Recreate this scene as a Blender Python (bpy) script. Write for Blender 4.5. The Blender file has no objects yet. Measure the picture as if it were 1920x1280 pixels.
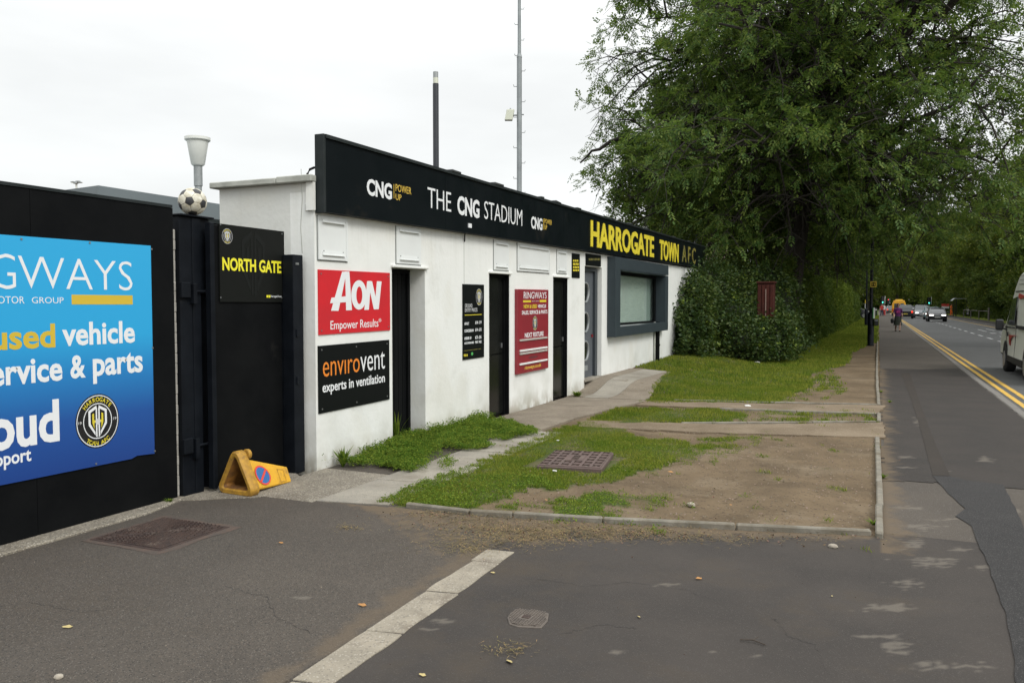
import bpy, bmesh, math, random
import numpy as np
from mathutils import Vector, Matrix, noise as mnoise
random.seed(7); RNG = np.random.default_rng(11)
R = math.radians
SC = bpy.context.scene
COL = SC.collection

# ------------------------------------------------------------------ camera
F = 1550.0; CX, CY, EYE = 960.0, 640.0, 1.6
PITCH = math.atan(68 / F); YAW = math.atan((1648 - 960) / (F / math.cos(PITCH)))
cam_d = bpy.data.cameras.new('camera'); cam = bpy.data.objects.new('camera', cam_d); COL.objects.link(cam)
cam_d.sensor_width = 36; cam_d.lens = F / 1920 * 36; cam_d.clip_end = 2000; cam_d.clip_start = .05
cam.location = (0, 0, EYE); cam.rotation_euler = (math.pi / 2 - PITCH, 0, YAW)
SC.camera = cam

# ------------------------------------------------------------------ sky and sun
SUN_EL, SUN_AZ = R(42), R(116)      # azimuth clockwise from +Y (along the road)
W = bpy.data.worlds.new('World'); SC.world = W; W.use_nodes = True
nt = W.node_tree; nt.nodes.clear()
def N(t, typ, **kw):
    n = t.nodes.new(typ)
    for k, v in kw.items(): setattr(n, k, v)
    return n
out = N(nt, 'ShaderNodeOutputWorld'); bg = N(nt, 'ShaderNodeBackground'); bg.inputs[1].default_value = .1
nt.links.new(bg.outputs[0], out.inputs[0])
sky = N(nt, 'ShaderNodeTexSky', sky_type='NISHITA', sun_disc=False, sun_elevation=SUN_EL, sun_rotation=SUN_AZ)
tc = N(nt, 'ShaderNodeTexCoord'); sep = N(nt, 'ShaderNodeSeparateXYZ'); nt.links.new(tc.outputs['Generated'], sep.inputs[0])
rise = N(nt, 'ShaderNodeMapRange'); rise.inputs[1].default_value = 0; rise.inputs[2].default_value = 1
rise.inputs[3].default_value = 7.3; rise.inputs[4].default_value = 20; pz = N(nt, 'ShaderNodeMath', operation='POWER'); pz.inputs[1].default_value = 1.9; cz = N(nt, 'ShaderNodeMath', operation='MAXIMUM'); cz.inputs[1].default_value = 0; nt.links.new(sep.outputs[2], cz.inputs[0]); nt.links.new(cz.outputs[0], pz.inputs[0]); nt.links.new(pz.outputs[0], rise.inputs[0])
mp = N(nt, 'ShaderNodeMapping'); mp.inputs['Scale'].default_value = (1.2, 1.2, 4.5); nt.links.new(tc.outputs['Generated'], mp.inputs[0])
cl = N(nt, 'ShaderNodeTexNoise'); cl.inputs['Scale'].default_value = 1.7; cl.inputs['Detail'].default_value = 5; cl.inputs['Roughness'].default_value = .5
nt.links.new(mp.outputs[0], cl.inputs['Vector'])
clr = N(nt, 'ShaderNodeMapRange'); clr.inputs[1].default_value = .35; clr.inputs[2].default_value = .62
clr.inputs[3].default_value = .90; clr.inputs[4].default_value = 1.05; nt.links.new(cl.outputs[0], clr.inputs[0])
mul = N(nt, 'ShaderNodeMath', operation='MULTIPLY'); nt.links.new(rise.outputs[0], mul.inputs[0]); nt.links.new(clr.outputs[0], mul.inputs[1])
tint = N(nt, 'ShaderNodeCombineColor')
for i, f in enumerate((.985, 1.0, .99)):
    m = N(nt, 'ShaderNodeMath', operation='MULTIPLY'); m.inputs[1].default_value = f
    nt.links.new(mul.outputs[0], m.inputs[0]); nt.links.new(m.outputs[0], tint.inputs[i])
mx = N(nt, 'ShaderNodeMix', data_type='RGBA'); mx.inputs[0].default_value = .94
nt.links.new(sky.outputs[0], mx.inputs[6]); nt.links.new(tint.outputs[0], mx.inputs[7]); nt.links.new(mx.outputs[2], bg.inputs[0])
sd = bpy.data.lights.new('sun', 'SUN'); sun = bpy.data.objects.new('sun', sd); COL.objects.link(sun)
sd.energy = 1.35; sd.angle = R(24); sd.color = (1, .97, .92)
sv = Vector((math.sin(SUN_AZ) * math.cos(SUN_EL), math.cos(SUN_AZ) * math.cos(SUN_EL), math.sin(SUN_EL)))
sun.rotation_euler = sv.to_track_quat('Z', 'Y').to_euler(); sun.location = sv * 60
vs = SC.view_settings
vs.view_transform = 'Standard'; vs.look = 'None'; vs.gamma = 1; vs.exposure = .4; vs.use_curve_mapping = False
SC.cycles.max_bounces = 6; SC.cycles.diffuse_bounces = 3; SC.cycles.glossy_bounces = 3; SC.cycles.transmission_bounces = 4
SC.cycles.use_denoising = True; SC.cycles.sample_clamp_indirect = 4

# ------------------------------------------------------------------ measuring: where a sighting from the surveyed eye point meets a plane of the place
_fw = Vector((-math.sin(YAW) * math.cos(PITCH), math.cos(YAW) * math.cos(PITCH), -math.sin(PITCH)))
_rt = Vector((math.cos(YAW), math.sin(YAW), 0)); _up = _rt.cross(_fw)
def ray(x, y): return _fw + _rt * ((x - CX) / F) + _up * (-(y - CY) / F)
def G(x, y, z=0.0):
    r = ray(x, y); t = (z - EYE) / r.z; return (r.x * t, r.y * t)
def PX(x, y, X):
    r = ray(x, y); t = X / r.x; return (r.y * t, EYE + r.z * t)
def PY(x, y, Y):
    r = ray(x, y); t = Y / r.y; return (r.x * t, EYE + r.z * t)

# ------------------------------------------------------------------ materials
MATS = {}
def mat(name, col, rough=.7, col2=None, vscale=3, vdetail=6, lo=.35, hi=.65, bump=0, bscale=60, metal=0, spec=.5, emit=0,
        specks=None, island=0, trans=0, coat=0, rvar=0, alpha=None, dirt=None):
    """procedural principled material; colour 2 mixed in by noise, optional bump, mineral specks, per-leaf hue variation"""
    m = bpy.data.materials.new(name); m.use_nodes = True; t = m.node_tree; p = t.nodes['Principled BSDF']; L = t.links.new
    p.inputs['Roughness'].default_value = rough; p.inputs['Metallic'].default_value = metal
    p.inputs['Specular IOR Level'].default_value = spec; p.inputs['Coat Weight'].default_value = coat
    geo = N(t, 'ShaderNodeNewGeometry'); pos = geo.outputs['Position']
    def rgb(c):
        n = N(t, 'ShaderNodeRGB'); n.outputs[0].default_value = (*c, 1); return n.outputs[0]
    def noise_fac(scale, detail, lo, hi, rough=.6):
        n = N(t, 'ShaderNodeTexNoise'); n.inputs['Scale'].default_value = scale; n.inputs['Detail'].default_value = detail
        n.inputs['Roughness'].default_value = rough; L(pos, n.inputs['Vector'])
        r = N(t, 'ShaderNodeMapRange'); r.inputs[1].default_value = lo; r.inputs[2].default_value = hi; L(n.outputs[0], r.inputs[0]); return r.outputs[0]
    def mix(f, a, b, mode='MIX'):
        n = N(t, 'ShaderNodeMix', data_type='RGBA', blend_type=mode)
        if isinstance(f, float): n.inputs[0].default_value = f
        else: L(f, n.inputs[0])
        L(a, n.inputs[6]); L(b, n.inputs[7]); return n.outputs[2]
    c = rgb(col)
    if col2: c = mix(noise_fac(vscale, vdetail, lo, hi), c, rgb(col2))
    if dirt:                        # (colour, scale, lo, hi)
        c = mix(noise_fac(dirt[1], 8, dirt[2], dirt[3], .7), c, rgb(dirt[0]))
    if specks:                      # list of (colour, scale, threshold)
        for sc_, (cc, scl, th) in enumerate(specks):
            v = N(t, 'ShaderNodeTexVoronoi'); v.inputs['Scale'].default_value = scl; L(pos, v.inputs['Vector'])
            s = N(t, 'ShaderNodeSeparateColor'); L(v.outputs['Color'], s.inputs[0])
            a = N(t, 'ShaderNodeMath', operation='GREATER_THAN'); a.inputs[1].default_value = 1 - th; L(s.outputs[0], a.inputs[0])
            c = mix(a.outputs[0], c, rgb(cc))
    if island:
        hv = N(t, 'ShaderNodeHueSaturation'); L(c, hv.inputs['Color'])
        r = N(t, 'ShaderNodeMapRange'); r.inputs[3].default_value = 1 - island; r.inputs[4].default_value = 1 + island
        L(geo.outputs['Random Per Island'], r.inputs[0]); L(r.outputs[0], hv.inputs['Value'])
        r2 = N(t, 'ShaderNodeMapRange'); r2.inputs[3].default_value = .5 + island * .06; r2.inputs[4].default_value = .5 - island * .1
        L(geo.outputs['Random Per Island'], r2.inputs[0]); L(r2.outputs[0], hv.inputs['Hue']); c = hv.outputs[0]
    L(c, p.inputs['Base Color'])
    if rvar:
        rr = N(t, 'ShaderNodeMapRange'); rr.inputs[3].default_value = rough - rvar; rr.inputs[4].default_value = rough + rvar
        L(noise_fac(vscale * 2, 6, .3, .7), rr.inputs[0]); L(rr.outputs[0], p.inputs['Roughness'])
    if bump:
        n = N(t, 'ShaderNodeTexNoise'); n.inputs['Scale'].default_value = bscale; n.inputs['Detail'].default_value = 5; L(pos, n.inputs['Vector'])
        b = N(t, 'ShaderNodeBump'); b.inputs['Strength'].default_value = 1; b.inputs['Distance'].default_value = bump; L(n.outputs[0], b.inputs['Height']); L(b.outputs[0], p.inputs['Normal'])
    if emit: p.inputs['Emission Color'].default_value = (*col, 1); p.inputs['Emission Strength'].default_value = emit
    if trans:
        o = t.nodes['Material Output']; tr = N(t, 'ShaderNodeBsdfTranslucent'); ms = N(t, 'ShaderNodeMixShader'); ms.inputs[0].default_value = trans
        br = mix(.5, c, rgb((.16, .24, .03))); L(br, tr.inputs[0]); L(p.outputs[0], ms.inputs[1]); L(tr.outputs[0], ms.inputs[2]); L(ms.outputs[0], o.inputs[0])
    if alpha is not None: p.inputs['Transmission Weight'].default_value = alpha
    MATS[name] = m; return m

mat('asphalt_old', (.078, .066, .054), .9, (.058, .050, .042), 1.1, bump=.002, bscale=170, specks=[((.13, .115, .098), 210, .05), ((.033, .030, .027), 190, .10), ((.095, .077, .062), 130, .05)], dirt=((.078, .062, .046), .55, .5, .8), spec=.3)
mat('asphalt_smooth', (.056, .0485, .043), .85, (.041, .0365, .0335), .9, bump=.0022, bscale=140, specks=[((.07, .064, .057), 260, .05)], dirt=((.062, .050, .038), .8, .52, .72), spec=.2)
mat('asphalt_dark', (.034, .0305, .028), .85, (.044, .038, .034), 1.3, bump=.0016, bscale=160, specks=[((.07, .066, .062), 260, .05)], spec=.2)
mat('asphalt_trench', (.042, .035, .030), .9, (.036, .031, .027), 1.3, bump=.0016, spec=.2)
mat('asphalt_pale', (.080, .068, .056), .92, (.064, .055, .046), .8, bump=.0022, bscale=160, specks=[((.13, .12, .11), 220, .05)], spec=.3)
mat('asphalt_patch', (.028, .0265, .026), .85, (.022, .021, .021), 3, bump=.004, bscale=230, specks=[((.075, .07, .068), 240, .08)], spec=.35)
mat('asphalt_scuff', (.165, .15, .135), .9, (.11, .10, .092), 25, bump=.002, bscale=140, spec=.3)
mat('road', (.082, .083, .082), .85, (.066, .067, .066), .5, bump=.003, bscale=150, specks=[((.2, .2, .2), 150, .06)], spec=.35)
mat('gutter', (.06, .058, .052), .9, (.09, .08, .065), 5, bump=.002)
mat('concrete', (.31, .285, .235), .9, (.235, .215, .18), 3, bump=.002, bscale=120, specks=[((.18, .17, .15), 140, .1)], dirt=((.15, .125, .09), 1.7, .5, .75))
mat('concrete_rough', (.235, .21, .165), .92, (.16, .14, .11), 5, bump=.004, bscale=90, specks=[((.34, .31, .26), 120, .14), ((.1, .09, .075), 110, .12)], dirt=((.12, .10, .075), 1.2, .5, .72))
mat('concrete_dirty', (.225, .19, .145), .92, (.165, .135, .10), 2.5, bump=.003, bscale=90, dirt=((.13, .105, .075), 1.1, .48, .7), specks=[((.3, .27, .22), 120, .06)])
mat('path_dirty', (.205, .162, .115), .95, (.15, .116, .08), 1.8, bump=.004, bscale=60, dirt=((.13, .10, .07), 1.3, .48, .7), specks=[((.28, .24, .18), 120, .04)], spec=.1)
mat('cone_inner', (.28, .125, .018), .75, (.15, .062, .014), 11, dirt=((.06, .03, .015), 9, .5, .7))
mat('edging', (.235, .215, .178), .9, (.155, .145, .12), 7, bump=.003, bscale=110, dirt=((.12, .10, .07), 2.6, .48, .68), spec=.2)
mat('kerb_stone', (.285, .25, .195), .9, (.215, .19, .148), 5, bump=.004, bscale=70, specks=[((.17, .15, .12), 120, .07), ((.33, .30, .25), 150, .08)], dirt=((.125, .10, .075), 3.2, .52, .72))
mat('far_kerb', (.15, .14, .125), .9, (.14, .13, .12), 4)
mat('white_render', (.76, .77, .745), .75, (.71, .725, .70), 1.6, bump=.003, bscale=22, dirt=((.52, .52, .475), 1.1, .58, .9), spec=.3)
mat('white_render_shaded', (.60, .61, .58), .8, (.54, .55, .52), 1.4, bump=.003, bscale=22, dirt=((.40, .40, .36), 1.3, .58, .85), spec=.3)  # the white render again, with the end wall's shade put into its colour
mat('coping', (.42, .43, .39), .85, (.28, .29, .26), 6, bump=.002, dirt=((.12, .12, .10), 9, .6, .8))
mat('roof_felt', (.09, .09, .09), .9, (.06, .06, .06), 3)
mat('fascia_black', (.0035, .0058, .0070), .4, (.006, .0085, .0098), 1.2, spec=.05, rvar=.1, dirt=((.030, .026, .020), 1.05, .60, .80))
mat('fascia_trim', (.012, .017, .017), .55, (.02, .025, .026), 6, spec=.2)
mat('flashing', (.05, .055, .056), .45, (.02, .024, .025), 12)
mat('black_paint', (.0045, .0050, .0056), .5, (.007, .0075, .008), 2.5, bump=.001, bscale=30, spec=.05, dirt=((.024, .024, .022), 2.2, .66, .85))
mat('black_gloss', (.006, .0065, .006), .2, (.010, .011, .010), 2, spec=.3, dirt=((.028, .026, .022), 3, .66, .85))
mat('black_steel', (.0045, .0058, .0082), .48, (.008, .010, .0135), 5, bump=.0012, bscale=40, spec=.10, dirt=((.028, .029, .031), 6, .66, .8))
mat('door_grey', (.095, .105, .12), .5, (.08, .09, .10), 3)
mat('door_frame_grey', (.03, .038, .046), .45, (.036, .044, .052), 3)
mat('bay_grey', (.036, .049, .056), .5, (.031, .042, .049), 4, spec=.2)
mat('panel_white', (.73, .755, .745), .4, (.70, .72, .71), 3, spec=.4)
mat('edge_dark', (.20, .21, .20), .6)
mat('yellow', (.72, .60, .035), .5, (.62, .52, .035), 5)
mat('yellow_worn', (.27, .235, .03), .6, (.06, .06, .025), 9)
mat('gold', (.62, .42, .06), .5); mat('white_print', (.74, .76, .77), .45); mat('white_dim', (.55, .56, .56), .5)
mat('orange_print', (.75, .22, .02), .5); mat('sign_black', (.006, .0075, .0075), .4, spec=.08); mat('sign_red', (.58, .020, .028), .45, (.50, .022, .03), 3, spec=.2)
mat('sign_maroon', (.245, .018, .028), .4, (.22, .016, .026), 4); mat('rail_metal', (.55, .54, .50), .4, metal=.3); mat('gate_sign', (.0095, .0105, .0095), .45, spec=.08)
mat('ghost_print', (.0125, .0138, .013), .5, spec=.08); mat('screw', (.22, .23, .23), .4, metal=.6)
mat('green_print', (.08, .4, .1), .5); mat('smudge', (.12, .02, .025), .6)
mat('crest_black', (.008, .008, .010), .4); mat('sign_edge', (.02, .022, .024), .6)
mat('glass_dark', (.012, .015, .016), .06, spec=.8); mat('glass_car', (.02, .026, .03), .08, spec=.8)
mat('blind', (.76, .80, .77), .7, (.70, .74, .71), 2); mat('room_dark', (.05, .055, .055), .9)
mat('metal_grey', (.33, .35, .35), .55, (.25, .27, .27), 6, metal=.35); mat('mast_grey', (.30, .33, .335), .6, (.22, .24, .25), 3, metal=.2)
mat('mast_black', (.022, .026, .033), .45, (.03, .034, .042), 5); mat('lamp_opal', (.72, .74, .70), .45, (.64, .66, .62), 4); mat('lamp_cream', (.58, .60, .50), .5)
mat('ball_white', (.70, .69, .60), .55, (.42, .38, .28), 22, dirt=((.30, .25, .16), 12, .55, .75)); mat('ball_black', (.02, .022, .028), .5, (.04, .04, .042), 30); mat('seam', (.12, .10, .07), .8)
mat('cone_yellow', (.66, .36, .022), .5, (.58, .31, .02), 9, bump=.0015, bscale=60, dirt=((.30, .17, .035), 9, .54, .72)); mat('cone_scuffed', (.46, .25, .025), .65, (.30, .16, .025), 22, bump=.003, bscale=90, dirt=((.13, .08, .03), 14, .56, .7))
mat('sign_blue_disc', (.025, .11, .33), .5, (.03, .13, .3), 20); mat('red_print', (.62, .05, .035), .5, (.55, .06, .04), 20)
mat('iron_brown', (.125, .085, .075), .75, (.09, .062, .056), 8, bump=.0015, bscale=90, metal=.15, dirt=((.17, .14, .11), 7, .55, .75)); mat('iron_rust', (.050, .028, .020), .8, (.030, .018, .014), 14, bump=.002, bscale=90, dirt=((.13, .10, .08), 9, .55, .72)); mat('iron_grey', (.13, .108, .09), .75, (.09, .075, .064), 12, bump=.001)
mat('soil', (.154, .114, .073), .97, (.100, .075, .049), 1.6, bump=.010, bscale=28, specks=[((.24, .20, .15), 80, .012), ((.075, .056, .042), 80, .05)], dirt=((.185, .145, .10), 1.1, .50, .70), spec=.08)
mat('grass', (.105, .18, .018), .75, (.20, .23, .035), 1.6, island=.42, trans=.35, spec=.12); mat('grass_dry', (.28, .215, .085), .85, (.14, .11, .05), 6, island=.35, trans=.2)
mat('leaf_crumb', (.15, .10, .055), .9, (.09, .065, .038), 20, island=.5)
mat('mortar_pale', (.34, .32, .28), .9)
mat('gravel_bits', (.20, .16, .115), .95, (.10, .078, .055), 30, island=.4)
mat('repair_rim', (.095, .062, .046), .95, (.06, .05, .042), 9, bump=.003)
mat('weed', (.095, .19, .022), .7, (.14, .22, .03), 4, island=.45, trans=.4, spec=.12)
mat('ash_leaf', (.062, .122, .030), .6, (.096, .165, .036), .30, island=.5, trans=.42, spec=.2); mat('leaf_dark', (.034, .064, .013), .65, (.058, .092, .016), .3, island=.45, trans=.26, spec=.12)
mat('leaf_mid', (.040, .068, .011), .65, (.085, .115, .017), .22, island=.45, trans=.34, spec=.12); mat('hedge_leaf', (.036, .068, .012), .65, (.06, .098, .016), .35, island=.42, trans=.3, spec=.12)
mat('hedge_painted_lit', (.10, .15, .02), .65, (.075, .12, .018), .35, island=.4, trans=.4, spec=.12)  # lighter hedge leaves, sunlight on the far stretch put into the colour
mat('laurel_leaf', (.024, .052, .013), .5, (.045, .080, .016), .9, island=.45, trans=.18, spec=.25); mat('young_leaf', (.16, .24, .035), .5, island=.3, trans=.35)
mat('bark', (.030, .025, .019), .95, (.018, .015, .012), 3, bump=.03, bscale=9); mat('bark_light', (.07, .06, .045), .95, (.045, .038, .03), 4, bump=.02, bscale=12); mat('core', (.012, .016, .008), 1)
mat('cabinet_red', (.062, .017, .012), .7, (.042, .013, .010), 5, bump=.002, spec=.15, dirt=((.16, .09, .07), 7, .62, .8)); mat('streak_pale', (.26, .18, .15), .8)
mat('post_black', (.008, .010, .014), .4, (.012, .014, .019), 4, spec=.25); mat('leaf_litter', (.45, .22, .06), .8, (.30, .15, .05), 30); mat('leaf_yellow', (.40, .32, .14), .8); mat('stone', (.36, .32, .26), .9, (.25, .22, .18), 18, bump=.003); mat('twig', (.05, .038, .028), .9); mat('litter_white', (.62, .62, .6), .7)
mat('road_yellow', (.62, .37, .045), .8, (.45, .29, .06), 14, specks=[((.12, .1, .07), 120, .07)]); mat('road_white', (.52, .53, .52), .8, (.38, .38, .38), 10, specks=[((.12, .12, .12), 120, .1)])
mat('van_white', (.68, .69, .62), .42, (.64, .65, .585), 2, coat=.3, dirt=((.40, .40, .35), 1.6, .6, .8)); mat('tyre', (.015, .015, .015), .85); mat('wheel_rim', (.35, .36, .37), .35, metal=.7); mat('plastic_black', (.02, .021, .022), .6)
mat('car_black', (.012, .013, .017), .25, coat=.5); mat('car_silver', (.34, .36, .38), .3, metal=.4, coat=.4); mat('car_white', (.66, .67, .67), .3, coat=.4); mat('car_grey', (.10, .11, .12), .3, metal=.3, coat=.4); mat('car_teal', (.16, .27, .28), .3, metal=.3, coat=.4); mat('car_yellow', (.72, .36, .015), .35, coat=.3)
mat('headlight_on', (1, .97, .9), .3, emit=2.2); mat('headlamp', (.6, .62, .62), .15); mat('tail_red', (.4, .01, .01), .3); mat('brake_on', (1, .05, .02), .3, emit=.7); mat('signal_green', (.1, 1, .75), .3, emit=2.2); mat('signal_red', (1, .08, .06), .3, emit=1.6); mat('plate_white', (.6, .6, .58), .5); mat('plate_yellow', (.6, .45, .05), .5)
mat('skin', (.44, .26, .19), .6); mat('purple_cloth', (.13, .022, .14), .85, (.09, .015, .11), 12); mat('pink_cloth', (.34, .03, .17), .85); mat('dark_skirt', (.022, .028, .020), .9, (.03, .036, .027), 9); mat('hair_brown', (.10, .055, .03), .7); mat('black_cloth', (.012, .012, .013), .85); mat('hi_vis', (.85, .14, .02), .7); mat('red_cloth', (.45, .035, .03), .8); mat('navy_cloth', (.02, .025, .05), .85); mat('white_cloth', (.6, .6, .6), .8)
mat('brick_red', (.23, .075, .045), .9, (.17, .055, .035), 5); mat('roof_tile', (.10, .06, .045), .9, (.07, .045, .035), 4); mat('shed_grey', (.16, .19, .20), .6, (.14, .165, .175), 1.2); mat('brick_white', (.40, .385, .35), .85, (.32, .31, .28), 8)

# sky-blue sign face printed with a blue fade (a printed design, not shading)
m = mat('blue_fade', (.02, .28, .6), .35); t = m.node_tree; p = t.nodes['Principled BSDF']
g_ = N(t, 'ShaderNodeNewGeometry'); s_ = N(t, 'ShaderNodeSeparateXYZ'); t.links.new(g_.outputs['Position'], s_.inputs[0])
mr = N(t, 'ShaderNodeMapRange'); mr.inputs[1].default_value = .42; mr.inputs[2].default_value = 2.07; t.links.new(s_.outputs[2], mr.inputs[0])
cr = N(t, 'ShaderNodeValToRGB'); t.links.new(mr.outputs[0], cr.inputs[0]); e = cr.color_ramp.elements
e[0].position = 0; e[0].color = (.008, .045, .22, 1); e[1].position = 1; e[1].color = (.016, .36, .68, 1)
x_ = e.new(.22); x_.color = (.010, .075, .30, 1); x_ = e.new(.42); x_.color = (.012, .20, .50, 1); x_ = e.new(.58); x_.color = (.016, .34, .66, 1)
t.links.new(cr.outputs[0], p.inputs['Base Color'])

mat('gold_bar', (.60, .43, .035), .4); mat('yellow_bright', (.80, .74, .03), .45)
mat('stripe_red', (.33, .045, .035), .5)
mat('blind_dim', (.42, .48, .45), .7)
mg_ = bpy.data.materials.new('window_glass'); mg_.use_nodes = True; t = mg_.node_tree; t.nodes.clear(); o_ = N(t, 'ShaderNodeOutputMaterial'); ms_ = N(t, 'ShaderNodeMixShader')
fw_ = N(t, 'ShaderNodeLayerWeight'); fp_ = N(t, 'ShaderNodeMath', operation='POWER'); fp_.inputs[1].default_value = 5; t.links.new(fw_.outputs['Facing'], fp_.inputs[0]); fr_ = N(t, 'ShaderNodeMapRange'); fr_.inputs[3].default_value = .03; fr_.inputs[4].default_value = .8; t.links.new(fp_.outputs[0], fr_.inputs[0]); tb_ = N(t, 'ShaderNodeBsdfTransparent'); tb_.inputs[0].default_value = (.86, .9, .88, 1); gb_ = N(t, 'ShaderNodeBsdfGlossy'); gb_.inputs['Roughness'].default_value = .02
t.links.new(fr_.outputs[0], ms_.inputs[0]); t.links.new(tb_.outputs[0], ms_.inputs[1]); t.links.new(gb_.outputs[0], ms_.inputs[2]); t.links.new(ms_.outputs[0], o_.inputs[0]); MATS['window_glass'] = mg_
# ------------------------------------------------------------------ objects
ORG = {}
def link(o): COL.objects.link(o); return o
def tag(o, label=None, cat=None, group=None, kind=None):
    if label: o['label'] = label
    if cat: o['category'] = cat
    if group: o['group'] = group
    if kind: o['kind'] = kind
    return o
def thing(name, label, cat, loc=(0, 0, 0), rz=0, group=None):
    o = bpy.data.objects.new(name, None); link(o); o.location = loc; o.rotation_euler = (0, 0, rz); o.empty_display_size = .2
    ORG[o.name] = Vector(loc); return tag(o, label, cat, group)
def origin(o):
    while o.parent: o = o.parent
    return ORG.get(o.name, Vector((0, 0, 0)))
def mesh_obj(name, me, parent=None, local=False):
    o = bpy.data.objects.new(name, me); link(o)
    if parent:
        o.parent = parent
        if not local:
            v = origin(parent); me.transform(Matrix.Translation(-v))
    return o
class MB:
    """collects shapes, then links them as one mesh object"""
    def __init__(s): s.v = []; s.f = []; s.m = []
    def add(s, vs, fs, mi=0):
        b = len(s.v); s.v += [tuple(v) for v in vs]; s.f += [tuple(b + i for i in f) for f in fs]; s.m += [mi] * len(fs); return s
    def box(s, x0, x1, y0, y1, z0, z1, mi=0, slope=0):
        d = slope * (y1 - y0)
        v = [(x, y, z + (d if y == y1 else 0)) for x in (x0, x1) for y in (y0, y1) for z in (z0, z1)]
        return s.add(v, [(0, 1, 3, 2), (4, 6, 7, 5), (0, 4, 5, 1), (2, 3, 7, 6), (0, 2, 6, 4), (1, 5, 7, 3)], mi)
    def prism(s, pts, a, b, mi=0, ax='z'):
        """polygon extruded from a to b along an axis; pts are the two other coordinates"""
        n = len(pts); P = {'z': lambda p, h: (p[0], p[1], h), 'x': lambda p, h: (h, p[0], p[1]), 'y': lambda p, h: (p[0], h, p[1])}[ax]
        v = [P(p, a) for p in pts] + [P(p, b) for p in pts]
        return s.add(v, [tuple(range(n))[::-1], tuple(range(n, 2 * n))] + [(i, (i + 1) % n, n + (i + 1) % n, n + i) for i in range(n)], mi)
    def tube(s, pts, rad, n=8, mi=0, cap=True):
        pts = [Vector(p) for p in pts]; rad = rad if hasattr(rad, '__len__') else [rad] * len(pts); rings = []
        for i, p in enumerate(pts):
            d = (pts[min(i + 1, len(pts) - 1)] - pts[max(i - 1, 0)]); d = d.normalized() if d.length > 1e-9 else Vector((0, 0, 1))
            u = d.cross(Vector((0, 0, 1)) if abs(d.z) < .9 else Vector((1, 0, 0))).normalized(); w = d.cross(u)
            rings.append([p + (u * math.cos(2 * math.pi * k / n) + w * math.sin(2 * math.pi * k / n)) * rad[i] for k in range(n)])
        v = [q for r in rings for q in r]; f = []
        for i in range(len(pts) - 1):
            for k in range(n): f.append((i * n + k, i * n + (k + 1) % n, (i + 1) * n + (k + 1) % n, (i + 1) * n + k))
        if cap: f += [tuple(range(n))[::-1], tuple(range((len(pts) - 1) * n, len(pts) * n))]
        return s.add(v, f, mi)
    def lathe(s, prof, c=(0, 0, 0), n=20, mi=0):
        return s.tube([(c[0], c[1], c[2] + z) for r, z in prof], [max(r, 1e-4) for r, z in prof], n, mi)
    def loft(s, rings, mi=0, cap=True, closed=True):
        n = len(rings[0]); v = [q for r in rings for q in r]; f = []
        for i in range(len(rings) - 1):
            for k in range(n if closed else n - 1): f.append((i * n + k, i * n + (k + 1) % n, (i + 1) * n + (k + 1) % n, (i + 1) * n + k))
        if cap: f += [tuple(range(n))[::-1], tuple(range((len(rings) - 1) * n, len(rings) * n))]
        return s.add(v, f, mi)
    def rock(s, c, r, seed=0, flat=.6):
        bm = bmesh.new(); bmesh.ops.create_icosphere(bm, subdivisions=2, radius=1)
        q = [(c[0] + v.co.x * r * (1 + .35 * mnoise.noise(v.co * 1.3 + Vector((seed, 0, 0)))), c[1] + v.co.y * r * (1 + .35 * mnoise.noise(v.co * 1.3 + Vector((0, seed, 0)))) * .8, c[2] + v.co.z * r * flat) for v in bm.verts]
        f = [tuple(v.index for v in fc.verts) for fc in bm.faces]; bm.free(); return s.add(q, f)
    def build(s, name, mats, parent=None, smooth=False, bev=0, local=False, wobble=0, seg=1):
        me = bpy.data.meshes.new(name); me.from_pydata(s.v, [], s.f)
        if not isinstance(mats, (list, tuple)): mats = [mats]
        for m in mats: me.materials.append(MATS[m])
        me.polygons.foreach_set('material_index', s.m)
        bm = bmesh.new(); bm.from_mesh(me)
        if bev:
            bmesh.ops.remove_doubles(bm, verts=bm.verts, dist=1e-5)
            es = [e for e in bm.edges if len(e.link_faces) == 2 and e.calc_face_angle(0) > .5]
            bmesh.ops.bevel(bm, geom=es, offset=bev, segments=seg, affect='EDGES', clamp_overlap=True)
        bmesh.ops.recalc_face_normals(bm, faces=bm.faces); bm.to_mesh(me); bm.free()
        if wobble:
            for v in me.vertices: v.co += Vector((mnoise.noise(v.co * 9), mnoise.noise(v.co * 9 + Vector((5, 5, 5))), 0)) * wobble
        if smooth:
            me.shade_smooth()
            try: me.set_sharp_from_angle(angle=R(38))
            except Exception: pass
        return mesh_obj(name, me, parent, local)

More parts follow.
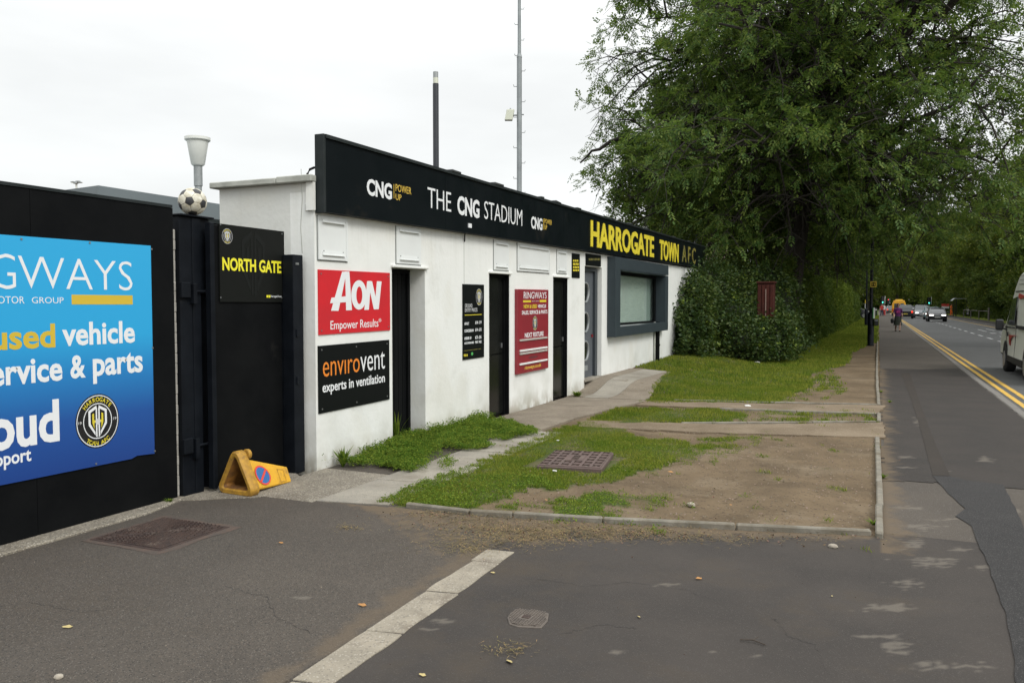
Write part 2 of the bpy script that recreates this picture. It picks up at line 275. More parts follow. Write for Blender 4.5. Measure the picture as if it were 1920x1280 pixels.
def np_mesh(name, V, nper, matn, parent=None, faces=None, smooth=False, local=False):
    """V: (count*nper, 3) vertices; each nper-run is one polygon (or faces given)"""
    me = bpy.data.meshes.new(name); V = np.ascontiguousarray(V, dtype=np.float32)
    me.vertices.add(len(V)); me.vertices.foreach_set('co', V.ravel())
    if faces is None: loops = np.arange(len(V), dtype=np.int32); k = nper; cnt = len(V) // nper
    else: loops = np.ascontiguousarray(faces, dtype=np.int32).ravel(); k = faces.shape[1]; cnt = len(faces)
    me.loops.add(len(loops)); me.loops.foreach_set('vertex_index', loops)
    me.polygons.add(cnt); me.polygons.foreach_set('loop_start', np.arange(cnt, dtype=np.int32) * k)
    me.materials.append(MATS[matn]); me.update(calc_edges=True)
    return mesh_obj(name, me, parent, local)
def copy_tree(o, parent=None, label=None, loc=None, rz=None, scale=None):
    c = o.copy(); link(c); c.parent = parent
    if parent is None:
        if label: c['label'] = label
        if loc is not None: c.location = loc; ORG[c.name] = Vector(loc)
        if rz is not None: c.rotation_euler = (0, 0, rz)
        if scale is not None: c.scale = scale if hasattr(scale, '__len__') else (scale,) * 3
    for ch in list(o.children): copy_tree(ch, c)
    return c

# ---- lettering: Blender's own font turned into a thin mesh standing on a wall that faces +X
_tc = {}
def text_mesh(body, bold, ext):
    k = (body, bold, ext)
    if k not in _tc:
        cu = bpy.data.curves.new('t', 'FONT'); cu.body = body; cu.offset = bold; cu.extrude = ext; cu.resolution_u = 3; cu.fill_mode = 'BOTH'
        o = bpy.data.objects.new('t', cu); me = o.to_mesh()
        v = [tuple(q.co) for q in me.vertices]; f = [tuple(p.vertices) for p in me.polygons]
        o.to_mesh_clear(); bpy.data.objects.remove(o); bpy.data.curves.remove(cu); _tc[k] = (v, f)
    return _tc[k]
def txt(parent, body, matn, X, Y0, Y1, zb, zt, bold=0.0, slope=0.0, ext=.002, shear=0, name='lettering'):
    v, f = text_mesh(body, bold, .01)
    xs = [q[0] for q in v]; ys = [q[1] for q in v]; x0, x1 = min(xs), max(xs); yt = max(ys)
    b = MB()
    for q in v:
        u = (q[0] - x0) / (x1 - x0); y = Y0 + u * (Y1 - Y0); z = zb + q[1] / yt * (zt - zb) + slope * (y - Y0)
        b.v.append((X + (q[2] / .01) * ext, y + shear * (z - zb), z))
    b.f = list(f); b.m = [0] * len(f)
    return b.build(name, matn, parent)
def ptx(parent, body, matn, X, xl, xr, base, top, bold=0.0, slope=.009, **kw):
    """base and top: sightings of the baseline and of the tallest letter's top"""
    Y0 = PX(xl, base[1], X)[0]; Y1 = PX(xr, base[1], X)[0]; yb, zb = PX(*base, X); yt, zt = PX(*top, X)
    zb -= slope * (yb - Y0); zt -= slope * (yt - Y0)
    return txt(parent, body, matn, X, Y0, Y1, zb, zt, bold, slope, **kw)
def rect(b, X, th, Y0, Y1, z0, z1, slope=.009, mi=0): b.box(X - th, X, Y0, Y1, z0, z1, mi, slope)
def prect(b, X, th, xl, xr, ytl, ybl, slope=.009, mi=0):
    """board seen between columns xl and xr, its left edge running from ytl down to ybl"""
    Y0, zt = PX(xl, ytl, X); _, zb = PX(xl, ybl, X); Y1 = PX(xr, ytl, X)[0]
    b.box(X - th, X, Y0, Y1, zb, zt, mi, slope); return Y0, Y1, zb, zt
def ellipse(X, Y, z, ry, rz, n=40): return [(Y + ry * math.cos(2 * math.pi * k / n), z + rz * math.sin(2 * math.pi * k / n)) for k in range(n)]
def crest(parent, X, Y, z, ry, rz, detail=2, ghost=False):
    """round club badge: black disc, white ring, arched words, shield of four bars with a rose"""
    e = .0008
    if not ghost:
        MB().prism(ellipse(X, Y, z, ry, rz), X, X + e, 0, 'x').build('badge', 'crest_black', parent)
        b = MB()
        for r in (.955, .66):
            a = ellipse(X, Y, z, ry * r, rz * r); c = ellipse(X, Y, z, ry * (r - .035), rz * (r - .035)); n = len(a)
            b.add([(X + e * 1.6, *p) for p in a] + [(X + e * 1.6, *p) for p in c], [(i, (i + 1) % n, n + (i + 1) % n, n + i) for i in range(n)])
        b.build('badge_ring', 'white_print', parent)
        if detail > 0:
            for word, a0, a1, rr, flip, bold in (('HARROGATE', 142, 38, .72, 1, .02), ('TOWN AFC', 232, 308, .90, -1, .02)):
                b = MB(); n = len(word)
                for i, ch in enumerate(word):
                    if ch == ' ': continue
                    th = R(a0 + (a1 - a0) * (i + .5) / n); v, f = text_mesh(ch, bold, .01); xs = [q[0] for q in v]; cx = (min(xs) + max(xs)) / 2
                    h = .17
                    for_v = []
                    for q in v:
                        lx = (q[0] - cx) * h * 1.25; ly = q[1] * h * 1.3
                        rad = rr + ly * (1 if flip > 0 else -1) * 1.0; an = th - (lx / .8 if flip > 0 else -lx / .8)
                        for_v.append((X + e * 1.8 + (e * .5 if q[2] > 0 else 0), Y + ry * rad * math.cos(an), z + rz * rad * math.sin(an)))
                    b.add(for_v, f)
                b.build('badge_word', 'yellow', parent)
            if detail > 1:
                for sx in (-1, 1): txt(parent, '19', 'white_dim', X + e * 2, Y + ry * (.80 * sx - .07), Y + ry * (.80 * sx + .07), z - rz * .04, z + rz * .06, .01, ext=.0004, name='badge_word')
    w = 'ghost_print' if ghost else 'white_print'; y_ = 'ghost_print' if ghost else 'yellow'
    def bar(pts, mname, lay, nm):
        MB().prism([(Y + ry * a, z + rz * c) for a, c in pts], X, X + e * lay, 0, 'x').build(nm, mname, parent)
    for s in (-1, 1):       # shield outline, half by half
        bar([(s * .05, .58), (s * .42, .40), (s * .42, -.12), (s * .12, -.52), (s * .12, -.40), (s * .33, -.08), (s * .33, .33), (s * .05, .47)][::s], w, 2.2, 'badge_shield')
        bar([(s * .03, .50), (s * .09, .50), (s * .09, -.56), (s * .03, -.60)][::s], w, 2.4, 'badge_bar')
        bar([(s * .17, .30), (s * .25, .27), (s * .25, -.05), (s * .16, -.28), (s * .16, -.05), (s * .10, -.05), (s * .10, .04), (s * .17, .04)][::s], y_, 2.6, 'badge_bar')
    if not ghost: MB().prism(ellipse(X, Y, z - rz * .03, ry * .11, rz * .11, 12), X, X + e * 3.2, 0, 'x').build('badge_rose', 'white_dim', parent)

def gz(x, y):
    """height of the verge: level by the footway, banked up against the far half of the building"""
    ss = lambda a: max(0., min(1., a)) ** 2 * (3 - 2 * max(0., min(1., a)))
    return (.20 * ss((y - 13.9) / 1.3) + .08 * ss((y - 16) / 8)) * ss((-x - 2.4) / 2.3)

for nm_ in ('asphalt_smooth', 'asphalt_pale', 'asphalt_dark', 'asphalt_old'):
    t = MATS[nm_].node_tree; p_ = t.nodes['Principled BSDF']; l0 = p_.inputs['Base Color'].links[0].from_socket
    for att, cc in (('wear', (.165, .145, .12, 1)), ('earth', (.118, .088, .058, 1))):
        at_ = N(t, 'ShaderNodeAttribute'); at_.attribute_name = att; mg = N(t, 'ShaderNodeMix', data_type='RGBA'); mg.inputs[7].default_value = cc
        t.links.new(at_.outputs['Fac'], mg.inputs[0]); t.links.new(l0, mg.inputs[6]); l0 = mg.outputs[2]
    t.links.new(l0, p_.inputs['Base Color'])

# weathering of the painted render: splashed mud along the foot, thin run marks below the roof edge, old repairs
for nm_ in ('white_render', 'white_render_shaded'):
    t = MATS[nm_].node_tree; p_ = t.nodes['Principled BSDF']; l0 = p_.inputs['Base Color'].links[0].from_socket; L = t.links.new
    gg = N(t, 'ShaderNodeNewGeometry'); ss_ = N(t, 'ShaderNodeSeparateXYZ'); L(gg.outputs['Position'], ss_.inputs[0])
    def nz(scale, sz, lo, hi, amt, col, height=None):
        global l0
        mp_2 = N(t, 'ShaderNodeMapping'); mp_2.inputs['Scale'].default_value = (scale, scale, sz); L(gg.outputs['Position'], mp_2.inputs[0]); n_ = N(t, 'ShaderNodeTexNoise'); n_.inputs['Scale'].default_value = 1; n_.inputs['Detail'].default_value = 7; L(mp_2.outputs[0], n_.inputs['Vector'])
        r_ = N(t, 'ShaderNodeMapRange'); r_.inputs[1].default_value = lo; r_.inputs[2].default_value = hi; r_.inputs[4].default_value = amt; L(n_.outputs[0], r_.inputs[0]); f_ = r_.outputs[0]
        if height:
            h_ = N(t, 'ShaderNodeMapRange'); h_.inputs[1].default_value = height[0]; h_.inputs[2].default_value = height[1]; L(ss_.outputs[2], h_.inputs[0]); m_ = N(t, 'ShaderNodeMath', operation='MULTIPLY'); L(f_, m_.inputs[0]); L(h_.outputs[0], m_.inputs[1]); f_ = m_.outputs[0]
        mg = N(t, 'ShaderNodeMix', data_type='RGBA'); mg.inputs[7].default_value = (*col, 1); L(f_, mg.inputs[0]); L(l0, mg.inputs[6]); l0 = mg.outputs[2]
    nz(7, 5, .34, .58, .9, (.26, .22, .15), (.26, -.02)); nz(2.2, 2.0, .42, .66, .6, (.42, .42, .36), (.75, .05)); nz(16, .7, .52, .72, .20, (.40, .40, .34), (1.7, 2.7)); nz(.9, .9, .55, .62, .22, (.60, .57, .47))
    L(l0, p_.inputs['Base Color'])
# ================================================================== THE SETTING
def sheet(name, pts, z, matn, kind='structure', depth=None, parent=None, local=False):
    b = MB()
    if depth: b.prism(pts, z - depth, z)
    else: b.add([(x, y, z) for x, y in pts], [tuple(range(len(pts)))])
    o = b.build(name, matn, parent)
    if not depth:
        if o.data.polygons[0].normal.z < 0: o.data.flip_normals()
    return tag(o, kind=kind) if parent is None else o
def ragged(pts, amp=.03, step=.12, seed=0):
    o = []
    for i, p in enumerate(pts):
        q = pts[(i + 1) % len(pts)]; d = math.dist(p, q); n = max(1, int(d / step))
        for k in range(n):
            t_ = k / n; x = p[0] + (q[0] - p[0]) * t_; y = p[1] + (q[1] - p[1]) * t_
            v = Vector((x * 2.3, y * 2.3, seed)); o.append((x + amp * mnoise.noise(v * 2), y + amp * mnoise.noise(v * 2 + Vector((9, 9, 9)))))
    return o

sheet('ground', [(-600, -60), (600, -60), (600, 900), (-600, 900)], -.16, 'soil')
road = sheet('road', [(1.98, -12), (8.35, -12), (8.35, 420), (1.98, 420)], -.10, 'road')
sheet('pavement', [(.05, 5.6), (1.9, 5.6), (1.9, 420), (.05, 420)], 0, 'asphalt_pale', depth=.15)
sheet('forecourt', ragged([(-2.28, -4), (1.9, -4), (1.9, 5.6), (.05, 5.6), (.05, 6.15), (-1.2, 5.95), (-2.3, 5.62)], .004), 0, 'asphalt_smooth', depth=.15)
sheet('driveway', [(-5.6, -4), (-2.28, -4), (-2.28, 5.6), (-3.5, 5.62), (-4.65, 5.43), (-5.6, 5.75)], 0, 'asphalt_old', depth=.15)
def gp(l, z=0): return [G(x, y, z) for x, y in l]
def inpoly(P, pts):
    c = np.zeros(len(P), bool); x, y = P[:, 0], P[:, 1]; n = len(pts)
    for i in range(n):
        x0, y0 = pts[i]; x1, y1 = pts[(i + 1) % n]
        if y0 == y1: continue
        k = ((y0 > y) != (y1 > y)) & (x < (x1 - x0) * (y - y0) / (y1 - y0) + x0); c ^= k
    return c
_ph = RNG.uniform(0, 6.28, 40)
def fnoise(P, s, o=0):
    """cheap smooth noise, about -1..1"""
    r = 0
    for k in range(6):
        a = _ph[(k * 5 + o) % 40]; f = s * (1 + .37 * k); r = r + np.sin(P[:, 0] * f * math.cos(a) + P[:, 1] * f * math.sin(a) + _ph[(k * 7 + o + 3) % 40] * 3)
    return r / 3.2
edge_far = G(1650, 691)[1]
tr = lambda x, y: (1400 + x / 3.048, 640 + y / 3.048)
SCUFF = [(1752, 1058, 42, 5), (1835, 1062, 30, 5), (1710, 1022, 26, 9), (1712, 952, 34, 4), (1730, 988, 46, 5), (1765, 975, 30, 3), (1700, 1095, 30, 9), (1672, 1140, 44, 8), (1650, 1192, 46, 6), (1665, 1212, 34, 10), (1250, 1097, 24, 3), (1800, 1030, 22, 5), (1850, 862, 16, 4), (1772, 880, 10, 3), (1700, 858, 20, 2.5), (1706, 877, 20, 2), (1720, 790, 8, 6), (1905, 958, 12, 4), (1790, 1250, 70, 8), (1880, 1020, 15, 5), (575, 1120, 18, 4), (1160, 1222, 20, 3), (1420, 1232, 24, 4), (830, 1165, 22, 5), (800, 1182, 16, 4), (1340, 1222, 12, 2), (1690, 1225, 30, 6), (1740, 1050, 60, 4)]
def wearmap(P):
    w = np.zeros(len(P)); nz = .5 * fnoise(P, 14, 3) + .5 * fnoise(P, 41, 8) + .5 * fnoise(P, 110, 13) + RNG.normal(0, .12, len(P))
    for (x, y, wx, wy) in SCUFF:
        c = np.array(G(x, y)); ax = np.array(G(x + wx, y)) - c; ay = np.array(G(x, y - wy)) - c; M_ = np.linalg.inv(np.column_stack([ax, ay])); q = (P - c) @ M_.T; d = np.sqrt((q ** 2).sum(1))
        w = np.maximum(w, np.clip((.80 - d + .85 * nz) * 2.6, 0, 1) * (d < 2.2))
    return w * .5
def earthmap(P):
    ey = np.interp(P[:, 0], [-5.3, -3.6, -3.37, -2.83, -2.5, -1.83, -.91, .05, .06, 2], [5.5, 5.5, 5.58, 5.57, 5.64, 5.77, 5.99, 6.3, 40, 40]); d = ey - P[:, 1]
    reach = np.interp(P[:, 0], [-3.9, -3.4, -2.9, -2.3, -2.0, -1.2, 0, .2], [.03, .30, .55, .85, .50, .30, .22, .05]); nz = .35 * fnoise(P, 6, 2) + .28 * fnoise(P, 19, 9) + .22 * fnoise(P, 55, 4)
    e = np.clip((1.15 - d / reach + nz) * 1.3, 0, 1); dx = P[:, 0] - .06; e2 = np.where((P[:, 0] > .03) & (P[:, 1] > 5.8), np.clip(.95 - dx / .16 + nz, 0, .8), 0)
    e3 = np.clip(.75 - np.abs(P[:, 0] + 2.26 + .026 * (P[:, 1] - 2.7) + .06) / .13 + nz * .8, 0, .55) * (P[:, 1] < 5); return np.maximum(np.maximum(e * .92, e2), e3)
def grid_sheet(name, poly, z, matn, step):
    xs_ = np.arange(min(p[0] for p in poly), max(p[0] for p in poly) + step, step); ys_ = np.arange(min(p[1] for p in poly), max(p[1] for p in poly) + step, step)
    X_, Y_ = np.meshgrid(xs_, ys_); P = np.stack([X_.ravel(), Y_.ravel()], 1); idx = np.arange(len(P)).reshape(X_.shape); fc = np.stack([idx[:-1, :-1].ravel(), idx[:-1, 1:].ravel(), idx[1:, 1:].ravel(), idx[1:, :-1].ravel()], 1)
    fc = fc[inpoly(P[fc].mean(1), poly)]; used, inv = np.unique(fc, return_inverse=True); P = P[used]; fc = inv.reshape(-1, 4)
    zz = z + .0012 * fnoise(P, 3, 1); o = np_mesh(name, np.column_stack([P, zz]), 4, matn, faces=fc); o.data.shade_smooth()
    for att, fn in (('wear', wearmap), ('earth', earthmap)):
        at_ = o.data.color_attributes.new(att, 'FLOAT_COLOR', 'POINT'); bf = np.ones((len(P), 4), np.float32); bf[:, :3] = fn(P)[:, None]; at_.data.foreach_set('color', bf.ravel())
    return tag(o, kind='structure')
grid_sheet('forecourt_surface', [(-2.27, 2.2), (1.9, 2.2), (1.9, 6.32), (.05, 6.32), (.0, 6.2), (-.91, 5.97), (-1.83, 5.75), (-2.5, 5.62), (-2.3, 5.6)], .003, 'asphalt_smooth', .022)
grid_sheet('driveway_surface', [(-5.3, 2.2), (-2.2, 2.2), (-2.23, 4.8), (-2.29, 5.62), (-2.83, 5.56), (-3.4, 5.56), (-3.6, 5.52), (-4.65, 5.42), (-4.75, 5.36), (-5.15, 5.04), (-5.3, 4.9)], .003, 'asphalt_old', .025)
# newer, darker surfacing on the near stretch of the footway
grid_sheet('pavement_dark_surface', ragged([(.06, 8.2), (.66, 8.35), (1.89, 8.3), (1.89, edge_far + .9), (1.0, edge_far + .1), (.06, edge_far)], .03), .005, 'asphalt_dark', .04)
grid_sheet('pavement_worn_surface', [(.055, 6.3), (1.89, 6.3), (1.89, 8.3), (.055, 8.2)], .0035, 'asphalt_pale', .03)
trench = [tr(*p) for p in [(1060, 772), (1165, 775), (1270, 800), (1465, 822), (1530, 940), (1600, 1100), (1720, 1400), (1800, 1950), (0, 0), (0, 1), (1540, 1950), (1500, 1640), (1440, 1450), (1385, 1290), (1330, 1180), (1285, 1060), (1195, 1005), (1248, 960), (1150, 870)]]
tq = gp(trench); tq[8] = (1.15, -3.9); tq[9] = (.55, -3.9)
sheet('pavement_patch', ragged(tq, .012, .05), .0095, 'asphalt_patch')
sheet('pavement_trench_strip', ragged(gp([tr(*p) for p in [(880, 180), (932, 180), (1000, 380), (1080, 590), (1163, 772), (1062, 770), (1010, 560), (940, 330)]]), .01, .2), .009, 'asphalt_trench')
for line in ([(1010, 1085), (1100, 1100), (1180, 1092), (1290, 1108), (1350, 1130)], [(1050, 1190), (1130, 1172), (1200, 1180)], [(1450, 1160), (1480, 1195), (1530, 1210), (1545, 1260)], [(1620, 1015), (1640, 1060), (1625, 1100)], [(60, 1130), (150, 1150), (230, 1140)], [(420, 1100), (500, 1120), (520, 1160), (590, 1190)]):
    L_ = gp(line); L_ = [p for i in range(len(L_) - 1) for p in [(L_[i][0] + (L_[i + 1][0] - L_[i][0]) * k / 12 + random.uniform(-.012, .012), L_[i][1] + (L_[i + 1][1] - L_[i][1]) * k / 12 + random.uniform(-.012, .012)) for k in range(12)]]
    w_ = [random.uniform(.0006, .0018) for _ in L_]; b_ = MB(); b_.add([(x, y - q, .0052) for (x, y), q in zip(L_, w_)] + [(x, y + q, .0052) for (x, y), q in zip(L_, w_)], [(i, i + 1, len(L_) + i + 1, len(L_) + i) for i in range(len(L_) - 1)])
    tag(b_.build('tarmac_crack', 'asphalt_patch'), kind='structure')
# kerb, gutter and lines
kb = thing('kerb', None, None, (1.9, 0, 0)); tag(kb, kind='structure')
proto = MB().box(0, .125, 0, .905, -.12, .012).build('kerb_stone', 'far_kerb', kb, bev=.012, local=True); proto.location = (0, 2, 0)
for i in range(1, 45):
    c = proto.copy(); link(c); c.location = (random.uniform(-.004, .004), 2 + i * .915, random.uniform(-.003, .003))
tag(MB().box(1.9, 2.025, 2 + 45 * .915, 420, -.12, .012).build('kerb_far_run', 'far_kerb'), kind='structure')
sheet('gutter', [(2.028, -10), (2.17, -10), (2.17, 420), (2.028, 420)], -.096, 'gutter')
for i, x in enumerate((2.215, 2.415)):
    L = ragged([(x, -10), (x + .095, -10), (x + .095, 90), (x, 90)], .008, .4, i); sheet('yellow_line', L, -.095, 'road_yellow'); sheet('yellow_line', [(x, 90), (x + .1, 90), (x + .12, 400), (x, 400)], -.095, 'road_yellow')
sheet('yellow_line', [(8.02, 30), (8.12, 30), (8.12, 400), (8.0, 400)], -.095, 'road_yellow')
y = 26.0
while y < 330:
    sheet('centre_dash', [(5.16, y), (5.28, y), (5.28, y + 2.1), (5.16, y + 2.1)], -.095, 'road_white'); y += 4.3
for (x0, y0, x1, y1) in [(6.0, 47, 6.12, 52), (6.5, 50, 6.62, 56), (7.1, 46, 7.24, 51), (7.3, 52, 7.42, 57), (6.2, 57, 6.5, 58), (6.9, 59, 7.2, 60), (6.3, 61, 6.4, 66), (7.0, 63, 7.1, 68)]:
    sheet('road_marking', [(x0, y0), (x1, y0), (x1, y1), (x0, y1)], -.095, 'road_white')
sheet('far_pavement', [(8.45, -12), (10.3, -12), (10.3, 420), (8.45, 420)], 0, 'asphalt_dark', depth=.15)
tag(MB().box(8.35, 8.45, -12, 420, -.12, .01).build('far_kerb', 'far_kerb'), kind='structure')

# ---- vegetation cover of the verge: ragged outlines
turf = [gp(p) for p in [
 [(690, 948), (760, 915), (900, 868), (1000, 826), (1010, 818), (1095, 790), (1160, 803), (1190, 822), (1290, 828), (1300, 860), (1220, 880), (1150, 905), (1040, 918), (1005, 915), (960, 935), (890, 952), (790, 955), (720, 952)],
 [(1040, 942), (1100, 930), (1165, 928), (1180, 945), (1115, 972), (1060, 970)],
 [(1100, 790), (1150, 766), (1350, 769), (1400, 782), (1365, 792), (1150, 796)],
 [(1135, 702), (1228, 676), (1268, 664), (1400, 668), (1500, 660), (1590, 610), (1645, 596), (1645, 640), (1596, 662), (1585, 684), (1515, 704), (1530, 722), (1475, 745), (1455, 757), (1205, 757), (1252, 714)],
]]
turf_thin = [gp(p) for p in [[(1200, 880), (1300, 825), (1450, 812), (1460, 828), (1380, 850), (1300, 880), (1220, 905)], [(900, 950), (1240, 925), (1300, 960), (1230, 985), (900, 965)], [(1400, 700), (1560, 690), (1590, 735), (1540, 750), (1450, 758)], [(1340, 770), (1640, 772), (1645, 795), (1340, 796)], [(850, 975), (1240, 985), (1200, 1010), (960, 1010)]]]
weeds = [gp(p) for p in [[(634, 877), (690, 862), (735, 838), (792, 822), (820, 812), (870, 797), (935, 796), (1012, 812), (985, 824), (900, 830), (925, 840), (900, 846), (832, 848), (812, 862), (816, 884), (770, 886), (700, 880)]]]
def cover(P):
    Q = P + np.stack([fnoise(P, 9, 1), fnoise(P, 9, 9)], 1) * .07 + np.stack([fnoise(P, 31, 4), fnoise(P, 31, 14)], 1) * .03
    c = np.zeros(len(P))
    for t_ in turf_thin: c = np.maximum(c, inpoly(Q, t_) * np.clip(.10 + .55 * (fnoise(P, 5.5, 3)) + .35 * fnoise(P, 17, 6), 0, .8))
    for t_ in turf: c = np.maximum(c, inpoly(Q, t_) * np.clip(.88 + .38 * fnoise(P, 5, 2) + .30 * fnoise(P, 17, 8) + .2 * fnoise(P, 50, 3), .12, 1))
    far = (P[:, 1] > 38) & (P[:, 0] < -.02); c = np.where(far, 1, c)
    c = np.maximum(c, np.clip(fnoise(P, 8, 12) - .97, 0, .25) * 1.2 * (P[:, 1] < 14))
    return c
# verge: soil and turf in one modelled sheet; green where the turf grows
xs = np.concatenate([np.arange(-6.6, -4.9, .10), np.arange(-4.9, .051, .055)]); ys = np.concatenate([np.arange(5.5, 15, .055), np.arange(15, 28, .12), np.arange(28, 60, .5), np.arange(60, 421, 6)])
XX, YY = np.meshgrid(xs, ys); P = np.stack([XX.ravel(), YY.ravel()], 1); cv = cover(P)
edge_y = np.interp(P[:, 0], [-3.6, -3.37, -2.83, -2.5, -1.83, -.91, .02], [5.5, 5.58, 5.57, 5.64, 5.77, 5.99, 6.2])
hz = np.array([gz(x, y) for x, y in P])
Z = .002 + .012 * fnoise(P, 2.2, 5) + .004 * fnoise(P, 13, 7) + cv * .012 + hz
Z = np.where(P[:, 1] < edge_y, -.03, Z)
Z = np.where((P[:, 0] < -3.5) & (P[:, 1] < 15), -.012 + hz * .9, Z); Z = np.where(P[:, 0] > -.02, Z - .01, Z)
nx, ny = len(xs), len(ys); idx = np.arange(nx * ny).reshape(ny, nx)
fc = np.stack([idx[:-1, :-1].ravel(), idx[:-1, 1:].ravel(), idx[1:, 1:].ravel(), idx[1:, :-1].ravel()], 1)
ctr = P[fc].mean(1); keep = ~((ctr[:, 0] < -4.93) & (ctr[:, 1] < 14.3)) & ~((ctr[:, 0] < -3.55) & (ctr[:, 1] < 5.75)); fc = fc[keep]
verge = np_mesh('verge', np.column_stack([P, Z]), 4, 'soil', faces=fc); verge.data.shade_smooth(); tag(verge, kind='structure')
at = verge.data.color_attributes.new('cover', 'FLOAT_COLOR', 'POINT'); buf = np.ones((len(P), 4), np.float32); buf[:, :3] = cv[:, None]; at.data.foreach_set('color', buf.ravel())
m = MATS['soil']; t = m.node_tree; p_ = t.nodes['Principled BSDF']; l0 = p_.inputs['Base Color'].links[0].from_socket
at_ = N(t, 'ShaderNodeAttribute'); at_.attribute_name = 'cover'; mg = N(t, 'ShaderNodeMix', data_type='RGBA'); mg.inputs[7].default_value = (.045, .075, .018, 1)
mm = N(t, 'ShaderNodeMath', operation='MULTIPLY'); mm.inputs[1].default_value = .85; t.links.new(at_.outputs['Fac'], mm.inputs[0]); t.links.new(mm.outputs[0], mg.inputs[0]); t.links.new(l0, mg.inputs[6]); t.links.new(mg.outputs[2], p_.inputs['Base Color'])
far_verge = sheet('far_verge', [(10.3, -12), (16, -12), (16, 420), (10.3, 420)], .01, 'grass', depth=.1)
sheet('stadium_ground', [(-60, -10), (-6.6, -10), (-6.6, 60), (-60, 60)], -.05, 'asphalt_old')

# ---- blades of grass
def blades(P, h, w, lean=.5):
    n = len(P); a = RNG.uniform(0, 2 * np.pi, n); hh = h * RNG.uniform(.5, 1.25, n); ww = w * RNG.uniform(.6, 1.3, n)
    z0 = np.array([gz(x, y) for x, y in P]) + .004
    dx, dy = np.cos(a) * ww, np.sin(a) * ww; b = RNG.uniform(0, 2 * np.pi, n); L = hh * lean * RNG.uniform(.3, 1.2, n)
    v = np.zeros((n, 3, 3)); v[:, 0] = np.column_stack([P[:, 0] - dx, P[:, 1] - dy, z0]); v[:, 1] = np.column_stack([P[:, 0] + dx, P[:, 1] + dy, z0])
    v[:, 2] = np.column_stack([P[:, 0] + np.cos(b) * L, P[:, 1] + np.sin(b) * L, z0 + hh]); return v.reshape(-1, 3)
def sample(x0, x1, y0, y1, n):
    Pn = np.column_stack([RNG.uniform(x0, x1, n), RNG.uniform(y0, y1, n)]); c = cover(Pn); return Pn[RNG.uniform(0, 1, n) < c ** 1.3]
on_path = lambda Q: (Q[:, 0] < np.interp(Q[:, 1], [5, 9.3, 10.2, 13.3, 17.4, 17.5], [-3.72, -3.76, -3.85, -3.6, -4.08, -9])) & (Q[:, 1] < 17.45)
cover_hole = lambda Q: ~(((Q[:, 0] > -3.19) & (Q[:, 0] < -2.37) & (Q[:, 1] > 7.4) & (Q[:, 1] < 8.32)) | on_path(Q))
A = sample(-5, .05, 5.6, 11, 430000); A = A[cover_hole(A)]
B = sample(-5.2, .05, 11, 17, 170000); B = B[cover_hole(B)]
C_ = sample(-6.6, .05, 17, 30, 150000); C_ = C_[cover_hole(C_)]
D = sample(-4, .05, 30, 60, 60000)
V = np.concatenate([blades(A, .032, .0032, .9), blades(B, .045, .006), blades(C_, .06, .010), blades(D, .08, .02)])
E_ = np.column_stack([RNG.uniform(-4, .0, 40000), RNG.uniform(58, 140, 40000)]); V = np.concatenate([V, blades(E_, .10, .05)])
tag(np_mesh('grass', V, 3, 'grass'), 'short patchy green turf growing on the brown earth verge beside the white building', 'grass', kind='stuff')
# creeping weeds: small leaves on the near turf edge and along the wall
def leaflets(Pxyz, size, nrm_up=.6):
    n = len(Pxyz); d = RNG.normal(0, 1, (n, 3)); d[:, 2] *= .5; d /= np.linalg.norm(d, axis=1)[:, None]
    u = RNG.normal(0, 1, (n, 3)); u -= (u * d).sum(1)[:, None] * d; u /= np.linalg.norm(u, axis=1)[:, None]; s = (size * RNG.uniform(.6, 1.4, n))[:, None]
    v = np.zeros((n, 4, 3)); v[:, 0] = Pxyz; v[:, 1] = Pxyz + d * s * .5 + u * s * .3; v[:, 2] = Pxyz + d * s; v[:, 3] = Pxyz + d * s * .5 - u * s * .3; return v.reshape(-1, 3)
Q = np.column_stack([RNG.uniform(-5.0, -3.6, 400000), RNG.uniform(6.4, 10.1, 400000)])
Qn = Q + np.stack([fnoise(Q, 10, 2), fnoise(Q, 10, 5)], 1) * .06 + np.stack([fnoise(Q, 35, 2), fnoise(Q, 35, 5)], 1) * .03
Qf = Q + np.stack([fnoise(Q, 7, 12), fnoise(Q, 7, 15)], 1) * .16 + RNG.normal(0, .035, Q.shape); core_ = inpoly(Qn, weeds[0]) & inpoly(Qf, weeds[0]); thin_ = (inpoly(Qn, weeds[0]) | inpoly(Qf, weeds[0])) & (RNG.uniform(0, 1, len(Q)) < .22); Q = Q[core_ | thin_]; dens = np.clip(.75 + .5 * fnoise(Q, 11, 6) + .3 * fnoise(Q, 31, 2), .1, 1); Q = Q[RNG.uniform(0, 1, len(Q)) < dens]; Q = Q[:110000]; hh = .03 + .05 * np.clip(fnoise(Q, 5, 7) + .4, 0, 1) + .025 * np.clip(fnoise(Q, 23, 3), 0, 1) + .05 * np.clip((-Q[:, 0] - 4.5) * 2, 0, 1)
Wp = np.column_stack([Q, .03 + RNG.uniform(0, 1, len(Q)) ** .8 * hh])
A2 = sample(-4, -.8, 5.6, 9.2, 120000); A2 = A2[(cover_hole(A2)) & ((A2[:, 1] < 6.9 + .3 * fnoise(A2, 3, 2)) | (RNG.uniform(0, 1, len(A2)) < .12))]
Wp2 = np.column_stack([A2, RNG.uniform(.005, .05, len(A2))])
wall_w = np.column_stack([RNG.uniform(-4.93, -4.75, 9000), RNG.uniform(7.2, 10.2, 9000)]); hw = .12 + .10 * np.clip(fnoise(wall_w, 6, 3), 0, 1)
Wp3 = np.column_stack([wall_w, .02 + RNG.uniform(0, 1, len(wall_w)) ** 1.6 * hw])
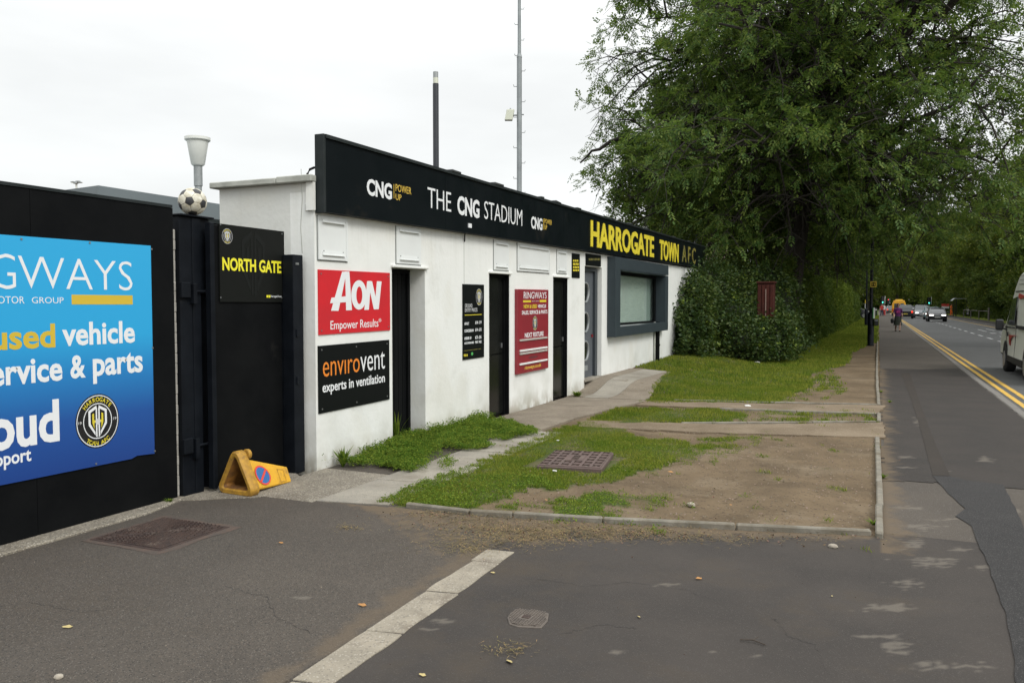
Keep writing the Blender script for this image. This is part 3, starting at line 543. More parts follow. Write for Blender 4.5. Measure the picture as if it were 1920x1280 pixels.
tag(np_mesh('creeping_weeds', np.concatenate([leaflets(Wp, .016), leaflets(Wp2, .014), leaflets(Wp3, .018)]), 4, 'weed'), 'low creeping green weeds spreading from the wall foot over the paving', 'weeds', kind='stuff')
# dry clippings swept against the edging and dropped on the tarmac
def scatter(px_list, n, jitter): 
    o = []
    for (x, y, rx, ry, k) in px_list:
        for _ in range(int(n * k)):
            o.append(G(x + random.gauss(0, rx), y + random.gauss(0, ry)))
    return np.array(o)
Q = scatter([(900, 985, 60, 14, 1), (980, 1005, 70, 12, 1), (1080, 997, 90, 9, 1), (1200, 1003, 90, 6, .6), (880, 1025, 40, 10, .5), (1350, 1012, 120, 5, .3), (820, 965, 40, 6, .3), (655, 990, 16, 4, .08), (955, 1220, 26, 8, .08)], 1350, 0)
n = len(Q); a = RNG.uniform(0, 6.28, n); L = RNG.uniform(.008, .045, n); wv = .0022; zc = RNG.uniform(.006, .022, n)
v = np.zeros((n, 3, 3)); v[:, 0] = np.column_stack([Q[:, 0] - np.sin(a) * wv, Q[:, 1] + np.cos(a) * wv, zc]); v[:, 1] = np.column_stack([Q[:, 0] + np.sin(a) * wv, Q[:, 1] - np.cos(a) * wv, zc]); v[:, 2] = np.column_stack([Q[:, 0] + np.cos(a) * L, Q[:, 1] + np.sin(a) * L, zc * .7])
tag(np_mesh('grass_clippings', v.reshape(-1, 3), 3, 'grass_dry'), 'dry yellow grass clippings lying along the concrete edging', 'clippings', kind='stuff')
Q = scatter([(930, 985, 80, 14, 1), (1080, 1000, 120, 9, 1), (1250, 1004, 140, 6, .8), (850, 965, 60, 8, .6), (1500, 1012, 120, 5, .3), (1000, 930, 120, 12, .5), (1300, 900, 200, 60, .6), (1250, 770, 150, 5, .5)], 230, 0); Q = Q[(Q[:, 1] > 5.0) & (Q[:, 0] < .3)]
Wq = np.column_stack([Q, np.full(len(Q), .012) + np.array([gz(*q) for q in Q])]); tag(np_mesh('leaf_crumbs', leaflets(Wq, .016), 4, 'leaf_crumb'), 'crumbled brown leaves strewn over the verge edge and bare soil', 'leaf litter', kind='stuff')
n = 2600; Q = np.column_stack([RNG.uniform(-3.2, 0, n), RNG.uniform(6.1, 12, n)]); r_ = RNG.uniform(.003, .011, n) ** 1.0; tz = RNG.uniform(0, 6.28, n)
vv = []
for k in range(4):
    an = tz + k * 1.5708 + RNG.uniform(-.3, .3, n); vv.append(np.column_stack([Q[:, 0] + np.cos(an) * r_, Q[:, 1] + np.sin(an) * r_, np.full(n, .004) + r_ * (.1 if k % 2 else .9) + .008]))
tag(np_mesh('gravel', np.stack(vv, 1).reshape(-1, 3), 4, 'gravel_bits'), 'small stones and crumbs of earth on the bare soil of the verge', 'gravel', kind='stuff')
# grit and pebbles on the tarmac, one scatter of tiny grains
gr = MB(); random.seed(12)
for i in range(300):
    x, y = (random.uniform(-2.2, 1.8), random.uniform(2.6, 6.2)) if i % 3 else (random.uniform(-5, -2.3), random.uniform(2.7, 5.5))
    r = random.uniform(.002, .0055); gr.add([(x - r, y - r, 0), (x + r, y - r * .7, 0), (x + r * .8, y + r, 0), (x - r, y + r * .8, 0), (x, y, r * 1.3)], [(0, 1, 4), (1, 2, 4), (2, 3, 4), (3, 0, 4)], i % 3)
tag(gr.build('grit', ['concrete_dirty', 'iron_rust', 'twig']), 'loose grit and crumbs scattered over the tarmac', 'grit', kind='stuff')

# ---- paths
pth = thing('wall_path', None, None, (-4, 5.45, 0)); tag(pth, kind='structure')
ycuts = [5.46, 6.35, 7.18, 8.02, 8.9, 9.6]
for i in range(5):
    y0, y1 = ycuts[i] + .006, ycuts[i + 1] - .006
    MB().prism([(-4.17, y0 - .0), (-3.56, y0 + (.12 if i == 0 else .07)), (-3.56, y1 + .07), (-4.17, y1)], -.05, .012 + .004 * math.sin(i * 2.3)).build('slab', 'concrete', pth, bev=.005)
for i, (y0, y1) in enumerate(((5.42, 6.62),)):
    MB().prism([(-4.72, y0), (-4.18, y0), (-4.18, y1 - .02), (-4.93, y1), (-4.93, 6.2)], -.05, .006).build('rough_slab', 'concrete_rough', pth, bev=.003)
MB().prism([(-4.925, 6.63), (-4.185, 6.62), (-4.185, 9.62), (-4.925, 9.7)], -.05, .004).build('slab_apron', 'asphalt_old', pth)
yb = [9.62, 10.9, 12.3, 13.45]
for i in range(3):
    xr0, xr1 = (-3.92, -3.88, -3.70, -3.5)[i], (-3.92, -3.88, -3.70, -3.5)[i + 1]
    MB().prism([(-4.915, yb[i] + .008), (-4.32, yb[i] + .008), (-4.32, yb[i + 1] - .008), (-4.915, yb[i + 1] - .008)], -.05, .016).build('slab', 'concrete_dirty', pth, bev=.004)
    MB().prism([(-4.312, yb[i] + .008), (xr0, yb[i] + .008), (xr1, yb[i + 1] - .008), (-4.312, yb[i + 1] - .008)], -.05, .019).build('slab', 'concrete_dirty', pth, bev=.004)
pad = thing('door_pad', None, None, (-4.6, 13.5, 0)); tag(pad, kind='structure')
def slope_slab(pts, mname, name='slab'):
    n = len(pts); b = MB(); b.add([(x, y, gz(x, y) + .022) for x, y in pts] + [(x, y, -.05) for x, y in pts], [tuple(range(n))] + [(i, (i + 1) % n, n + (i + 1) % n, n + i) for i in range(n)]); return b.build(name, mname, pad)
yy = [13.46, 14.0, 14.4, 14.8, 15.2, 15.7, 16.3, 17.0, 17.42]
def strip(x0f, x1f, mname):
    b = MB(); n = len(yy); v = []
    for y in yy:
        for xx in (x0f(y), x1f(y)): v.append((xx, y, gz(xx, y) + .022))
    for y in yy:
        for xx in (x0f(y), x1f(y)): v.append((xx, y, -.05))
    f = [(2 * i, 2 * i + 1, 2 * i + 3, 2 * i + 2) for i in range(n - 1)] + [(2 * n + 2 * i + 1, 2 * n + 2 * i + 3, 2 * i + 3, 2 * i + 1) for i in range(n - 1)] + [(0, 1, 2 * n + 1, 2 * n)] + [(2 * n - 2, 2 * n - 1, 4 * n - 1, 4 * n - 2)]
    b.add(v, f); b.build('slab', mname, pad)
strip(lambda y: -5.6 if y > 14.3 else -4.93, lambda y: -4.63, 'concrete_dirty'); strip(lambda y: -4.622, lambda y: -4.20 + .02 * (y - 13), 'concrete'); strip(lambda y: -4.192 + .02 * (y - 13), lambda y: -3.52 - .125 * (y - 13.4), 'concrete_dirty')
for nm, pts in (('cross_path', [(-3.6, 10.15), (-2.0, 10.3), (.08, 10.78), (.09, 12.15), (-1.9, 11.1), (-3.7, 10.75)]), ('cross_path', [(-3.5, 12.75), (-2.2, 12.85), (.08, 13.15), (.09, 14.27), (-1.6, 13.75), (-3.5, 13.42)])):
    sheet(nm, ragged(ragged(pts, .07, .12, 7), .02, .04, 3), .024, 'path_dirty', depth=.05)
# ---- concrete edging, piece by piece
def run(root, name, a, b, w, z0, z1, matn, piece=.915, jit=.006):
    d = math.dist(a, b); k = max(1, round(d / piece)); u = ((b[0] - a[0]) / d, (b[1] - a[1]) / d); nrm = (-u[1], u[0])
    for i in range(k):
        s0, s1 = d * i / k + .004, d * (i + 1) / k - .004; o = random.uniform(-jit, jit); q = []
        for s, e in ((s0, -w / 2), (s1, -w / 2), (s1, w / 2), (s0, w / 2)): q.append((a[0] + u[0] * s + nrm[0] * (e + o), a[1] + u[1] * s + nrm[1] * (e + o)))
        MB().prism(q, z0, z1 + random.uniform(-.004, .004)).build(name, matn, root, bev=.009)
ed = thing('verge_edging', None, None, (-2, 5.7, 0)); tag(ed, kind='structure')
pts = [(-3.40, 5.60), (-2.83, 5.59), (-2.5, 5.655), (-1.83, 5.78), (-.91, 6.0), (-.02, 6.215)]
for a, b in zip(pts, pts[1:]): run(ed, 'edging_stone', a, b, .05, -.08, .042, 'edging')
ed2 = thing('footway_edging', None, None, (0, 8, 0)); tag(ed2, kind='structure')
for a, b in (((.035, 6.14), (.012, 10.72)), ((.03, 12.2), (.03, 13.12)), ((.02, 14.3), (-.01, 19)), ((-.01, 19), (-.03, 30)), ((-.03, 30), (-.03, 44))): run(ed2, 'edging_stone', a, b, .05, -.08, .040, 'edging', piece=.915)
MB().box(-.055, -.01, 44, 400, -.08, .04).build('edging_run', 'edging', ed2)
ed3 = thing('path_edging', None, None, (-1, 12, 0)); tag(ed3, kind='structure')
for a, b in (((-2.4, 11.0), (.0, 12.2)), ((-3.1, 13.62), (-1.6, 13.95)), ((-1.6, 13.95), (0, 14.33)), ((-2.2, 12.78), (0, 13.1))): run(ed3, 'edging_stone', a, b, .05, -.08, .036, 'edging')
# ---- row of kerb stones set flush between the two surfacings
ks = thing('flush_kerb', None, None, (-2.2, 3, 0)); tag(ks, kind='structure')
yk = [-2.0, -1.4, -.8, -.2, .4, 1.0, 1.6, 2.2, 2.77, 3.36, 3.97, 4.56, 4.82]
for i in range(len(yk) - 1):
    y0, y1 = yk[i] + .007, yk[i + 1] - .007; cx = -2.16 - .026 * (y0 - 2.7); p = []
    p = ragged([(cx - .10, y0), (cx + .09, y0 + .03), (cx + .08, y1 + .03), (cx - .105, y1)], .012, .05, i)
    MB().prism(p, -.05, .009 + random.uniform(-.002, .003)).build('kerb_stone', 'kerb_stone', ks, bev=.003)
# concrete plinth along the black hoarding
tag(MB().prism([(-5.3, -4), (-5.05, -4), (-5.08, 4.6), (-5.2, 5.06), (-5.3, 5.06)], -.05, .02).build('hoarding_plinth', 'concrete_rough', bev=.008), kind='structure')
sheet('gate_threshold', ragged([(-5.6, 5.0), (-5.18, 5.02), (-4.68, 5.38), (-4.72, 5.45), (-4.93, 6.2), (-5.3, 6.5), (-5.6, 6.5)], .01, .08), .008, 'concrete_rough', depth=.03)

# ================================================================== THE WHITE BUILDING
SL = .009; WX_ = -4.93
bl = thing('stadium_building', 'long low white rendered building with flat roof and three narrow black doors', 'building', (WX_, 6.47, 0))
def Yw(px, X=WX_): return PX(px, 600, X)[0]
ztop = lambda y: 2.56 + SL * (y - 6.47)
y_c = 6.47; d1 = (Yw(735), Yw(797)); d2 = (Yw(917), Yw(955)); d3 = (Yw(1037), Yw(1064)); gd = (Yw(1096), Yw(1128))
dz = lambda y: 2.02 + SL * (y - 8)
wall = MB()
T = .28
by0, by1 = Yw(1138), PX(1253, 560, -4.76)[0]; bz0, bz1 = PX(1138, 632, WX_)[1], PX(1138, 481, WX_)[1]
segs = [(y_c, d1[0]), (d1[1], d2[0]), (d2[1], d3[0]), (d3[1], gd[0]), (gd[1], by0 + .36), (by1 - .28, 25.0)]
for a, b in segs: wall.box(WX_ - T, WX_, a, b, -.05, ztop(a) + .12, 0, SL)
wall.box(WX_ - T, WX_, by0 + .36, by1 - .28, -.05, bz0 + .2); wall.box(WX_ - T, WX_, by0 + .36, by1 - .28, bz1 - .24, ztop(by0) + .12, 0, SL)
for a, b in (d1, d2, d3, gd):
    z0 = dz(a) + (.24 if (a, b) == gd else 0)
    wall.box(WX_ - T, WX_, a, b, z0, ztop(a) + .12, 0, SL)
wall.build('wall', 'white_render', bl)
# left end wall with its raised shoulder behind the fascia
xb = PY(412, 400, y_c)[0]
MB().box(xb, WX_ - T, y_c, y_c + .25, -.05, 2.765).build('end_wall', 'white_render_shaded', bl)
MB().box(WX_ - T, WX_ + .001, y_c - .002, y_c + .25, ztop(y_c) + .12, 2.765).build('wall_shoulder', 'white_render_shaded', bl)
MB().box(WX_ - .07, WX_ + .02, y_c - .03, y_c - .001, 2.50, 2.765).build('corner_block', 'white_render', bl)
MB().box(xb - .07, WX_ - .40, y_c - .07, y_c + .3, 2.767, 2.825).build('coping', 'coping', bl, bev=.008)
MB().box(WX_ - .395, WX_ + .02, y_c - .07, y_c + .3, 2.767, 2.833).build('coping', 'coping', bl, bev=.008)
MB().box(xb, xb + .2, y_c + .25, 25.0, -.05, 2.74).box(xb + .2, WX_ - T, 24.8, 25.0, -.05, 2.73).build('rear_wall', 'white_render_shaded', bl)
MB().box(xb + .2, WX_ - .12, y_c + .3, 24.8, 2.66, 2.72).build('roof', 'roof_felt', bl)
MB().box(WX_ - .1, WX_ + .0, 6.46, 25.0, 2.50, 2.56, 0, SL).build('soffit', 'white_render_shaded', bl)
MB().tube([(WX_ - .11, y_c + .06, 2.82), (WX_ - .12, y_c + .06, 2.86), (WX_ - .09, y_c + .06, 2.90), (WX_ - .04, y_c + .06, 2.915), (WX_ + .03, y_c + .06, 2.91)], .012, 6).build('roof_cable', 'black_paint', bl, smooth=True)
# doors
def black_door(rng, rec, z0, lab, planks=True):
    a, b = rng; X = WX_ - rec; z1 = dz(a); f = MB(); f.box(X - .03, X + .035, a, a + .05, z0, z1).box(X - .03, X + .035, b - .05, b, z0, z1).box(X - .03, X + .035, a + .05, b - .05, z1 - .05, z1 + SL)
    d = f.build('door', 'black_paint', bl)
    if planks:
        n = 7; w = (b - a - .1) / n
        for i in range(n): MB().box(X - .02, X + .008, a + .05 + w * i + .004, a + .05 + w * (i + 1) - .004, z0 + .02, z1 - .05).build('board', 'black_paint', d, bev=.003)
        MB().box(X - .03, X - .021, a + .05, b - .05, z0, z1 - .05).build('door_back', 'crest_black', d)
    else:
        MB().box(X - .02, X + .01, a + .05, b - .05, z0 + .9, z1 - .05).build('door_panel', 'black_gloss', d, bev=.004); MB().box(X - .02, X + .014, a + .05, b - .05, z0 + .02, z0 + .89).build('door_panel', 'black_gloss', d, bev=.004)
        MB().box(X + .01, X + .03, b - .11, b - .09, z0 + .98, z0 + 1.05).build('lock', 'screw', d, bev=.003)
    return d
black_door(d1, .24, .0, '', True); black_door(d2, .10, .0, '', False); black_door(d3, .07, .0, '', False)
for a, b in (d2, d3):   # black painted reveals
    MB().box(WX_ - T + .002, WX_ - .004, b - .012, b + .001, 0, dz(b)).box(WX_ - T + .002, WX_ - .004, a, b, dz(a) - .015, dz(a)).build('door_reveal', 'black_paint', bl)
# head mouldings over the doors
for a, b in (d1, d2, d3): MB().box(WX_ - .02, WX_ + .035, a - .02, b + .04, dz(a) - .002, dz(a) + .03, 0, SL).build('door_head', 'white_render', bl, bev=.006)
# grey door with three portholes
a, b = gd; X = WX_ - .13; z0, z1 = .235, PX(1098, 502, WX_ - .13)[1]
g = MB().box(X - .04, X, a, b - .16, z0, z1 - .06).build('door', 'door_grey', bl); g['label'] = 'grey door with three round windows and a letter plate'
MB().box(X - .04, X + .05, b - .16, b - .02, z0 - .02, z1).box(X - .04, X + .05, a, b - .16, z1 - .06, z1).build('door_frame', 'door_frame_grey', g)
dc = (a + b - .16) / 2 - .04; dw = .21
for zc in (1.84, 1.28, .74):
    MB().loft([[(X + dx_, dc + dw * r * math.cos(t_ * math.pi / 14), zc + .20 * r * math.sin(t_ * math.pi / 14)) for t_ in range(28)] for dx_, r in ((-.001, 1.0), (.025, .98), (.025, .86), (.002, .82))], cap=False).build('porthole_ring', 'metal_grey', g, smooth=True)
    MB().prism(ellipse(0, dc, zc, dw * .83, .166, 28), X, X + .004, 0, 'x').build('porthole_glass', 'glass_dark', g)
MB().box(X, X + .01, dc - .16, dc + .16, .36, .46).build('letter_plate', 'metal_grey', g, bev=.003)
MB().box(X, X + .035, b - .25, b - .235, .98, 1.04).build('handle', 'sign_maroon', g, bev=.004)
MB().box(X - .04, WX_ + .03, a - .02, b, z0 - .05, z0 - .005).build('door_step', 'concrete', bl, bev=.006)
# ventilation covers under the fascia
vp = None
for i, (xl, xr, yt, yb_) in enumerate([(592.9, 651.8, 404, 486), (743.9, 790, 423, 493.5), (926.7, 955, 448.5, 505.5), (970.8, 1031, 454.5, 507.6), (1045, 1063.5, 467, 511.7)]):
    v = MB(); Y0, Y1, zb, zt = prect(v, WX_ + .014, .016, xl + (4 if i == 0 else 0), xr, yt, yb_); zt = min(zt, ztop(Y0) - .03)
    v = MB(); v.box(WX_, WX_ + .012, Y0, Y1, zb, zt, 0, SL); o = v.build('vent_cover', 'panel_white', bl, bev=.002)
    MB().box(WX_, WX_ + .006, Y0 - .012, Y0 - .001, zb - .01, zt, 0, SL).box(WX_, WX_ + .006, Y0, Y1 + .004, zb - .014, zb - .002, 0, SL).build('painted_shadow_gap', 'edge_dark', o)  # dark solid strips painted as the shadow line left of and below the cover
    h = zt - zb; s = .06
    MB().box(WX_ + .012, WX_ + .020, Y0 + s, Y1 - s, zb + .07 * h + .02, zb + .12 * h + .03, 0, SL).box(WX_ + .012, WX_ + .035, Y0 + s, Y1 - s, zb + .07 * h + .012, zb + .07 * h + .02, 0, SL).build('lower_clip', 'panel_white', o)
    MB().box(WX_ + .012, WX_ + .019, Y0 + s, Y1 - s, zt - .13 * h, zt - .07 * h, 0, SL).box(WX_ + .012, WX_ + .04, Y0 + s, Y1 - s, zt - .14 * h, zt - .13 * h, 0, SL).build('upper_clip', 'panel_white', o)
    for yq in (Y0 + s + .02, Y1 - s - .02): MB().tube([(WX_ + .012, yq, zb + .2 * h), (WX_ + .018, yq, zb + .2 * h)], .008, 6).build('screw', 'screw', o)
    if i == 3 or i == 0:
        fr = MB()
        for (p0, p1, q0, q1) in ((Y0 + .001, Y0 + .03, zb, zt), (Y1 - .03, Y1, zb, zt), (Y0 + .03, Y1 - .03, zb, zb + .03), (Y0 + .03, Y1 - .03, zt - .03, zt)): fr.box(WX_ + .0125, WX_ + .018, p0, p1, q0, q1, 0, SL)
        fr.build('cover_rim', 'panel_white', o)
# wires and cracks
yc_ = Yw(870); MB().tube([(WX_ + .012, yc_ + .02, 2.56), (WX_ + .03, yc_ - .03, 2.50), (WX_ + .012, yc_, 2.42)], .008, 5).build('wire', 'black_paint', bl); MB().box(WX_, WX_ + .0025, yc_, yc_ + .006, 1.2, 2.42).build('crack', 'coping', bl)
MB().tube([(PY(565, 348, y_c)[0], y_c - .001, 2.9), (PY(567, 400, y_c)[0], y_c - .001, 2.6), (PY(564, 440, y_c)[0], y_c - .001, 2.35), (PY(567, 478, y_c)[0], y_c - .001, 2.1)], .0035, 4).build('crack', 'coping', bl)
# downpipes
yd = Yw(1229); MB().tube([(WX_ + .05, yd, .2), (WX_ + .05, yd, 1.2)], .055, 10).tube([(WX_ + .05, yd, .62), (WX_ + .05, yd, .66)], .068, 10).build('downpipe', 'black_paint', bl, smooth=True)
MB().tube([(WX_ + .03, yd - .2, .2), (WX_ + .03, yd - .2, 1.2)], .025, 8).build('waste_pipe', 'coping', bl, smooth=True)
# projecting window
XF = -4.76
hS, hB = .24, .20
f = MB(); f.box(WX_, XF, by0, by1, bz0, bz0 + hB, 0, .005).box(WX_, XF, by0, by1, bz1 - hS, bz1, 0, .003).box(WX_, XF - .001, by0, by0 + .36, bz0 + hB, bz1 - hS).box(WX_, XF - .001, by1 - .28, by1, bz0 + hB, bz1 - hS)
win = f.build('window', 'bay_grey', bl, bev=.006); win['label'] = 'window in a deep projecting dark grey surround'
XG = WX_ - .10; gy0, gy1 = by0 + .36, by1 - .28; gz0, gz1 = bz0 + hB, bz1 - hS
f = MB(); f.box(XG - .03, XG + .03, gy0, gy1, gz0, gz0 + .06).box(XG - .03, XG + .03, gy0, gy1, gz1 - .08, gz1).box(XG - .03, XG + .03, gy0, gy0 + .06, gz0 + .06, gz1 - .08).box(XG - .03, XG + .03, gy1 - .12, gy1, gz0 + .06, gz1 - .08); f.build('window_frame', 'black_paint', win)
MB().box(XG + .031, XF - .004, gy0, gy1, gz0, gz0 + .012).build('window_sill', 'metal_grey', win)
MB().box(XG + .031, XF - .003, gy1 - .012, gy1 - .001, gz0 + .013, gz1).box(XG + .031, XF - .003, gy0, gy1 - .012, gz1 - .012, gz1 - .001).build('reveal_lining', 'bay_grey', win)
MB().box(XG - .004, XG + .004, gy0 + .06, gy1 - .12, gz0 + .06, gz1 - .08).build('pane', 'window_glass', win)
MB().box(XG - .075, XG - .06, gy0 + .72, gy1 - .55, gz0, gz1).build('roller_blind', 'blind', win)
MB().box(XG - .09, XG - .082, gy1 - .54, gy1, gz0, gz1).build('side_blind', 'blind_dim', win); MB().box(XG - .09, XG - .082, gy0 - .1, gy0 + .30, gz0, gz1).build('side_blind', 'blind_dim', win)
MB().box(XG - 1.2, XG - 1.15, gy0 - 1, gy1 + 1, .3, 2.6).build('room_wall', 'room_dark', bl)

# ================================================================== FASCIA SIGN
XS = -4.83
Yf0, zt0 = PX(609, 259, XS); Yf1, zt1 = PX(1322, 464, XS); zb0 = PX(609, 397, XS)[1]; zb1 = PX(1322, 503, XS)[1]
st = (zt1 - zt0) / (Yf1 - Yf0); sb = (zb1 - zb0) / (Yf1 - Yf0)
fs = thing('fascia_sign', 'very long black fascia sign running along the roof edge of the white building', 'sign', (XS, Yf0, zb0))
zt_ = lambda y: zt0 + st * (y - Yf0); zb_ = lambda y: zb0 + sb * (y - Yf0)
cuts = [Yf0, 8.9, 10.45, 13.0, 15.0, 18.0, 21.5, Yf1]
for a, b in zip(cuts, cuts[1:]):
    v = [(x, y, z) for y in (a + .0015, b - .0015) for x, z in ((XS - .095, zb_(y)), (XS, zb_(y)), (XS, zt_(y)), (XS - .095, zt_(y)))]
    MB().add(v, [(0, 1, 2, 3), (7, 6, 5, 4), (0, 4, 5, 1), (1, 5, 6, 2), (2, 6, 7, 3), (3, 7, 4, 0)]).build('panel', 'fascia_black', fs)
def edge(y0, y1, za, zb, x0, x1):
    v = [(x, y, z) for y, (l, h) in ((y0, za), (y1, zb)) for x, z in ((x0, l), (x1, l), (x1, h), (x0, h))]; return v
FB = [(0, 1, 2, 3), (7, 6, 5, 4), (0, 4, 5, 1), (1, 5, 6, 2), (2, 6, 7, 3), (3, 7, 4, 0)]
tr_ = MB(); ys_ = list(np.linspace(Yf0 - .01, Yf1 + .01, 13))
for a, b in zip(ys_, ys_[1:]): tr_.add(edge(a, b - .002, (zt_(a) + .0015, zt_(a) + .035), (zt_(b) + .0015, zt_(b) + .035), XS - .11, XS + .022), FB)
tr_.build('top_trim', 'fascia_trim', fs)
MB().box(XS - .095, XS + .012, Yf0 - .035, Yf0 - .001, zb0 - .012, zt0 + .037).build('end_trim', 'fascia_trim', fs, bev=.004)
random.seed(5)
for px in (845, 925, 1012, 1040, 1080, 1145, 1180, 1212, 1262, 1290):
    y = PX(px, 400, XS)[0]; w = random.uniform(.12, .3)
    MB().add(edge(y, y + w, (zt_(y) + .034, zt_(y) + random.uniform(.048, .065)), (zt_(y + w) + .034, zt_(y + w) + random.uniform(.045, .06)), XS - .11, XS + .03), FB).build('flashing', 'flashing', fs, bev=.004)
X3 = XS + .001
ptx(fs, 'CNG', 'white_print', X3, 687.8, 734.7, (687.8, 364), (687.8, 334), bold=.034, ext=.0015)
MB().box(XS, X3 + .001, PX(738, 350, XS)[0], PX(738.8, 350, XS)[0], PX(738, 372, XS)[1], PX(738, 345, XS)[1]).build('rule', 'gold', fs)
ptx(fs, 'POWER', 'gold', X3, 741.7, 771, (741.7, 358.5), (741.7, 345), bold=.0, ext=.0015)
ptx(fs, 'UP', 'gold', X3, 741.7, 752.5, (741.7, 374.5), (741.7, 363), bold=.0, ext=.0015)
ptx(fs, 'THE', 'white_print', X3, 802, 845.7, (802, 389), (802, 351), bold=-.006, ext=.0015)
ptx(fs, 'CNG', 'white_print', X3, 857.6, 898.8, (857.6, 400), (857.6, 366), bold=.034, ext=.0015)
ptx(fs, 'STADIUM', 'white_print', X3, 908, 979, (908, 410), (908, 376.5), bold=-.006, ext=.0015)
ptx(fs, 'CNG', 'white_print', X3, 995.8, 1016.9, (995.8, 427), (995.8, 405), bold=.034, ext=.0015)
MB().box(XS, X3 + .001, PX(1019, 410, XS)[0], PX(1019.6, 410, XS)[0], PX(1019, 430, XS)[1], PX(1019, 409.6, XS)[1]).build('rule', 'gold', fs)
ptx(fs, 'POWER', 'gold', X3, 1020.7, 1034.5, (1020.7, 418.8), (1020.7, 410), ext=.0015); ptx(fs, 'UP', 'gold', X3, 1020.7, 1025.6, (1020.7, 430), (1020.7, 421), ext=.0015)
q = MB(); prect(q, XS + .012, .012, 879, 884.6, 418.6, 426.6); q.build('small_plate', 'white_print', fs)
for body, cols in (('HARROGATE', (1107.5, 1226, 460, 412)), ('TOWN', (1236.6, 1272, 485, 448.5))):
    ptx(fs, body, 'yellow', XS + .006, cols[0], cols[1], (cols[0], cols[2]), (cols[0], cols[3]), bold=.028, ext=.006)
ptx(fs, 'A F C', 'yellow_worn', XS + .006, 1279, 1304, (1279, 490), (1279, 459), bold=.012, ext=.006)

# ================================================================== SIGNS ON THE WALL
def board(name, label, xl, xr, ytl, ybl, face, th=.012, edgem='sign_edge', cat='sign', X=WX_, slope=SL, bev=.0):
    b = MB(); Y0, Y1, zb, zt = prect(b, X + th, th - .001, xl, xr, ytl, ybl, slope)
    r = thing(name, label, cat, (X, (Y0 + Y1) / 2, (zb + zt) / 2)); b.build('board', face, r, bev=bev)
    return r, Y0, Y1, zb, zt, X + th
def screws(r, X, Y0, Y1, zb, zt, slope=SL, mids=True):
    for yq in ([Y0 + .05, (Y0 + Y1) / 2, Y1 - .05] if mids else [Y0 + .04, Y1 - .04]):
        for z in (zb + .04, zt - .04): z += slope * (yq - Y0); MB().tube([(X, yq, z), (X + .004, yq, z)], .009, 6).build('screw', 'screw', r)
s1, Y0, Y1, zb, zt, X = board('sponsor_sign', 'red sign with white lettering on the white wall left of the first door', 597, 731, 505, 628, 'sign_red')
px4 = lambda x, y: (580 + x / 3.048, 480 + y / 3.048)
def poly(parent, pts, X, matn, conv=px4, name='letter', lay=.0012):
    b = MB(); b.prism([PX(*conv(*p), X) for p in pts], X, X + lay, 0, 'x'); return b.build(name, matn, parent)
poly(s1, [(187, 90), (213, 88), (166, 313), (124, 312)], X, 'white_print'); poly(s1, [(204, 88), (228, 89), (243, 309), (210, 310)], X, 'white_print', lay=.0016); poly(s1, [(126, 238), (226, 228), (228, 262), (119, 270)], X, 'white_print', lay=.002)
o_ = [(283 + 44 * math.cos(k * math.pi / 20), 222 - 84 * math.sin(k * math.pi / 20)) for k in range(40)]; i_ = [(285 + 17 * math.cos(k * math.pi / 20), 224 - 50 * math.sin(k * math.pi / 20)) for k in range(40)]
b = MB(); b.add([(X + .0014, *PX(*px4(*p), X)) for p in o_] + [(X + .0014, *PX(*px4(*p), X)) for p in i_], [(k, (k + 1) % 40, 40 + (k + 1) % 40, 40 + k) for k in range(40)]); b.build('letter', 'white_print', s1)
poly(s1, [(330, 143), (352, 143), (340, 306), (314, 308)], X, 'white_print'); poly(s1, [(334, 143), (358, 144), (394, 304), (368, 304)], X, 'white_print', lay=.0016); poly(s1, [(386, 144), (412, 145), (396, 303), (371, 305)], X, 'white_print', lay=.002)
ptx(s1, 'Empower Results', 'white_print', X + .0005, 619.7, 709.5, (619.7, 617.4), (619.7, 601.5), bold=.004, ext=.0007, slope=SL)
ptx(s1, '®', 'white_print', X + .0005, 710, 715, (710, 603.5), (710, 597), ext=.0007); screws(s1, X, Y0, Y1, zb, zt, mids=False)
s2, Y0, Y1, zb, zt, X = board('sponsor_sign', 'black sign with orange and white lettering below the red sign on the white wall', 597, 730, 648.5, 776, 'sign_black'); screws(s2, X, Y0, Y1, zb, zt)
ptx(s2, 'envıro', 'orange_print', X + .0005, 605.6, 674.5, (605.6, 706.5), (605.6, 679), bold=-.004, ext=.0007); ptx(s2, 'vent', 'white_print', X + .0005, 676, 721.7, (676, 697), (676, 663.5), bold=-.004, ext=.0007)
ptx(s2, 'experts in ventilation', 'white_print', X + .0005, 604.8, 721.7, (604.8, 735.5), (604.8, 717), bold=.015, ext=.0007)
s3, Y0, Y1, zb, zt, X = board('price_board', 'tall narrow black board listing entry prices, beside the second door', 868, 907.6, 532.5, 675, 'sign_black')
p7 = lambda x, y: (850 + x / 6.4, 520 + y / 6.4)
yc, zc = PX(*p7(308, 235), X); crest(s3, X, yc, zc, PX(*p7(346, 235), X)[0] - yc, .115, 1)
def t7(r, X, body, m_, x0, x1, yb_, yt_, bold=0.0, **k): (a, b_), (c, _) = p7(x0, yb_), p7(x1, yb_); ptx(r, body, m_, X + .0005, a, c, (a, b_), (a, p7(x0, yt_)[1]), bold=bold, ext=.0007, **k)
t7(s3, X, 'GROUND', 'white_dim', 140, 228, 362, 317); t7(s3, X, 'ENTRY PRICES', 'white_dim', 140, 288, 415, 370)
b = MB(); prect(b, X + .001, .001, *[p7(138, 0)[0], p7(342, 0)[0]], p7(0, 449)[1], p7(0, 457)[1]); b.build('rule', 'yellow', s3)
b = MB(); prect(b, X + .001, .001, *[p7(130, 0)[0], p7(330, 0)[0]], p7(0, 878)[1], p7(0, 883)[1]); b.build('rule', 'yellow_worn', s3)
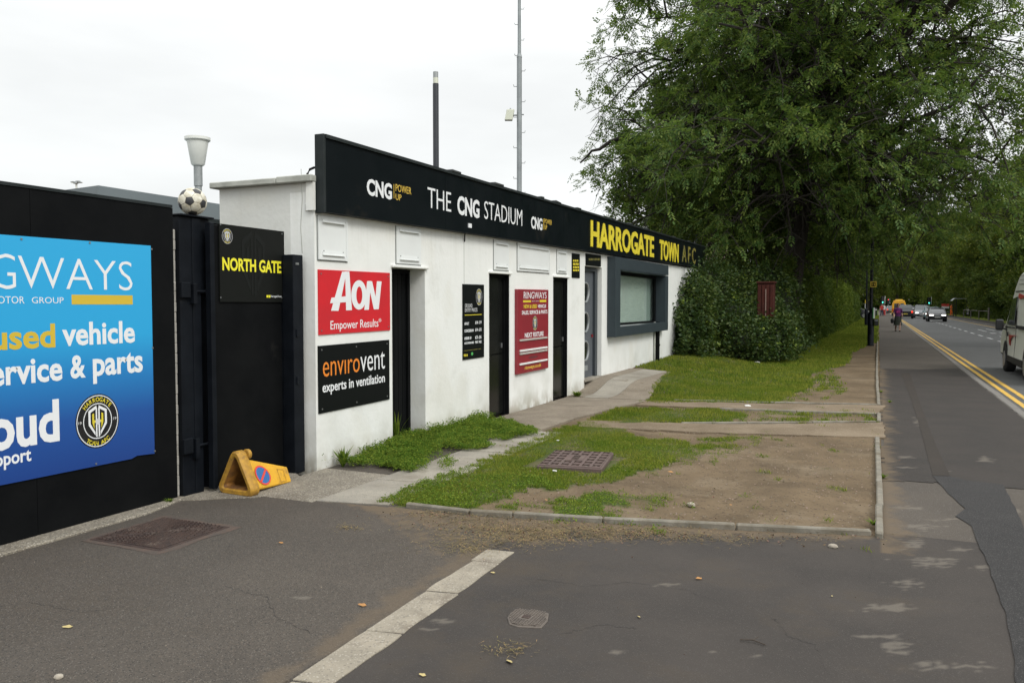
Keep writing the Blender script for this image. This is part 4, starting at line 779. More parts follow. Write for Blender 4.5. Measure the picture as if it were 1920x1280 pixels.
for nm, yb_, h, a, c in (('ADULT', 570, 30, '£18', '£19'), ('CONCESSION', 658, 32, '£14', '£15'), ('UNDER 18', 748, 32, '£5', '£6'), ('ACCOMPANIED', 802, 24, 'FREE', 'FREE')):
    t7(s3, X, nm, 'white_print', 133, {'ADULT': 188, 'CONCESSION': 243, 'UNDER 18': 215}.get(nm, 248), yb_, yb_ - h, .03)
    t7(s3, X, a, 'white_print', 262, 294, yb_ - 12, yb_ - 12 - h - 4, .02); t7(s3, X, c, 'white_print', 305, 337, yb_ - 15, yb_ - 15 - h - 4, .02)
for k in range(3): b = MB(); yq, zq = PX(*p7(131 + 17 * k, 934), X); b.prism(ellipse(0, yq, zq, .014, .018, 10), X, X + .001, 0, 'x'); b.build('icon', 'yellow', s3)
b = MB(); yq, zq = PX(*p7(225, 915), X); b.prism(ellipse(0, yq, zq, .03, .022, 10), X, X + .001, 0, 'x'); b.build('icon', 'green_print', s3)
s4, Y0, Y1, zb, zt, X = board('fixture_board', 'maroon next fixture board with white slots between the second and third black doors', 970.6, 1028.5, 542, 702, 'sign_maroon', th=.05, bev=.004)
def t8(*a, **k): t7(s4, X, *a, **k)
t8('RINGWAYS', 'white_print', 845, 1118, 254, 172, 0); t8('NEW & USED', 'yellow', 845, 1003, 371, 326, .02); t8('VEHICLE', 'white_print', 1014, 1112, 364, 326, .02); t8('SALES, SERVICE & PARTS', 'white_print', 823, 1128, 445, 400, .02); t8('NEXT FIXTURE', 'white_print', 858, 1083, 722, 668, .02); t8('ringways.co.uk', 'gold', 858, 1053, 1105, 1062, .02)
t8('MOTOR GROUP', 'white_dim', 942, 1026, 291, 279, 0)
for x0, x1, ya, yb_ in ((838, 932, 275, 300), (1036, 1115, 271, 296)): b = MB(); prect(b, X + .001, .001, p7(x0, 0)[0], p7(x1, 0)[0], p7(0, ya)[1], p7(0, yb_)[1]); b.build('yellow_bar', 'yellow', s4)
yc, zc = PX(*p7(980, 548), X); crest(s4, X, yc, zc, PX(*p7(1009, 548), X)[0] - yc, .115, 1)
for ya, dk in ((745, 1), (872, 0), (908, 1), (1033, 0)): b = MB(); prect(b, X + .018, .018, p7(806, 0)[0], p7(1132, 0)[0], p7(0, ya)[1], p7(0, ya + 22)[1], slope=.006); b.build('slot_rail', 'rail_metal' if dk else 'panel_white', s4, bev=.002)
b = MB(); yq, zq = PX(*p7(960, 955), X); b.prism(ellipse(0, yq, zq, .2, .02, 16), X, X + .001, 0, 'x'); b.build('smudge', 'smudge', s4)
def rows(r, X, xl, xr, ys2, h, m_):
    for y in ys2:
        x = xl; random.seed(int(y))
        while x < xr - 1:
            w = random.uniform(2, 5); b = MB(); prect(b, X + .001, .001, x, min(x + w, xr), y, y + h); b.build('printed_line', m_, r); x += w + .7
s5, Y0, Y1, zb, zt, X = board('notice', 'small black notice with yellow lines high up right of the third black door', 1073, 1087.3, 474.5, 520.5, 'sign_black'); rows(s5, X, 1074.5, 1086, (486.8, 493, 499, 504.7), 3.6, 'yellow')
s6, Y0, Y1, zb, zt, X = board('door_sign', 'black name board directly above the grey door with portholes', 1099.5, 1127, 475, 497, 'sign_black', th=.02); rows(s6, X, 1104, 1126, (484,), 4, 'yellow_worn')
# ================================================================== BLACK HOARDING WITH THE BLUE SIGN
XH = -5.26
hd = thing('hoarding_wall', 'tall black painted hoarding wall along the driveway carrying the blue sign', 'wall', (XH, 5.05, 0))
for a, b in ((-3.5, -1.06), (-1.06, 1.38), (1.38, 3.82), (3.82, 5.06)): MB().box(XH - .05, XH, a + .0015, b - .0015, .0, 2.385).build('panel', 'black_paint', hd)
MB().box(XH - .07, XH + .008, -3.5, 5.05, 2.387, 2.41).build('cap_strip', 'fascia_trim', hd)
MB().box(XH - .11, XH - .052, 4.9, 5.06, 0, 2.3).build('post', 'black_steel', hd)
wp = thing('brick_pier', 'narrow white painted brick pier glimpsed between hoarding and gate', 'wall', (-5.45, 5.12, 0))
for k in range(26): MB().box(-5.62, -5.31 + random.uniform(-.003, .003), 5.065, 5.13, .014 + k * .085, .096 + k * .085).build('brick', 'brick_white', wp, bev=.004)
MB().box(-5.62, -5.314, 5.068, 5.128, 0, 2.2).build('mortar', 'mortar_pale', wp)
XB = XH + .012
bs = thing('sponsor_sign', 'large bright blue advertising sign with white and yellow words on the black hoarding', 'sign', (XH, 3.2, 1.2))
Yr, zr = PX(290, 850, XB); zT = PX(287, 461, XB)[1]
b = MB(); b.prism([(1.1, zr + .005), (Yr - .22, zr - .004), (Yr - .17, zr + .012), (Yr, zr), (Yr, zT), (1.1, zT - .02)], XH + .001, XB, 0, 'x'); b.build('board', 'blue_fade', bs)
for px, py in ((168, 455), (284, 467), (180, 869), (290, 845), (286, 652), (40, 448)): y, z = PX(px, py, XB); MB().tube([(XB, y, z), (XB + .004, y, z)], .008, 6).build('screw', 'screw', bs)
z6 = lambda x, y: (x / 2.7235, 430 + y / 2.7235)
def t6(body, m_, x0, x1, base, top, bold=0.0):
    a = z6(x0, 0)[0]; c = z6(x1, 0)[0]; ptx(bs, body, m_, XB + .0005, a, c, z6(*base), z6(*top), bold=bold, slope=0, ext=.0007)
t6('WAYS', 'white_print', 95, 677, (95, 302), (95, 132), -.012); t6('RING', 'white_print', -420, 82, (-10, 305), (-10, 122), -.012)
t6('GROUP', 'white_print', 163, 325, (163, 377), (163, 345), -.005); t6('MOTOR', 'white_print', -50, 125, (10, 378), (10, 341), -.005)
b = MB(); Y0, z1 = PX(*z6(365, 333), XB); z0 = PX(*z6(365, 383), XB)[1]; Y1 = PX(*z6(677, 350), XB)[0]; b.box(XB, XB + .001, Y0, Y1, z0, z1); b.build('yellow_bar', 'gold_bar', bs)
t6('used', 'gold_bar', -45, 283, (270, 598), (270, 480), .026); t6('vehicle', 'white_print', 318, 690, (325, 591), (460, 471), .026); t6('new &', 'gold_bar', -520, -95, (100, 604), (100, 480), .026)
t6('service', 'white_print', -118, 320, (165, 779), (165, 660), .026); t6('&', 'white_print', 360, 438, (390, 755), (390, 642), .026); t6('parts', 'white_print', 475, 730, (550, 738), (658, 628), .026); t6('sales,', 'white_print', -560, -160, (165, 779), (165, 660), .026)
t6('proud', 'white_print', -300, 305, (290, 1072), (290, 865), .03); t6('support', 'white_print', -100, 160, (148, 1180), (148, 1124), .02)
yc, zc = PX(*z6(499, 977), XB); crest(bs, XB, yc, zc, (PX(*z6(611, 977), XB)[0] - PX(*z6(388, 977), XB)[0]) / 2, .2, 2)

# ================================================================== GATE
gt = thing('gate_pier', 'heavy black steel gate pier with a football on top', 'gate post', (-5.35, 5.25, 0))
f = MB(); f.box(-5.52, -5.27, 5.135, 5.30, 0, 2.335).build('column', 'black_steel', gt, bev=.006)
MB().box(-5.60, -5.24, 5.12, 5.50, 2.336, 2.352).build('cap_plate', 'black_steel', gt, bev=.004)
MB().box(-5.52, -5.285, 5.31, 5.485, 1.70, 2.334).build('upper_casing', 'black_steel', gt, bev=.006)
MB().box(-5.50, -5.33, 5.31, 5.40, .02, 1.699).build('inner_column', 'black_steel', gt, bev=.004); MB().box(-5.48, -5.30, 5.44, 5.48, .02, 1.699).build('guide_bar', 'black_steel', gt, bev=.003)
for z in (1.66, .36): MB().box(-5.27, -5.235, 5.12, 5.22, z, z + .13).build('hinge_block', 'black_steel', gt, bev=.006); MB().tube([(-5.24, 5.26, z + .055), (-5.24, 5.50, z + .06)], .012, 6).build('hinge_bar', 'black_steel', gt); MB().box(-5.3, -5.22, 5.235, 5.275, z - .05, z + .12).build('hinge_lug', 'black_steel', gt, bev=.004)
for z in (1.72, .5): 
    fr = MB()
    for (a, c, e, g_) in ((5.495, 5.505, z, z + .12), (5.535, 5.545, z, z + .12), (5.495, 5.545, z, z + .012), (5.495, 5.545, z + .108, z + .12)): fr.box(-5.27, -5.25, a, c, e, g_)
    fr.build('catch', 'black_steel', gt)
XGt = -5.17
gate = thing('gate', 'black steel pedestrian gate leaf standing between pier and white building', 'gate', (XGt, 5.9, 0))
ga, gb = PX(403, 600, XGt)[0], PX(531, 600, XGt)[0]
MB().box(XGt - .05, XGt - .012, ga, gb, .04, 2.285).build('leaf', 'black_paint', gate, bev=.004)
MB().box(XGt - .055, XGt + .005, ga - .045, ga + .005, .03, 2.30).build('stile', 'black_steel', gate, bev=.004); MB().box(XGt - .055, XGt - .005, gb - .002, gb + .035, .03, 1.95).build('stile', 'black_steel', gate, bev=.004)
MB().box(XGt - .16, XGt - .09, ga - .15, ga - .06, .0, 2.33).build('back_stile', 'black_steel', gate, bev=.004)
for z in (.28, 1.45, 1.92): MB().box(XGt - .09, XGt - .05, gb + .036, gb + .10, z, z + .05).build('hinge', 'black_steel', gate)
gp_ = thing('gate_post', 'shorter square black steel post between gate leaf and white wall', 'gate post', (-5.06, 6.42, 0))
pa, pb_ = PX(546, 600, -5.06)[0], PX(571, 600, -5.02)[0]
MB().box(-5.16, -5.03, pa, pb_, 0, 2.075).build('post', 'black_steel', gp_, bev=.006); MB().box(-5.20, -5.162, pa + .01, pb_ - .01, 0, 2.0).build('backing_bar', 'black_steel', gp_)
for z in (.85, 1.3): MB().box(-5.03, -5.018, pa + .03, pa + .07, z, z + .07).build('lock_plate', 'black_steel', gp_, bev=.002)
MB().box(-5.03, -5.022, pa + .03, pa + .075, 1.98, 2.0).build('lock_plate', 'screw', gp_)
ng = thing('gate_sign', 'black sign with yellow words NORTH GATE on the gate leaf', 'sign', (XGt, 5.9, 1.95))
Y0, z1 = PX(411, 419, XGt + .004); Y1 = PX(532, 433, XGt)[0]; z0 = PX(411, 566, XGt)[1]
MB().box(XGt - .011, XGt + .004, Y0, Y1, z0, z1).build('board', 'gate_sign', ng, bev=.001)
X = XGt + .004; pg = lambda x, y: (320 + x / 5.334, 320 + y / 5.334)
for px, py in ((1112, 632), (500, 1268), (498, 540), (1110, 1270)): y, z = PX(*pg(px, py), X); MB().tube([(X, y, z), (X + .003, y, z)], .007, 6).build('screw', 'screw', ng)
yc, zc = PX(*pg(830, 930), X); crest(ng, X, yc, zc, .36, .50, 0, ghost=True)
yc, zc = PX(*pg(565, 655), X); crest(ng, X, yc, zc, PX(*pg(619, 655), X)[0] - yc, .068, 1)
def tg(body, m_, x0, x1, base, top, bold=0): ptx(ng, body, m_, X + .0022, pg(x0, 0)[0], pg(x1, 0)[0], pg(*base), pg(*top), bold=bold, slope=0, ext=.0007)
tg('NORTH GATE', 'yellow_bright', 518, 1105, (518, 990), (518, 863), .03); tg('HarrogateTown', 'white_print', 1002, 1107, (1002, 1265), (1002, 1245), .0)
for a in (957, 978): b = MB(); b.box(X + .002, X + .003, PX(*pg(a, 1250), X)[0], PX(*pg(a + 17, 1250), X)[0], PX(*pg(a, 1268), X)[1], PX(*pg(a, 1244), X)[1]); b.build('icon', 'yellow_bright', ng)
# football: truncated icosahedron blown up to a sphere
bm = bmesh.new(); bmesh.ops.create_icosphere(bm, subdivisions=1, radius=1); bmesh.ops.bevel(bm, geom=bm.verts[:], offset=33.333, offset_type='PERCENT', affect='VERTICES')
for f in bm.faces: f.material_index = 1 if len(f.verts) == 5 else 0
bmesh.ops.inset_individual(bm, faces=bm.faces[:], thickness=.014, depth=0)
small = [f for f in bm.faces if f.calc_area() < .03]
for f in small: f.material_index = 2
keys = {}
bmesh.ops.triangulate(bm, faces=bm.faces[:]); bmesh.ops.subdivide_edges(bm, edges=bm.edges[:], cuts=3, use_grid_fill=True)
seamv = {v for f in bm.faces if f.material_index == 2 for v in f.verts}
for v in bm.verts: v.co.normalize()
for v in bm.verts: v.co *= .1155 if v not in seamv else .1135
me = bpy.data.meshes.new('football'); bm.to_mesh(me); bm.free(); [me.materials.append(MATS[k]) for k in ('ball_white', 'ball_black', 'seam')]; me.shade_smooth()
BY = 5.30; bx, bz = PY(361, 376, BY); ball = mesh_obj('football', me); ball.location = (bx, BY, 2.352 + .115); ball.rotation_euler = (R(20), R(38), R(15))
tag(ball, 'scuffed white and black football resting on the black gate pier', 'football')
# ================================================================== NO-WAITING CONE lying on its side
O = Vector((-4.93, 5.37, 0)); A_ = Vector((.07, 1.0, 0)).normalized(); Wd = Vector((A_.y, -A_.x, 0)); U = Vector((0, 0, 1))
cone = thing('traffic_cone', 'yellow three sided no waiting cone lying on its side by the gate', 'traffic cone', tuple(O))
P3 = lambda w, a, z: tuple(O + Wd * w + A_ * a + U * z)
def rtri(hw, z0, h, r, n=6):
    """rounded triangle outline in (width, height)"""
    c = [Vector((-hw, z0)), Vector((hw, z0)), Vector((0, z0 + h))]; o = []
    for i in range(3):
        p, q, s = c[i], c[(i - 1) % 3], c[(i + 1) % 3]; d1_ = (q - p).normalized(); d2_ = (s - p).normalized(); ang = d1_.angle(d2_); tl = r / math.tan(ang / 2); bis = (d1_ + d2_).normalized(); cc = p + bis * (r / math.sin(ang / 2))
        s0 = (p + d1_ * tl) - cc; s1_ = (p + d2_ * tl) - cc
        for k in range(n + 1): v = s0.lerp(s1_, k / n).normalized() * r; o.append(cc + v)
    return o
ring = lambda T_, a: [P3(p.x, a, p.y) for p in T_]
o1, o2 = rtri(.235, .0, .435, .055), rtri(.250, -.002, .45, .06)
o1 = [Vector((p.x, max(p.y, .0))) for p in o1]; i1, i2 = rtri(.150, .052, .285, .018), rtri(.125, .068, .24, .015)
b = MB(); b.loft([ring(i1, .0), ring(rtri(.172, .04, .325, .03), -.012), ring(rtri(.215, .012, .405, .05), -.012), ring(o1, .004), ring(o1, .075), ring(rtri(.218, .012, .408, .05), .088), ring(rtri(.165, .045, .30, .03), .092)], cap=False); base_ = b.build('base_ring', 'cone_scuffed', cone, smooth=True)
MB().tube([P3(.03, .088, .335), P3(.03, .125, .335)], [.045, .043], 14).build('lifting_lug', 'cone_scuffed', cone, bev=.006, smooth=True)
t0, t1 = rtri(.160, .030, .300, .022), rtri(.062, .002, .155, .012)
b = MB(); b.loft([ring(i1, .0), ring(i2, .03), ring(rtri(.115, .062, .225, .012), .09)], cap=False); b.build('inner_lip', 'cone_inner', cone, smooth=True)
MB().loft([ring(rtri(.150, .036, .280, .02), .065), ring(rtri(.056, .008, .14, .01), .57)], cap=False).build('inside', 'cone_inner', cone, smooth=True)
b = MB(); b.loft([ring(t0, .06), ring(t1, .60)], cap=False); b.add(ring(t1, .60), [tuple(range(len(t1)))]); b.build('body', 'cone_yellow', cone, smooth=True)
# printed roundel on the face towards the road
def facept(s, tt, off=.002):
    """s along the axis 0..1, tt up the right-hand face 0..1"""
    a = .06 + .54 * s; hw = .160 + (.062 - .160) * s; z0 = .030 + (.002 - .030) * s; h = .300 + (.155 - .300) * s
    p = Vector(P3(hw * (1 - tt), a, z0 + h * tt)); n_ = (Wd * 1.0 + U * .5).normalized(); return p + n_ * off
cs, ct, L_ = .33, .44, .6
def disc(r0, matn, nm, off, r1=0.0, n=32):
    rs = [r1 + (r0 - r1) * k / 5 for k in range(6)]; v = [facept(cs + r * math.cos(2 * math.pi * k / n), ct + r * 1.78 * math.sin(2 * math.pi * k / n), off) for r in rs for k in range(n)]
    MB().add(v, [(q * n + k, q * n + (k + 1) % n, (q + 1) * n + (k + 1) % n, (q + 1) * n + k) for q in range(5) for k in range(n)]).build(nm, matn, cone)
disc(.150, 'sign_blue_disc', 'roundel', .007); disc(.176, 'red_print', 'roundel_rim', .0082, .148)
v = [facept(cs + a_, ct + b_, .0095) for a_, b_ in ((-.118, -.17), (-.088, -.215), (.118, .17), (.088, .215))]; MB().add(v, [(0, 1, 2, 3)]).build('roundel_bar', 'red_print', cone)
v = [facept(s_, t__, .006) for s_, t__ in ((.72, .12), (.88, .12), (.88, .70), (.72, .70))]; w = [facept(s_, t__, .006) for s_, t__ in ((.73, .15), (.87, .15), (.87, .67), (.73, .67))]; MB().add(v + w, [(0, 1, 5, 4), (1, 2, 6, 5), (2, 3, 7, 6), (3, 0, 4, 7)]).build('moulded_recess', 'cone_scuffed', cone)
# ================================================================== COVERS IN THE GROUND
mc = thing('manhole_cover', 'raised rectangular brown iron cover with crossed ribs standing in the grass', 'manhole cover', (-2.765, 7.85, .012))
rt_ = Matrix.Rotation(R(9.5), 4, 'Z') @ Matrix.Diagonal((.88, .96, 1, 1))
def mcb(b, name, matn, bev=0):
    o = b.build(name, matn, None, bev=bev, local=True); o.parent = mc; o.data.transform(rt_); return o
mcb(MB().box(-.36, .36, -.46, .46, -.02, .038), 'frame', 'iron_brown', .008); mcb(MB().box(-.34, .34, -.44, .44, .038, .046), 'plate', 'iron_brown', .004)
rb = MB()
for i in range(6):
    for j in range(6):
        if j in (2, 3) and i in (2, 3): continue
        cx_, cy_ = -.29 + i * .116, -.37 + j * .148; sgn = 1 if (i + j) % 2 else -1
        for q in (-1, 1):
            a = R(38) * q * sgn; dx_, dy_ = math.cos(a) * .05, math.sin(a) * .05; nx_, ny_ = -math.sin(a) * .006, math.cos(a) * .006
            rb.add([(cx_ - dx_ + nx_, cy_ - dy_ + ny_, .0461), (cx_ + dx_ + nx_, cy_ + dy_ + ny_, .0461), (cx_ + dx_ - nx_, cy_ + dy_ - ny_, .0461), (cx_ - dx_ - nx_, cy_ - dy_ - ny_, .0461)] + [(cx_ - dx_ + nx_ * .5, cy_ - dy_ + ny_ * .5, .054), (cx_ + dx_ + nx_ * .5, cy_ + dy_ + ny_ * .5, .054), (cx_ + dx_ - nx_ * .5, cy_ + dy_ - ny_ * .5, .054), (cx_ - dx_ - nx_ * .5, cy_ - dy_ - ny_ * .5, .054)], [(4, 5, 6, 7), (0, 1, 5, 4), (1, 2, 6, 5), (2, 3, 7, 6), (3, 0, 4, 7)])
o = mcb(rb, 'ribs', 'iron_rust'); o['kind'] = 'stuff'
mcb(MB().box(-.09, .09, -.14, .14, .046, .050), 'name_panel', 'iron_brown')
v, f = text_mesh('SAINT', .02, .01); b = MB(); xs_ = [q[0] for q in v]; sc_ = .24 / (max(xs_) - min(xs_)); b.v = [(q[1] * .11 - .045, -((q[0] - min(xs_)) * sc_ - .12), .0505 + (.004 if q[2] > 0 else 0)) for q in v]; b.f = f; b.m = [0] * len(f); mcb(b, 'lettering', 'iron_rust')
rc = thing('manhole_cover', 'rusty square cover split into two halves, sunk in the tarmac below the blue sign', 'manhole cover', (-4.565, 4.24, 0))
b = MB(); MB().box(-4.89, -4.24, 3.92, 4.56, -.03, .0085).build('frame', 'iron_rust', rc, bev=.004)
for s in (0, 1):
    pts = [(-4.86, 3.95), (-4.27, 4.53), (-4.86, 4.53)] if s == 0 else [(-4.845, 3.95), (-4.27, 3.95), (-4.27, 4.515)]
    MB().prism(pts, .0087, .013).build('plate', 'iron_rust', rc, bev=.003)
rb = MB(); random.seed(9)
for i in range(17):
    for j in range(17):
        x, y = -4.85 + i * .036 + (.018 if j % 2 else 0), 3.965 + j * .035
        if x > -4.28 or abs((x + 4.86) - (y - 3.95)) < .02: continue
        an = math.atan2(y - 4.24, x + 4.565); dx_, dy_ = math.cos(an + 1.57) * .011, math.sin(an + 1.57) * .011; nx_, ny_ = math.cos(an) * .005, math.sin(an) * .005
        rb.add([(x - dx_ - nx_, y - dy_ - ny_, .0131), (x + dx_ - nx_, y + dy_ - ny_, .0131), (x + dx_ + nx_, y + dy_ + ny_, .0131), (x - dx_ + nx_, y - dy_ + ny_, .0131), (x - dx_, y - dy_, .023), (x + dx_, y + dy_, .023)], [(0, 1, 5, 4), (2, 3, 4, 5), (0, 4, 3), (1, 2, 5)])
o = rb.build('studs', 'iron_rust', rc); o['kind'] = 'stuff'
sheet('tarmac_repair', ragged([(-4.93, 3.88), (-4.19, 3.87), (-4.17, 4.60), (-4.93, 4.62)], .035, .05), .0052, 'repair_rim')
dp = [G(*q) for q in ((951, 1160), (957, 1151), (968, 1145), (1012, 1148), (1029, 1152), (1027, 1166), (1015, 1179), (970, 1177), (955, 1172))]
ccx, ccy = sum(q[0] for q in dp) / len(dp), sum(q[1] for q in dp) / len(dp)
dc_ = thing('stopcock_cover', 'small rounded pale iron water cover set in the near tarmac', 'manhole cover', (ccx, ccy, 0))
MB().prism(dp, -.02, .010).build('rim', 'iron_grey', dc_, bev=.003); dq = [(ccx + (x - ccx) * .9, ccy + (y - ccy) * .9) for x, y in dp]; MB().prism(dq, .0, .0145).build('lid', 'iron_grey', dc_)
rb = MB()
for i in range(16):
    for j in range(16):
        x, y = -.115 + i * .015, -.115 + j * .015
        if not inpoly(np.array([[ccx + x, ccy + y]]), dq)[0] or (abs(x) < .026 and abs(y) < .026): continue
        rb.box(ccx + x - .0045, ccx + x + .0045, ccy + y - .0045, ccy + y + .0045, .0146, .0185)
o = rb.build('studs', 'iron_grey', dc_); o['kind'] = 'stuff'
MB().box(ccx - .02, ccx + .02, ccy - .02, ccy + .02, .0146, .0172).build('key_plate', 'iron_rust', dc_)
# ================================================================== LOOSE THINGS ON THE GROUND
def leafmesh():
    v = []; n = 10
    for k in range(n): t_ = k / (n - 1); w = .5 * math.sin(math.pi * t_) ** .7 * (.8 + .2 * math.cos(9 * t_)); v += [(t_ - .5, -w * .6, .12 * abs(w) + .18 * (t_ - .5) ** 2), (t_ - .5, 0, .1 * t_), (t_ - .5, w * .6, .2 * abs(w))]
    f = []
    for k in range(n - 1):
        for j in range(2): f.append((3 * k + j, 3 * k + j + 1, 3 * k + j + 4, 3 * k + j + 3))
    b = MB(); b.add(v, f); return b
def litter(name, label, cat, px, py, size, matn, rz=0, z=.012, group=None):
    x, y = G(px, py, z); b = leafmesh(); o = b.build(name, matn, None, local=True); o.location = (x, y, gz(x, y) + z + .004); o.scale = (size,) * 3; o.rotation_euler = (.2, .15, rz); tag(o, label, cat, group); return o
for a in [('curled orange leaf on the near tarmac left of the kerb stones', 679, 1135, .05, 'leaf_litter', .3), ('dry orange leaf on the tarmac below the earth verge', 1310, 1085, .05, 'leaf_litter', 1.1), ('orange leaf on bare soil just behind the edging', 1024, 938, .055, 'leaf_litter', 2), ('orange leaf lying by the grass edge right of the iron cover', 1257, 885, .055, 'leaf_litter', .6), ('small rusty leaf on the driveway under the gate', 527, 1018, .035, 'leaf_litter', .2), ('pale leaf on the tarmac near the small iron cover', 955, 1241, .05, 'leaf_yellow', 2.5), ('yellow leaf on the tarmac beside the topmost kerb stone', 924, 1074, .03, 'leaf_yellow', .5), ('yellow leaf at the bottom of the picture near the kerb stones', 792, 1266, .035, 'leaf_yellow', .1), ('small yellow leaf on the bare soil in the middle of the verge', 1370, 947, .04, 'leaf_litter', 1.5), ('thin yellow leaf at the left of the driveway', 126, 1176, .05, 'leaf_yellow', .9), ('yellow leaf in the middle of the dark tarmac', 1198, 1157, .03, 'leaf_yellow', 2.2), ('yellow leaf on the footway near the worn patches', 1560, 1118, .02, 'leaf_yellow', 1.3)]:
    litter('fallen_leaf', a[0], 'leaf', a[1], a[2], a[3], a[4], a[5], z=.02 if a[2] < 960 else .006)
for lab, px, py, r, mn in (('pale flat stone on the bare earth verge', 1296, 949, .035, 'stone'), ('round pinkish stone on the tarmac just in front of the edging', 1562, 1027, .03, 'stone'), ('small orange broken stone lying at the foot of the bush by the wall', 1283, 661, .13, 'leaf_litter'), ('tiny pale pebble at the lower left of the driveway', 110, 1272, .022, 'stone')):
    x, y = G(px, py, 0); o = MB().rock((0, 0, 0), r, int(px), .6).build('stone', mn, None, smooth=True, local=True); o.location = (x, y, gz(x, y) + r * .4); tag(o, lab, 'stone')
for lab, px, py, s in (('white scrap of litter on the dark grass under the bush', 1455, 655, .22), ('white crumpled scrap on the grass left of the raised iron cover', 1046, 830, .04), ('white scrap in the grass in front of the raised iron cover', 1040, 888, .05), ('pale plastic scrap on the soil by the path edge', 1402, 764, .10), ('pale scrap of paper lying on the far grass', 1420, 684, .16)):
    x, y = G(px, py, 0); o = MB().rock((0, 0, 0), s * .5, px, .35).build('litter', 'litter_white', None, local=True); o.location = (x, y, gz(x, y) + .03); tag(o, lab, 'litter')
# twig
x, y = G(1412, 1205); o = MB().tube([(x - .06, y - .01, .012), (x, y, .016), (x + .06, y - .02, .01)], .003, 5).tube([(x, y, .016), (x + .02, y + .04, .02)], .002, 5).build('twig', 'twig'); tag(o, 'small dark forked twig lying on the near tarmac', 'twig')
# a few separate weeds
def weed(x, y, z, h, n, sp, label, ll=.5):
    vs_ = []; b = MB()
    for i in range(n):
        a = random.uniform(0, 6.28); r = random.uniform(.2, 1) * sp; tip = (x + math.cos(a) * r, y + math.sin(a) * r, z + h * random.uniform(.5, 1)); mid = (x + math.cos(a) * r * .4, y + math.sin(a) * r * .4, z + (tip[2] - z) * .6)
        w = .010 * ll; nx_, ny_ = -math.sin(a) * w, math.cos(a) * w
        b.add([(x + nx_ * .4, y + ny_ * .4, z), (x - nx_ * .4, y - ny_ * .4, z), (mid[0] - nx_, mid[1] - ny_, mid[2]), (mid[0] + nx_, mid[1] + ny_, mid[2]), tip], [(0, 1, 2, 3), (3, 2, 4)])
    o = b.build('weed_plant', 'weed'); tag(o, label, 'plant'); return o
x, y = G(643, 876); weed(x, y, 0, .22, 46, .13, 'spiky green dandelion like weed against the near corner of the white wall', 1.4)
x, y = G(1082, 745); weed(x, y, 0, .12, 60, .13, 'small leafy green weed at the end of the front wall', 2.6)
x, y = G(318, 944); weed(x, y, 0, .05, 40, .06, 'tiny tuft of grass at the foot of the hoarding', .5)
x, y = G(745, 830); weed(x, y, 0, .38, 34, .20, 'taller straggling weed in the recess of the first black door', .9)
for px, py in ((1668, 755), (1652, 736), (1655, 897), (1638, 985)): x, y = G(px, py); weed(x, y, 0, .05, 50, .07, {1668: 'tuft of grass at the footway edge beyond the second path', 1652: 'small tuft at the end of the far cross path', 1655: 'tiny tuft beside the long edging stone', 1638: 'tuft of grass in the corner of the edging stones'}[px], .5)
# ================================================================== THINGS BEHIND THE BUILDING
lx, _ = PY(371, 300, 9.5); lzt = PY(371, 258, 9.5)[1]; lzb = PY(371, 311, 9.5)[1]; lr = .195
lp = thing('lamp', 'white tapered globe lamp on a short grey pole behind the gate', 'lamp', (lx, 9.5, 0))
MB().tube([(lx, 9.5, 0), (lx, 9.5, lzb - .3)], .052, 12).build('pole', 'metal_grey', lp, smooth=True); MB().tube([(lx, 9.5, lzb - .3), (lx, 9.5, lzb)], .064, 12).build('collar', 'metal_grey', lp, smooth=True)
MB().lathe([(.078, lzb), (.098, lzb + .02), (lr * .80, lzt - .05)], (lx, 9.5, 0), 24).build('lamp_shade', 'lamp_opal', lp, smooth=True); MB().lathe([(lr * .86, lzt - .055), (lr * .95, lzt - .04), (lr * .95, lzt - .0), (lr * .5, lzt + .012), (.0, lzt + .015)], (lx, 9.5, 0), 24).build('lamp_lid', 'lamp_opal', lp, smooth=True)
sh = thing('changing_block', 'low dark grey flat roofed building behind the black hoarding', 'building', (-9.5, 7.4, 0))
b = MB(); X0, Y0, zc_ = -9.0, 7.45, 3.10
b.box(-9.02, -8.98 + .0, Y0, 18, 2.82, zc_, 0, 0).build('roof_edge', 'shed_grey', sh)
v = [(-9.0, Y0, 2.82), (-17, Y0 + 1.2, 2.82), (-17, Y0 + 1.2, zc_ - .0), (-9.0, Y0, zc_)]; MB().add(v + [(x, y + .05, z) for x, y, z in v], [(0, 1, 2, 3), (7, 6, 5, 4), (0, 4, 5, 1), (3, 2, 6, 7)]).build('roof_edge', 'shed_grey', sh)
MB().add([(-9, Y0, zc_), (-9, 18, zc_), (-17, 18, zc_), (-17, Y0 + 1.2, zc_)], [(0, 1, 2, 3)]).build('roof', 'shed_grey', sh)
MB().add([(-9.05, Y0 + .06, 0), (-9.05, 18, 0), (-9.05, 18, 2.82), (-9.05, Y0 + .06, 2.82), (-17, Y0 + 1.26, 0), (-17, Y0 + 1.26, 2.82)], [(0, 1, 2, 3), (0, 3, 5, 4)]).build('wall', 'black_paint', sh)
bp = thing('turnstile_block', 'black box shaped structure just behind the gate pier', 'building', (-6.9, 7.0, 0))
MB().box(-7.6, -6.75, 6.55, 8.6, 0, 2.50).build('wall', 'black_paint', bp); MB().box(-7.65, -6.73, 6.5, 8.65, 2.502, 2.55).build('roof', 'fascia_trim', bp)
